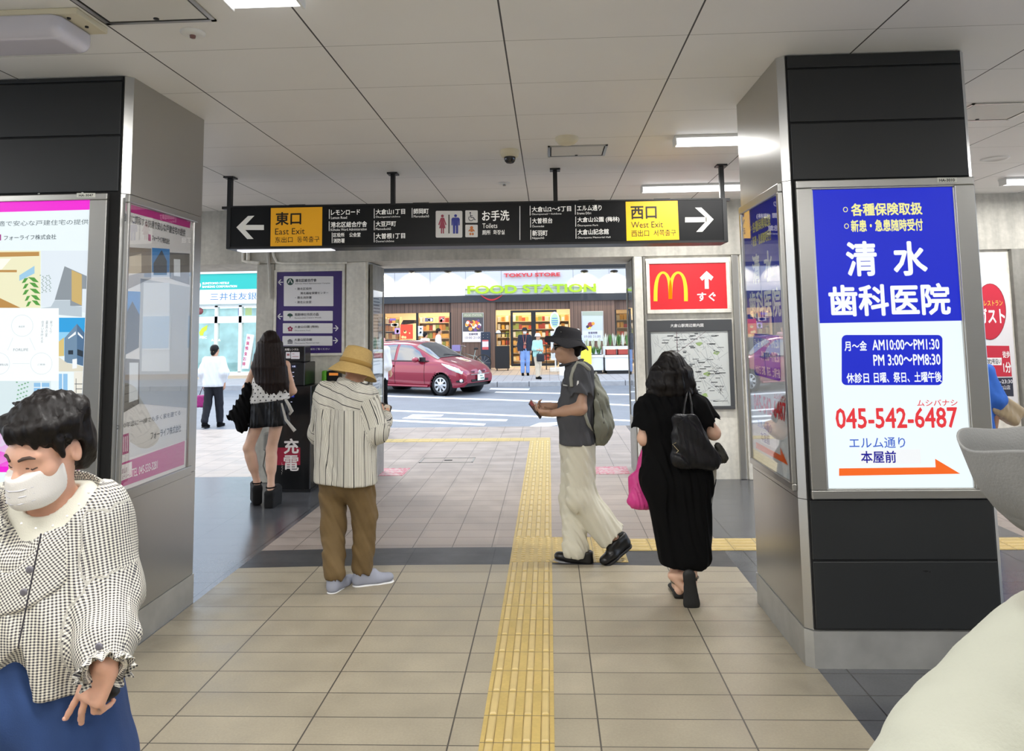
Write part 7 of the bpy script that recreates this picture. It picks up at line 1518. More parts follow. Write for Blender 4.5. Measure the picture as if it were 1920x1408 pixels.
# ------------------------------------------------------------------ the woman in the long black dress
def black_dress_woman():
    J = joints(head=Jp(1258, 697, 4.60), neck=Jp(1260, 735, 4.57), shA=Jp(1217, 764, 4.57), shB=Jp(1305, 764, 4.55), pel=Jp(1270, 895, 4.57), hipA=Jp(1247, 905, 4.57), hipB=Jp(1296, 905, 4.57),
               knA=Jp(1262, 1000, 4.58), knB=Jp(1296, 1000, 4.53), anA=Jp(1271, 1090, 4.60), anB=Jp(1296, 1081, 4.50), elA=Jp(1208, 822, 4.55), wrA=Jp(1218, 838, 4.78), elB=Jp(1338, 812, 4.53), wrB=Jp(1322, 800, 4.76))
    J['toeA'] = J['anA'] + V3(.0, .14, -.07); J['toeB'] = Jp(1303, 1122, 4.49)
    r = thing('person', (J['pel'][0], 4.57, 0), 'woman seen from behind in a long black dress and dark wavy shoulder hair', 'person'); rt = V3(1, 0, 0)
    fw = unit((-.05, 1, -.05)); F = Fd(*bounds(J.values(), .16), .006); body(F, J, .97, girth=1.08); P = head(F, J['head'], fw, (0, 0, 1), .95); hand(F, J['wrA'], (.1, .8, -.3), (1, 0, 0), 1, (1., 1.1, 1.1, 1.1), s=.92); hand(F, J['wrB'], (-.4, .8, .2), (-.4, 0, -1), -1, s=.92); F.build('body', SKIN_P, r)
    D = Fd(*bounds([J['shA'], J['shB'], J['elA'], J['elB'], Jp(1236, 1070, 4.57), Jp(1332, 1070, 4.5)], .16), .007); mS = (J['shA'] + J['shB']) / 2
    for a in 'AB': D.cap(J['sh' + a], J['sh' + a] * .36 + J['el' + a] * .64, .078, .088, .04); d = unit(J['el' + a] - J['sh' + a]); e = J['sh' + a] * .36 + J['el' + a] * .64; D.cap(e + d * .06, e + d * .25, .1, .12, 0, 's'); D.cap(e - d * .02, e + d * .1, .055, .06, 0, 's')
    for q in (-1, 1): D.cap(mS + rt * q * .075 - V3(0, 0, .08), J['pel'] + rt * q * .065 + V3(0, 0, .16), .118, .125, .07); D.cap(J['pel'] + rt * q * .065 + V3(0, 0, .16), J['pel'] + rt * q * .075, .125, .14, .07)
    D.cap(J['pel'] - rt * .075, Jp(1266, 1040, 4.57), .14, .105, .07); D.cap(J['pel'] + rt * .075, Jp(1300, 1040, 4.53), .14, .105, .07); D.cap(J['shA'], J['shB'], .072, .072, .05); D.cap(mS, J['neck'], .09, .075, .05)
    D.fold(.008, (8, 8, 2.2), 41, 1.0); D.cut(Jp(1285, 1060, 4.57), unit((-.05, -.0, -1)))
    D.cap(Jp(1283, 1090, 4.55), Jp(1283, 1030, 4.55), .085, .085, 0, 's'); D.cap(J['neck'] + V3(0, 0, .05), J['neck'] + V3(0, .05, .15), .07, .1, .004, 's'); D.build('dress', CLB, r)
    Hh = Fd(*bounds([J['head'], Jp(1225, 740, 4.5), Jp(1298, 740, 4.5)], .15), .006); c = J['head']; Hh.ell(c + V3(0, -.01, .03), np.eye(3), (.090, .106, .104), .02); rr = random.Random(9)
    for i in range(34):
        a = -2.2 + 4.4 * (i + .5) / 34 + rr.uniform(-.05, .05); s_ = math.sin(a); k = -math.cos(a); w = rr.uniform(-.02, .02); top = c + V3(s_ * .03, k * .035, .098); m1 = c + V3(s_ * .104, k * .098, .0); m2 = c + V3(s_ * .112 + w, k * .09 - .01, -.075); m3 = c + V3(s_ * .122 - w * 1.2, k * .075 - .02, -.125); e = c + V3(s_ * .128 + w, k * .06 - .03, -.155 + rr.uniform(-.03, .01))
        limb(Hh, [top, m1, m2, m3, e], [.02, .028, .027, .022, .006], .012)
    Hh.fold(.005, (22, 14, 9), 12, 1.0); Hh.build('wavy_hair', HAIR, r)
    # sandals: the right heel lifted so that its sole shows
    for a in 'AB':
        an, toe = J['an' + a], J['toe' + a]; fd = unit(toe - an + V3(0, 0, .02)) if a == 'B' else unit((.0, 1, 0)); up = unit(np.cross(V3(1, 0, 0), fd)); n_ = np.cross(fd, up); L = .235
        if a == 'B': fd = unit((.05, -.02, -1.)); up = unit((0, 1., -.02)); n_ = np.cross(fd, up); mid = Jp(1294, 1106, 4.44)
        else: mid = V3(an[0], an[1] + .06, .03)
        G = Fd(mid - .2, mid + .2, .005); G.cap(mid - fd * .085 - up * .012, mid - fd * .01 - up * .012, .039 if a == 'B' else .033, .036 if a == 'B' else .031, .01, flat=(up, 2.2)); G.cap(mid - fd * .01 - up * .012, mid + fd * .07 - up * .012, .040 if a == 'B' else .034, .051 if a == 'B' else .043, .01, flat=(up, 2.6))
        if a == 'A': G.box(V3(an[0], an[1] - .02, .022), np.eye(3), (.033, .03, .022), .008, .01)
        s = G.build('sandal', RUB, r); ring = [an + V3(0, .0, .0) + .040 * (math.cos(q) * V3(1, 0, 0) + 1.1 * math.sin(q) * V3(0, 1, 0)) for q in np.linspace(0, 6.283, 21)]; MB().tube(ring, .006, 6, False).build('ankle_strap', mat('strap bronze', '6f6552', .45), s)
        if a == 'B': MB().tube([mid - fd * .08 + n_ * .03, Jp(1290, 1069, 4.47) , mid - fd * .08 - n_ * .03], .004, 6).lathe([(.007, -.006), (.007, .006)], Jp(1305, 1087, 4.44), (1, 0, 0), 8).build('heel_strap', RUB, s)
    # shoulder bag, pink bag, and the cloth hung from the bag
    t = thing('shoulder_bag', Jp(1310, 876, 4.4), 'black leather tote hanging from the shoulder of the woman in black', 'bag'); G = Fd(*bounds([Jp(1263, 778, 4.4), Jp(1352, 878, 4.5)], .1), .006); Yb = 4.36
    top0, top1, b0, b1 = Jp(1266, 783, Yb), Jp(1302, 784, Yb + .02), Jp(1272, 862, Yb), Jp(1338, 866, Yb + .06)
    for f in np.linspace(0, 1, 7): G.cap(top0 * (1 - f) + top1 * f, b0 * (1 - f) + b1 * f, .018, .045, .03)
    G.fold(.007, (9, 9, 6), 51, 1.2); bg = G.build('bag_body', mat('black bag leather', '0c0c10', .42, spec=.35, bump=.2, bscale=200), t)
    MB().tube([Jp(1281, 782, Yb), Jp(1284, 755, 4.44), Jp(1289, 733, 4.50), Jp(1292, 728, 4.57), Jp(1294, 735, 4.66)], .008, 8).tube([Jp(1298, 783, Yb + .02), Jp(1296, 757, 4.45), Jp(1291, 733, 4.50), Jp(1293, 728, 4.57)], .008, 8).build('handle', mat('handle black', '0e0e10', .4), t)
    p = [surf(G, Jp(x, y, 4.1), (0, 1, 0), .5) - V3(0, .002, 0) for x, y in ((1268, 849), (1272, 845), (1275, 846), (1281, 842))]; MB().tube(p, .0016, 5).build('script_mark', mat('mark gold', 'a89a70', .4), bg)
    p = [surf(G, Jp(x, y, 4.1), (0, 1, 0), .5) - V3(0, .001, 0) for x, y in ((1282, 785), (1284, 805), (1286, 830), (1287, 850))]; MB().tube(p, .0022, 5).build('seam', M_BLK, bg)
    G = Fd(*bounds([Jp(1330, 840, 4.45), Jp(1322, 985, 4.5)], .09), .006)
    for x in (1322, 1328, 1334): G.cap(Jp(x + 6, 868, 4.50), Jp(x - 6, 975, 4.50), .014, .012, .012)
    G.fold(.006, (30, 20, 2), 3, .5); tag(G.build('scarf', mat('scarf silver', 'a9a69c', .7), None), 'long pale scarf hanging below the black tote at her side', 'scarf')
    G = Fd(*bounds([Jp(1340, 830, 4.5), Jp(1362, 862, 4.5)], .06), .005); G.cap(Jp(1346, 836, 4.46), Jp(1355, 858, 4.46), .022, .035, .01, flat=((0, 1, 0), 1.6)); G.fold(.004, (30, 30, 30), 2); tag(G.build('pouch', mat('pouch print', '2a2820', .5, noise=.6, nscale=60), None), 'small dark patterned pouch behind the black tote', 'pouch')
    t = thing('pink_bag', Jp(1203, 952, 4.6), 'bright pink shopping bag held in the hand of the woman in black', 'bag'); G = Fd(*bounds([Jp(1180, 832, 4.6), Jp(1222, 955, 4.75)], .08), .006); Yb = 4.70
    for f in np.linspace(0, 1, 6): G.cap(Jp(1209 + 7 * f, 836, Yb), Jp(1190 + 30 * f, 938, Yb - .04), .010, .045, .03)
    for f in np.linspace(0, 1, 4): G.cap(Jp(1193 + 26 * f, 900, Yb), Jp(1191 + 28 * f, 942, Yb), .05, .03, .03)
    G.fold(.006, (22, 14, 4), 61, 1.); G.build('bag_body', mat('pink nylon', 'cc3a86', .5), t); MB().tube([Jp(1206, 840, Yb), Jp(1210, 832, 4.74), Jp(1214, 836, 4.78), Jp(1217, 842, Yb)], .008, 8).build('handle', _M['pink nylon'], t)
black_dress_woman()
# ------------------------------------------------------------------ the masked woman in the gingham blouse, close to the camera
def gingham_woman():
    Y = 1.79
    fwb = unit((0, -1, 0)); rt = unit((1, 0, 0)); up = V3(0, 0, 1)
    mS = Jp(84, 965, 1.82); pel = Jp(48, 1310, 1.80)
    J = joints(head=Jp(90, 842, 1.75), neck=Jp(112, 930, 1.82), shA=mS - rt * .138, shB=mS + rt * .138, pel=pel, hipA=pel - rt * .095 - up * .02, hipB=pel + rt * .095 - up * .02)
    J['elB'] = Jp(203, 1112, 1.80); J['wrB'] = Jp(198, 1244, 1.66); J['elA'] = J['shA'] + V3(-.07, .06, -.26); J['wrA'] = J['elA'] + V3(.02, -.12, -.22)
    J['knA'] = V3(J['hipA'][0], J['hipA'][1] - .02, .44); J['knB'] = V3(J['hipB'][0] + .02, J['hipB'][1] + .03, .44); J['anA'] = V3(J['hipA'][0], J['hipA'][1] + .05, .09); J['anB'] = V3(J['hipB'][0] + .02, J['hipB'][1] + .2, .11)
    J['toeA'] = J['anA'] + fwb * .15 - up * .06; J['toeB'] = J['anB'] + fwb * .14 - up * .07
    r = thing('person', (pel[0], Y, 0), 'woman with short dark hair, white face mask and gingham blouse looking down', 'person')
    fw = unit((-.19, -.90, -.37)); hu = unit((-.03, -.36, .93)); F = Fd(*bounds(J.values(), .15), .0048); body(F, J, .93, feet=False); c = J['head']
    hs = .92; P = head(F, c, fw, hu, hs); f = fw; u = unit(hu - f * np.dot(hu, f)); R = np.cross(f, u)
    tips = hand(F, J['wrB'] + V3(-.004, .010, .004), (-.36, -.06, -.93), (.2, 1, 0), 1, (.05, .22, .55, .75), 1.0, .12, (.75, .2)); hand(F, J['wrA'], (-.1, -.2, -1), (1, .3, 0), -1)
    skin = mat('older skin', 'd6a68e', .5, noise=.1, nscale=22); b_ = skin.node_tree.nodes['Principled BSDF']; b_.inputs['Subsurface Weight'].default_value = .12; b_.inputs['Subsurface Scale'].default_value = .5; b_.inputs['Subsurface Radius'].default_value = (.01, .004, .002)
    bo = F.build('body', skin, r); face_bits(F, P, f, bo, eyes='closed', mouth=False)
    nl = MB()
    for q, (tp, d_) in enumerate(zip(tips, [(-.32, -.1, -.94)] * 4)): nl.lathe([(.0045, 0), (.004, .001), (0, .0013)], tp + V3(0, -.0062, .003), (0, -1, .2), 10)
    nl.build('fingernail', mat('nail', 'd9a893', .3), bo)
    # hair: short, swept up and back, strands over the forehead and behind the ear
    Hh = Fd(c - .2, c + .2, .0045); Hh.ell(P(0, -.020, .046), (R, f, u), (.079, .086, .080), .02); Hh.cap(P(-.045, -.05, .0), P(.045, -.05, .0), .046, .046, .03); Hh.cap(P(-.04, -.055, -.055), P(.04, -.055, -.055), .032, .032, .03); rr = random.Random(2)
    for i in range(70):
        a = rr.uniform(-2.6, 2.6); e0 = rr.uniform(.1, 1.0); s_, k = math.sin(a), math.cos(a)
        top = P(s_ * .05 * e0, -.03 + k * .05 * e0, .125); mid = P(s_ * .084, -.018 + k * .088, .085 + rr.uniform(-.01, .012)); lw = .052 if k > .35 else rr.uniform(-.03, .04); end = P(s_ * .088 + rr.uniform(-.008, .008), -.018 + k * (.094 if k > 0 else .080), lw + rr.uniform(-.004, .016))
        limb(Hh, [top, mid, end], [.014, .012, .003], .012)
    for i in range(16):       # the locks blown out behind
        a = rr.uniform(-.5, 1.1); b0 = P(.075 + rr.uniform(-.01, .012), -.05 - .03 * a, .075 - .05 * a); d = unit(R * 1.0 - f * rr.uniform(.2, .7) + u * rr.uniform(-.15, .35)); b1 = b0 + d * rr.uniform(.02, .042); b2 = b1 + unit(d - u * .25) * rr.uniform(.015, .035); limb(Hh, [b0, b1, b2], [.014, .007, .0022], .008)
    for q in (-1, 1): Hh.cap(P(q * .080, .028, .048), P(q * .080, .028, .005), .012, .007, .015)
    for q in (-1, 1): Hh.ell(P(q * .086, -.008, -.004), (R, f, u), (.02, .024, .034), .006, 's')
    Hh.ell(P(0, .085, -.004), (R, f, u), (.062, .068, .058), .01, 's')
    Hh.fold(.0035, (40, 30, 25), 5, 1.); Hh.build('hair', HAIR, r)
    # ear on the visible side, shaped
    E_ = Fd(P(.08, -.01, 0) - .05, P(.08, -.01, 0) + .05, .003); ec = P(.079, -.010, -.006); er = unit(R - f * .45)
    for k in range(12):
        a0, a1 = k / 12 * 5.2 - 1.2, (k + 1) / 12 * 5.2 - 1.2; g = lambda a: ec + er * .006 + (f * -math.cos(a) * .016 + u * math.sin(a) * .029) * 1.0; E_.cap(g(a0), g(a1), .0052, .0052, .006)
    E_.ell(ec + er * .001, (er, f, u), (.006, .015, .026), .006); E_.cap(ec + er * .004 - u * .028 + f * .004, ec + er * .004 - u * .034 + f * .004, .007, .006, .006); E_.build('ear', skin, bo)
    # mask with pleats and ear loops
    K = Fd(c - .17, c + .17, .0038); z_ = lambda *q: tuple(e * hs for e in q); K.ell(P(0, .022, -.040), (R, f, u), z_(.071, .080, .088), 0); K.cap(P(0, .09, -.020), P(0, .098, -.078), .022, .032, .05); K.ell(P(0, .058, -.092), (R, f, u), z_(.042, .038, .034), .04)
    K.cut(P(0, .10, -.016), unit(u * .95 + f * .16)); K.cut(P(0, .02, -.120), -u); K.cut(P(0, .022, 0), -f); K.cut(P(0, .03, -.105), unit(-u * .8 - f * .55))
    mk = K.build('face_mask', mat('mask white', 'e0ddd8', .8, bump=.15, bscale=400), r)
    for z0 in (-.045, -.062, -.080): MB().tube([surf(K, P(q, .2, z0), -f, .2) for q in np.linspace(-.045, .052, 13)], [.0004] + [.0016] * 11 + [.0004], 6).build('pleat', mat('mask fold', 'c4c3ca', .8), mk)
    MB().tube([P(.067, .042, -.022), P(.080, .022, -.004), P(.088, .005, .014), P(.088, -.014, .014), P(.090, -.022, -.006)], .0022, 6).tube([P(.063, .040, -.085), P(.076, .015, -.062), P(.086, -.008, -.040), P(.090, -.020, -.02)], .0022, 6).build('ear_loop', mat('loop white', 'e3e2e4', .7), mk)
    # undershirt
    U = Fd(*bounds([J['shA'], J['shB'], J['neck']], .13), .006); U.cap(J['shA'] + rt * .03, J['shB'] - rt * .03, .062, .062, .03); U.cap(mS - up * .02, J['neck'] - up * .005, .088, .074, .05)
    for q in (-1, 1): U.cap(mS + rt * q * .07 - up * .09 + fwb * .01, mS + rt * q * .06 - up * .2, .100, .1, .06)
    ax = J['neck'] + fwb * .035; U.cap(ax + up * .012, ax + up * .2 + fwb * .05, .062, .12, .006, 's'); U.cut(J['neck'] + up * .03, up); us = U.build('undershirt', mat('cream knit', 'd8d6c8', .85, bump=.2, bscale=350), r)
    m = MB()
    for x, y in ((166, 923), (148, 946), (126, 968), (99, 986), (67, 991), (40, 982)):
        p = surf(U, Jp(x, y, 1.4), (0, 1, 0), .6); m.lathe([(.0028, 0), (.002, .0014), (0, .0018)], p, (0, -1, 0), 8)
    m.build('bead', mat('bead white', 'f2f0e8', .3), us)
    # blouse
    def torso(C, g=0.):
        for q in (-1, 1):
            C.cap(mS + rt * q * .080 - up * .085, pel + rt * q * .085 + up * .18, .112 + g, .122 + g, .08); C.cap(pel + rt * q * .085 + up * .18, pel + rt * q * .098 - up * .02, .122 + g, .140 + g, .08)
        C.cap(J['shA'] + rt * .0, J['shB'], .064 + g, .066 + g, .05); C.cap(mS, J['neck'] - up * .02, .096 + g, .082 + g, .06); C.cap(mS + fwb * .04 - up * .10, mS + fwb * .04 - up * .2, .10 + g, .1 + g, .08)
    C = Fd(*bounds([J['shA'], J['shB'], J['elA'], J['elB'], J['wrA'], J['wrB'], pel - up * .08], .17), .0058)
    for a in 'AB':
        s0, e0, w0 = J['sh' + a], J['el' + a], J['wr' + a]; C.cap(s0, e0, .070, .070, .03); C.cap(e0, e0 * .25 + w0 * .75, .072, .066, .04); C.cap(e0 * .25 + w0 * .75, w0 * .93 + e0 * .07, .064, .040, .02)
    for a in 'AB':
        e0, w0 = J['el' + a], J['wr' + a]; d = unit(w0 - e0); C.cap(w0 - d * .012, w0 - d * .005, .044, .050, .004); C.cap(w0 + d * .078, w0 + d * .22, .072, .10, 0, 's'); C.cap(w0 - d * .02, w0 + d * .1, .034, .04, .002, 's')
    torso(C); C.fold(.0055, (10, 9, 5), 71, 1.0)
    hem = Jp(110, 1322, 1.66); C.cut(hem, unit((.06, 0, -1))); ax2 = J['neck'] + fwb * .055 + rt * .012; C.cap(ax2 + up * .015 - fwb * .01, ax2 + up * .17 + fwb * .1, .101, .15, .004, 's'); C.cap(ax2 + fwb * .03 - up * .005, mS + fwb * .19 - up * .085, .055, .01, .01, 's')
    # the fronts part below the last button
    C.cap(Jp(36, 1218, 1.655), Jp(-6, 1335, 1.655), .006, .085, .004, 's')
    def pat(V):
        o = np.zeros((len(V), 3)); ax = (mS + pel) / 2; o[:, 0] = np.arctan2((V - ax) @ rt, (V - ax) @ fwb + .03) * .165; o[:, 1] = V[:, 2]
        for a in 'AB':
            s0, e0, w0 = J['sh' + a], J['el' + a], J['wr' + a]
            for p, q in ((s0 * .8 + e0 * .2, e0), (e0, w0)):
                d = q - p; L = d @ d; t_ = ((V - p) @ d) / L; tc = np.clip(t_, -.05, 1.2); ds = np.linalg.norm(V - p - tc[:, None] * d, axis=1); m = (ds < .092) & (((V - mS) @ rt) * (1 if a == 'B' else -1) > .155)
                s1 = unit(np.cross(d, fwb)); s2 = unit(np.cross(s1, d)); o[m, 0] = np.arctan2((V[m] - p) @ s1, np.abs((V[m] - p) @ s2) + .012) * .062; o[m, 1] = (V[m] - p) @ unit(d)
        return o
    t = NT('gingham cloth', .85); x, y, z = t.pos('pat'); per = .0063
    sx_ = t.op('LESS_THAN', t.op('FLOORED_MODULO', x, per), per * .5); sy_ = t.op('LESS_THAN', t.op('FLOORED_MODULO', y, per), per * .5); s2 = t.op('MULTIPLY', t.op('ADD', sx_, sy_), .5)
    c0 = t.mix(s2, tuple(lin('e6e2d4')), tuple(lin('34323c'))); t.color(c0); GING = t.m
    bl = C.build('blouse', GING, r, pat=pat)
    # round collar lying over the shoulders
    K2 = Fd(*bounds([J['shA'], J['shB'], J['neck'], mS + fwb * .2 - up * .12], .12), .005); torso(K2, .009); inter_cap(K2, J['neck'] + fwb * .045 + up * .05, mS + fwb * .075 - up * .05, .150, .165); K2.cap(ax2 + up * .015 - fwb * .01, ax2 + up * .17 + fwb * .1, .103, .15, .004, 's'); K2.cap(ax2 + fwb * .03 - up * .005, mS + fwb * .25 - up * .16, .056, .018, .006, 's'); K2.build('round_collar', GING, bl, pat=lambda V: np.stack([((V - mS) @ rt) * .8 + V[:, 2] * .6, V[:, 2] * .8 - ((V - mS) @ rt) * .6, V[:, 1]], 1))
    # frilled cuff
    d = unit(J['wrB'] - J['elB']); a1 = unit(np.cross(d, V3(0, 1, 0))); a2 = np.cross(d, a1); V = []; Fc = []; n = 72
    for k, (rad, h, wv) in enumerate(((.046, -.02, 0), (.047, .0, .002), (.052, .014, .006), (.058, .026, .009))):
        for i in range(n): an = 2 * math.pi * i / n; rr_ = rad + wv * math.sin(an * 13); V.append(J['wrB'] + d * (h + .004 * math.sin(an * 9) * (k == 3)) + rr_ * (math.cos(an) * a1 + math.sin(an) * a2))
    for k in range(3):
        for i in range(n): Fc.append((k * n + i, k * n + (i + 1) % n, (k + 1) * n + (i + 1) % n, (k + 1) * n + i))
    me = mesh(V, Fc, True); at = me.attributes.new('pat', 'FLOAT_VECTOR', 'POINT'); VV = np.array(V); at.data.foreach_set('vector', np.stack([(VV - J['wrB']) @ a1, (VV - J['wrB']) @ d, VV[:, 0]], 1).astype(np.float32).ravel()); obj('cuff_frill', me, GING, bl)
    # placket edge and buttons
    pk = [surf(C, Jp(x_, y_, 1.3), (0, 1, 0), .7) - V3(0, .0015, 0) for x_, y_ in [(78 - 43 * q, 1000 + 214 * q) for q in np.linspace(.0, 1, 14)]]; MB().tube(pk, .0014, 6).build('placket_edge', mat('placket shade', '3d3b42', .9), bl)
    m = MB()
    for x_, y_ in ((56, 1068), (45, 1110), (186, 1212)):
        p = surf(C, Jp(x_, y_, 1.2), (0, 1, 0), .8); m.lathe([(.0062, 0), (.0062, .002), (.004, .003), (0, .0024)], p, (0, -1, 0), 14)
    m.build('button', mat('button grey', '6d6b73', .35), bl)
    # wide blue trousers
    T = Fd(*bounds([pel + up * .1, J['anA'], J['anB']], .26), .009)
    for a, q in (('A', -1), ('B', 1)): limb(T, [pel + rt * q * .09 + up * .02, pel + rt * q * .125 - up * .18, J['kn' + a], J['an' + a] + up * .05], [.130, .134, .12, .11], .03)
    T.cap(pel + up * .1, pel, .13, .14, .05); T.fold(.009, (6, 6, 3), 81, 1.0); T.build('trousers', mat('blue cotton twill', '223d6c', .85, noise=.12, nscale=9, bump=.2, bscale=350), r)
    for a in 'AB': shoe(J['an' + a], J['toe' + a], CLB, r)
    G = Fd(J['wrB'] - .16, J['wrB'] + .12, .006); G.box(J['wrB'] + V3(-.055, .062, -.07), (unit((.5, .1, -.8)), V3(0, 1, 0), unit((.8, 0, .5))), (.05, .012, .035), .008, 0); tag(G.build('phone_case', mat('case dark', '15171a', .5), None), 'dark flat case held against the blue trousers of the woman in gingham', 'case')
gingham_woman()
# ------------------------------------------------------------------ the person at the right edge, close to the camera
def edge_person():
    Y = 1.05
    J = joints(head=Jp(2040, 960, 1.05), neck=Jp(2060, 1150, 1.06), shA=Jp(1985, 1262, 1.05), shB=Jp(2190, 1218, 1.08), pel=Jp(2070, 1640, 1.08)); J['pel'][2] = .80
    rt = unit(J['shB'] - J['shA']); J['hipA'] = J['pel'] - rt * .09; J['hipB'] = J['pel'] + rt * .09; up = V3(0, 0, 1)
    J['elA'] = Jp(1712, 1612, 1.05); J['wrA'] = Jp(1760, 1660, 1.28); J['elB'] = J['shB'] + V3(.08, .02, -.25); J['wrB'] = J['elB'] + V3(-.02, .2, -.1)
    for a in 'AB': J['kn' + a] = J['hip' + a] * V3(1, 1, 0) + V3(0, .03, .43); J['an' + a] = J['hip' + a] * V3(1, 1, 0) + V3(0, -.02, .08); J['toe' + a] = J['an' + a] + V3(0, .16, -.05)
    r = thing('person', (J['pel'][0], Y, 0), 'person in a grey brimmed hat and cream jacket beside the dental-sign column', 'person'); fw = V3(.1, 1, -.05)
    F = Fd(*bounds(J.values(), .14), .008); body(F, J, .92, feet=False); head(F, J['head'], fw, up, .95); hand(F, J['wrA'], (.3, .9, 0), (0, 0, -1), -1); hand(F, J['wrB'], (-.1, .9, 0), (0, 0, -1), 1); F.build('body', SKIN, r)
    C = Fd(*bounds([J['shA'], J['shB'], J['elA'], J['elB'], J['wrA'], J['wrB'], J['pel'] - up * .1], .2), .008); mS = (J['shA'] + J['shB']) / 2
    for q in (-1, 1): C.cap(mS + rt * q * .07 - up * .06, J['pel'] + rt * q * .1 - up * .05, .12, .17, .08)
    C.cap(J['shA'], J['shB'], .075, .075, .06); C.cap(mS, J['neck'] - up * .02, .1, .08, .06)
    for a in 'AB': C.cap(J['sh' + a], J['el' + a], .076, .100, .05); C.cap(J['el' + a], J['wr' + a], .092, .06, .05); C.cap(J['sh' + a] * .5 + J['el' + a] * .5, mS - up * .35, .08, .1, .12)
    C.fold(.0025, (8, 8, 4), 91, 1.2); C.cut(J['neck'] + up * .01, up); C.build('jacket', mat('cream jacket', 'a6a799', .8, bump=.15, bscale=200), r)
    T = Fd(*bounds([J['pel'], J['anA'], J['anB']], .2), .012)
    for a in 'AB': limb(T, [J['hip' + a], J['kn' + a], J['an' + a]], [.12, .09, .075], .04)
    T.build('trousers', CLN, r)
    for a in 'AB': shoe(J['an' + a], J['toe' + a], CLB, r)
    Hh = Fd(*bounds([J['head'], J['neck']], .16), .006); Hh.ell(J['head'] + V3(0, -.01, .02), np.eye(3), (.085, .1, .1), .02)
    for k in range(5): Hh.cap(J['head'] + V3(-.072 + .004 * (k % 2), -.03, -.025 - .022 * k), J['head'] + V3(-.072, -.03, -.04 - .022 * k), .021, .019, .006)
    Hh.build('hair', HAIR, r)
    hc = Jp(2085, 856, 1.03); drp = lambda a, R: 0 if R < .12 else (R - .12) / .06 * (.010 * math.sin(2 * a + 1.) + .006 * math.sin(5 * a))
    prof = [(0, .085), (.05, .083), (.080, .07), (.092, .03), (.098, -.06), (.102, -.100), (.112, -.104), (.135, -.088), (.158, -.055), (.172, -.02), (.180, .0), (.1815, .004), (.178, .003), (.168, -.022), (.152, -.058), (.130, -.094), (.11, -.112), (.095, -.110)]
    V, Fc = hatmesh(hc, unit((.10, -.05, 1)), fw, prof, 64, drp, 1.0); obj('brimmed_hat', mesh(V, [f[::-1] for f in Fc], True), mat('grey hat felt', '777775', .9, noise=.1, nscale=12, bump=.2, bscale=300), r)
edge_person()
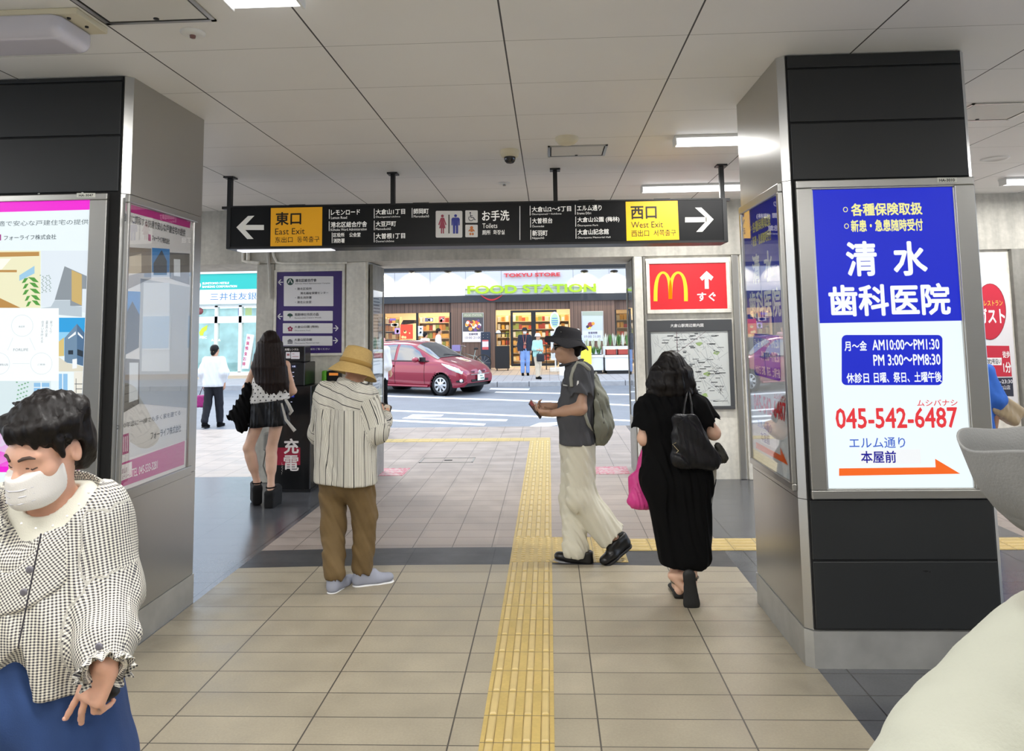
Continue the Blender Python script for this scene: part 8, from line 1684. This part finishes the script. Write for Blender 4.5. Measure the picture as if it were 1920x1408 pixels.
# ------------------------------------------------------------------ smaller figures
def walker(c, h, fwd, label, top, trous, skin=SKIN, hair=HAIR, sleeve=1., hat=None, stride=0., vox=.014, puff=0., hem=.0, long=False, armb=(0, 0), mask=False, group=None, bun=False, face=True, topname='shirt'):
    s = h / 1.68; f = unit(V3(fwd[0], fwd[1], 0)); rt = np.cross(f, (0, 0, 1.)); c = np.array(c, float); W = lambda a, b, z: c + rt * a * s + f * b * s + V3(0, 0, z * s)
    J = {'head': W(0, .02, 1.555), 'neck': W(0, 0, 1.42), 'pel': W(0, 0, .92)}
    for a, q in (('A', -1), ('B', 1)):
        sw = stride * q; ab = armb[0 if q < 0 else 1]
        J['sh' + a] = W(q * .165, 0, 1.365); J['el' + a] = W(q * (.215 + puff * .2), -.03 + ab * .05, 1.10); J['wr' + a] = W(q * (.215 - ab * .10), .02 + ab * .22, .87 + ab * .24); J['hip' + a] = W(q * .085, 0, .90); J['kn' + a] = W(q * .09, sw * .12 + .02, .48); J['an' + a] = W(q * .09, sw * .24 - (.03 if sw < 0 else 0), .085 + (.03 if sw < 0 else 0)); J['toe' + a] = J['an' + a] + f * .15 * s - V3(0, 0, (.055 if sw >= 0 else .085) * s)
    r = thing('person', c, label, 'person', group); F = Fd(*bounds(J.values(), .15), vox * .75); body(F, J, s, feet=False); P = head(F, J['head'], f, (0, 0, 1), s)
    for a, q in (('A', -1), ('B', 1)): hand(F, J['wr' + a], J['wr' + a] - J['el' + a] + f * .02, -rt * q, -q, s=s)
    bo = F.build('body', skin, r)
    if face and f[1] < .3: face_bits(F, P, f, bo, mouth=not mask)
    T = Fd(*bounds([J[k] for k in ('pel', 'anA', 'anB', 'knA', 'knB')], .2), vox)
    for a in 'AB': limb(T, [J['hip' + a], J['kn' + a], J['an' + a] + V3(0, 0, .04 * s)], [.105 * s, .078 * s, .068 * s], .03)
    T.cap(J['pel'] + V3(0, 0, .05), J['pel'] - V3(0, 0, .03), .125 * s, .125 * s, .05, flat=(f, 1.15)); T.fold(.006, (8, 8, 5), 5); T.build('trousers', trous, r)
    C = Fd(*bounds([J['shA'], J['shB'], J['elA'], J['elB'], J['wrA'], J['wrB'], J['pel'] - V3(0, 0, .1)], .2), vox); mS = (J['shA'] + J['shB']) / 2; e = J['pel'] - V3(0, 0, hem * s)
    for q in (-1, 1): C.cap(mS + rt * q * .075 * s - V3(0, 0, .07), e + rt * q * .075 * s, (.105 + puff * .1) * s, (.118 + puff * .2) * s, .06)
    C.cap(J['shA'], J['shB'], .065 * s, .065 * s, .05); C.cap(mS, J['neck'], .085 * s, .065 * s, .05)
    for a in 'AB':
        w = J['el' + a] * (1 - max(0, sleeve - .5) * 2) + J['wr' + a] * max(0, sleeve - .5) * 2 if sleeve > .5 else J['sh' + a] * (1 - sleeve * 2) + J['el' + a] * sleeve * 2
        if sleeve > .5: C.cap(J['sh' + a], J['el' + a], .068 * s, (.062 + puff * .3) * s, .03); C.cap(J['el' + a], w, (.062 + puff * .3) * s, .05 * s, .03)
        else: C.cap(J['sh' + a], w, .068 * s, .07 * s, .03)
    C.fold(.006, (9, 9, 4), 7); C.cut(J['neck'] + V3(0, 0, .01), (0, 0, 1)); C.cut(e - V3(0, 0, .05), (0, 0, -1)); C.build(topname, top, r)
    Hh = Fd(J['head'] - .2, J['head'] + .2, .009); A = (rt, f, V3(0, 0, 1)); Hh.ell(J['head'] + (V3(0, 0, .028) - f * .018) * s, A, (.083 * s, .098 * s, .092 * s), .01); Hh.cap(J['head'] - f * .06 * s, J['head'] - f * .055 * s - V3(0, 0, .04 * s), .055 * s, .05 * s, .02); Hh.ell(P(0, .09, -.02), A, (.066 * s, .085 * s, .082 * s), .01, 's')
    if bun: Hh.ell(J['head'] - f * .085 * s - V3(0, 0, .055), A, (.04, .035, .05), .02)
    hb = Hh.build('hair', hair, r)
    if bun: MB().tube([J['head'] - f * (.105 * s) - V3(0, 0, .03) + rt * q for q in (-.03, 0, .03)], .008, 6).build('hair_clip', mat('clip gold', 'c9b98a', .3, .8), hb)
    if hat:
        V, Fc = hatmesh(J['head'] + V3(0, 0, .055 * s), (0, 0, 1), f, [(0, .078 * s), (.05 * s, .075 * s), (.08 * s, .055 * s), (.094 * s, .01 * s), (.097 * s, -.02 * s), (.118 * s, -.035 * s), (.12 * s, -.04 * s), (.095 * s, -.025 * s)], 28, None, 1.1); obj('hat', mesh(V, [q[::-1] for q in Fc], True), hat, r)
    if mask:
        K = Fd(J['head'] - .16, J['head'] + .16, .006); K.ell(P(0, .035, -.04), A, (.064 * s, .078 * s, .075 * s), 0); K.cut(P(0, .1, -.01), V3(0, 0, 1)); K.cut(P(0, .03, 0), -f); K.build('face_mask', mat('mask white', 'd9d8dc', .8), r)
    for a in 'AB': shoe(J['an' + a], J['toe' + a], CLB, r, s)
    return r, J, P
c = onZ(392, 803, -.15); hW = 1.52
r, J, P = walker(V3(c[0] + .02, c[1] + .1, -.149), 1.60, (.03, 1), 'woman in a loose white blouse and dark trousers walking away along the road', CLW, CLN, puff=.11, hem=.05, sleeve=.85, stride=.5, bun=True, vox=.011)
t = thing('tote_bag', J['wrA'] - V3(.02, 0, .42), 'magenta handbag carried by the woman in the white blouse', 'bag'); w = J['wrA'] + V3(-.03, .03, -.06); G = Fd(w - V3(.25, .2, .5), w + V3(.25, .2, .1), .01); G.box(w - V3(0, 0, .27), np.eye(3), (.11, .06, .12), .04, 0); G.fold(.006, (9, 9, 9), 2); G.build('bag_body', mat('magenta bag', '9c1a72', .5), t); MB().tube([w + V3(-.07, 0, -.17), w + V3(-.01, 0, .0), w + V3(.07, 0, -.17)], .009, 8).build('handle', mat('handle plum', '4a2440', .5), t)
c = onZ(985, 704, 0); r, J, P = walker(c, 1.70, (.12, -1), 'man in a navy jacket, black cap, face mask and light blue jeans outside the shop', mat('navy jacket', '1a2233', .8), mat('light jeans', '7d9ccf', .8), hat=mat('cap black', '17171a', .8), mask=True, hem=.02)
MB().tube([J['neck'] + V3(-.06, -.11, .0), J['neck'] + V3(-.03, -.15, -.25), J['neck'] + V3(.0, -.16, -.36), J['neck'] + V3(.03, -.15, -.25), J['neck'] + V3(.06, -.11, .0)], .008, 6).obox(J['neck'] + V3(0, -.165, -.42), V3(1, 0, 0), V3(0, 1, 0), V3(0, 0, 1), .045, .008, .06).build('neck_pass', mat('lanyard red', 'a5584e', .6), r)
c = onZ(1009, 710.5, 0); r, J, P = walker(c, 1.50, (.75, -.7), 'woman in a white hat, mint blouse and beige trousers outside the shop', mat('mint blouse', 'a9d8cf', .8), mat('beige trousers', 'cfc3ad', .8), hat=mat('hat white', 'e9e7e2', .8), sleeve=.75, stride=.25, puff=.04, hem=.06, armb=(.2, .8))
w = J['wrB'] + V3(.05, -.02, -.1); t = thing('handbag', w - V3(0, 0, .3), 'black shoulder bag carried by the woman in the mint blouse', 'bag'); G = Fd(w - .3, w + .2, .012); G.box(w - V3(0, 0, .14), np.eye(3), (.13, .06, .13), .04, 0); G.build('bag_body', mat('bag black', '1b1d26', .5), t); MB().tube([w + V3(-.09, 0, -.03), w + V3(0, 0, .12), w + V3(.09, 0, -.03)], .01, 8).build('handle', _M['bag black'], t)
c = V3(onY(1084, 660, 27.5)[0], 27.5, 0); walker(c, 1.62, (-.5, 1), 'shopper in a cream hat behind the man with the bucket hat', mat('pale blue shirt', 'c3cfe0', .8), CLN, hat=mat('hat cream', 'ddd2c0', .8), vox=.018)
c = V3(onY(797, 660, 26.5)[0], 26.5, 0); walker(c, 1.60, (.6, .8), 'dark-haired shopper in white by the shop window beyond the car roof', mat('shopper white', 'ece6e4', .8), mat('shopper trousers', '5d6470', .8), vox=.018)
c = V3(onY(822, 660, 27.5)[0], 27.5, 0); walker(c, 1.74, (1, .3), 'taller shopper in a pale shirt by the wood pier of the shop', mat('shopper pale', 'e8dfd8', .8), mat('shopper trousers', '5d6470', .8), hair=HAIR_B, vox=.018)
c = V3(onY(722, 640, 30)[0] , 29., 0); walker(c, 1.62, (.3, -1), 'shopper in a pink top half hidden behind the notice panel', mat('shopper pink', 'dcaaa8', .8), CLN, vox=.02)
c = V3(onY(707.5, 660, 11.6)[0], 11.6, 0); walker(c, 1.66, (.35, .9), 'man in a white shirt and black trousers half hidden behind the guide-board pier', CLW, CLB, sleeve=.62, vox=.012, armb=(.0, .5))
c = V3(onY(1812, 700, 6.3)[0], 6.3, 0); r, J, P = walker(c, 1.52, (.2, 1), 'person in bright blue mostly hidden behind the dental-sign column', mat('bright blue cloth', '2f66c4', .8), mat('bright blue cloth', '2f66c4', .8), sleeve=.7, puff=.06, hem=.2, vox=.012)
w = onY(1886, 768, 6.25); t = thing('beige_bag', w - V3(0, 0, .15), 'beige shoulder bag at the side of the person in bright blue', 'bag'); G = Fd(w - .2, w + .2, .008); G.box(w, (unit((.75, 0, -.5)), V3(0, 1, 0), unit((.5, 0, .75))), (.13, .06, .09), .04, 0); G.fold(.006, (10, 10, 10), 4); G.build('bag_body', mat('beige leather', 'a8977c', .4), t); MB().tube([onY(1874, 752, 6.25), onY(1871, 738, 6.25), onY(1866, 715, 6.28), onY(1858, 690, 6.3)], .008, 8).build('handle', mat('handle tan', '6b5a42', .5), t)
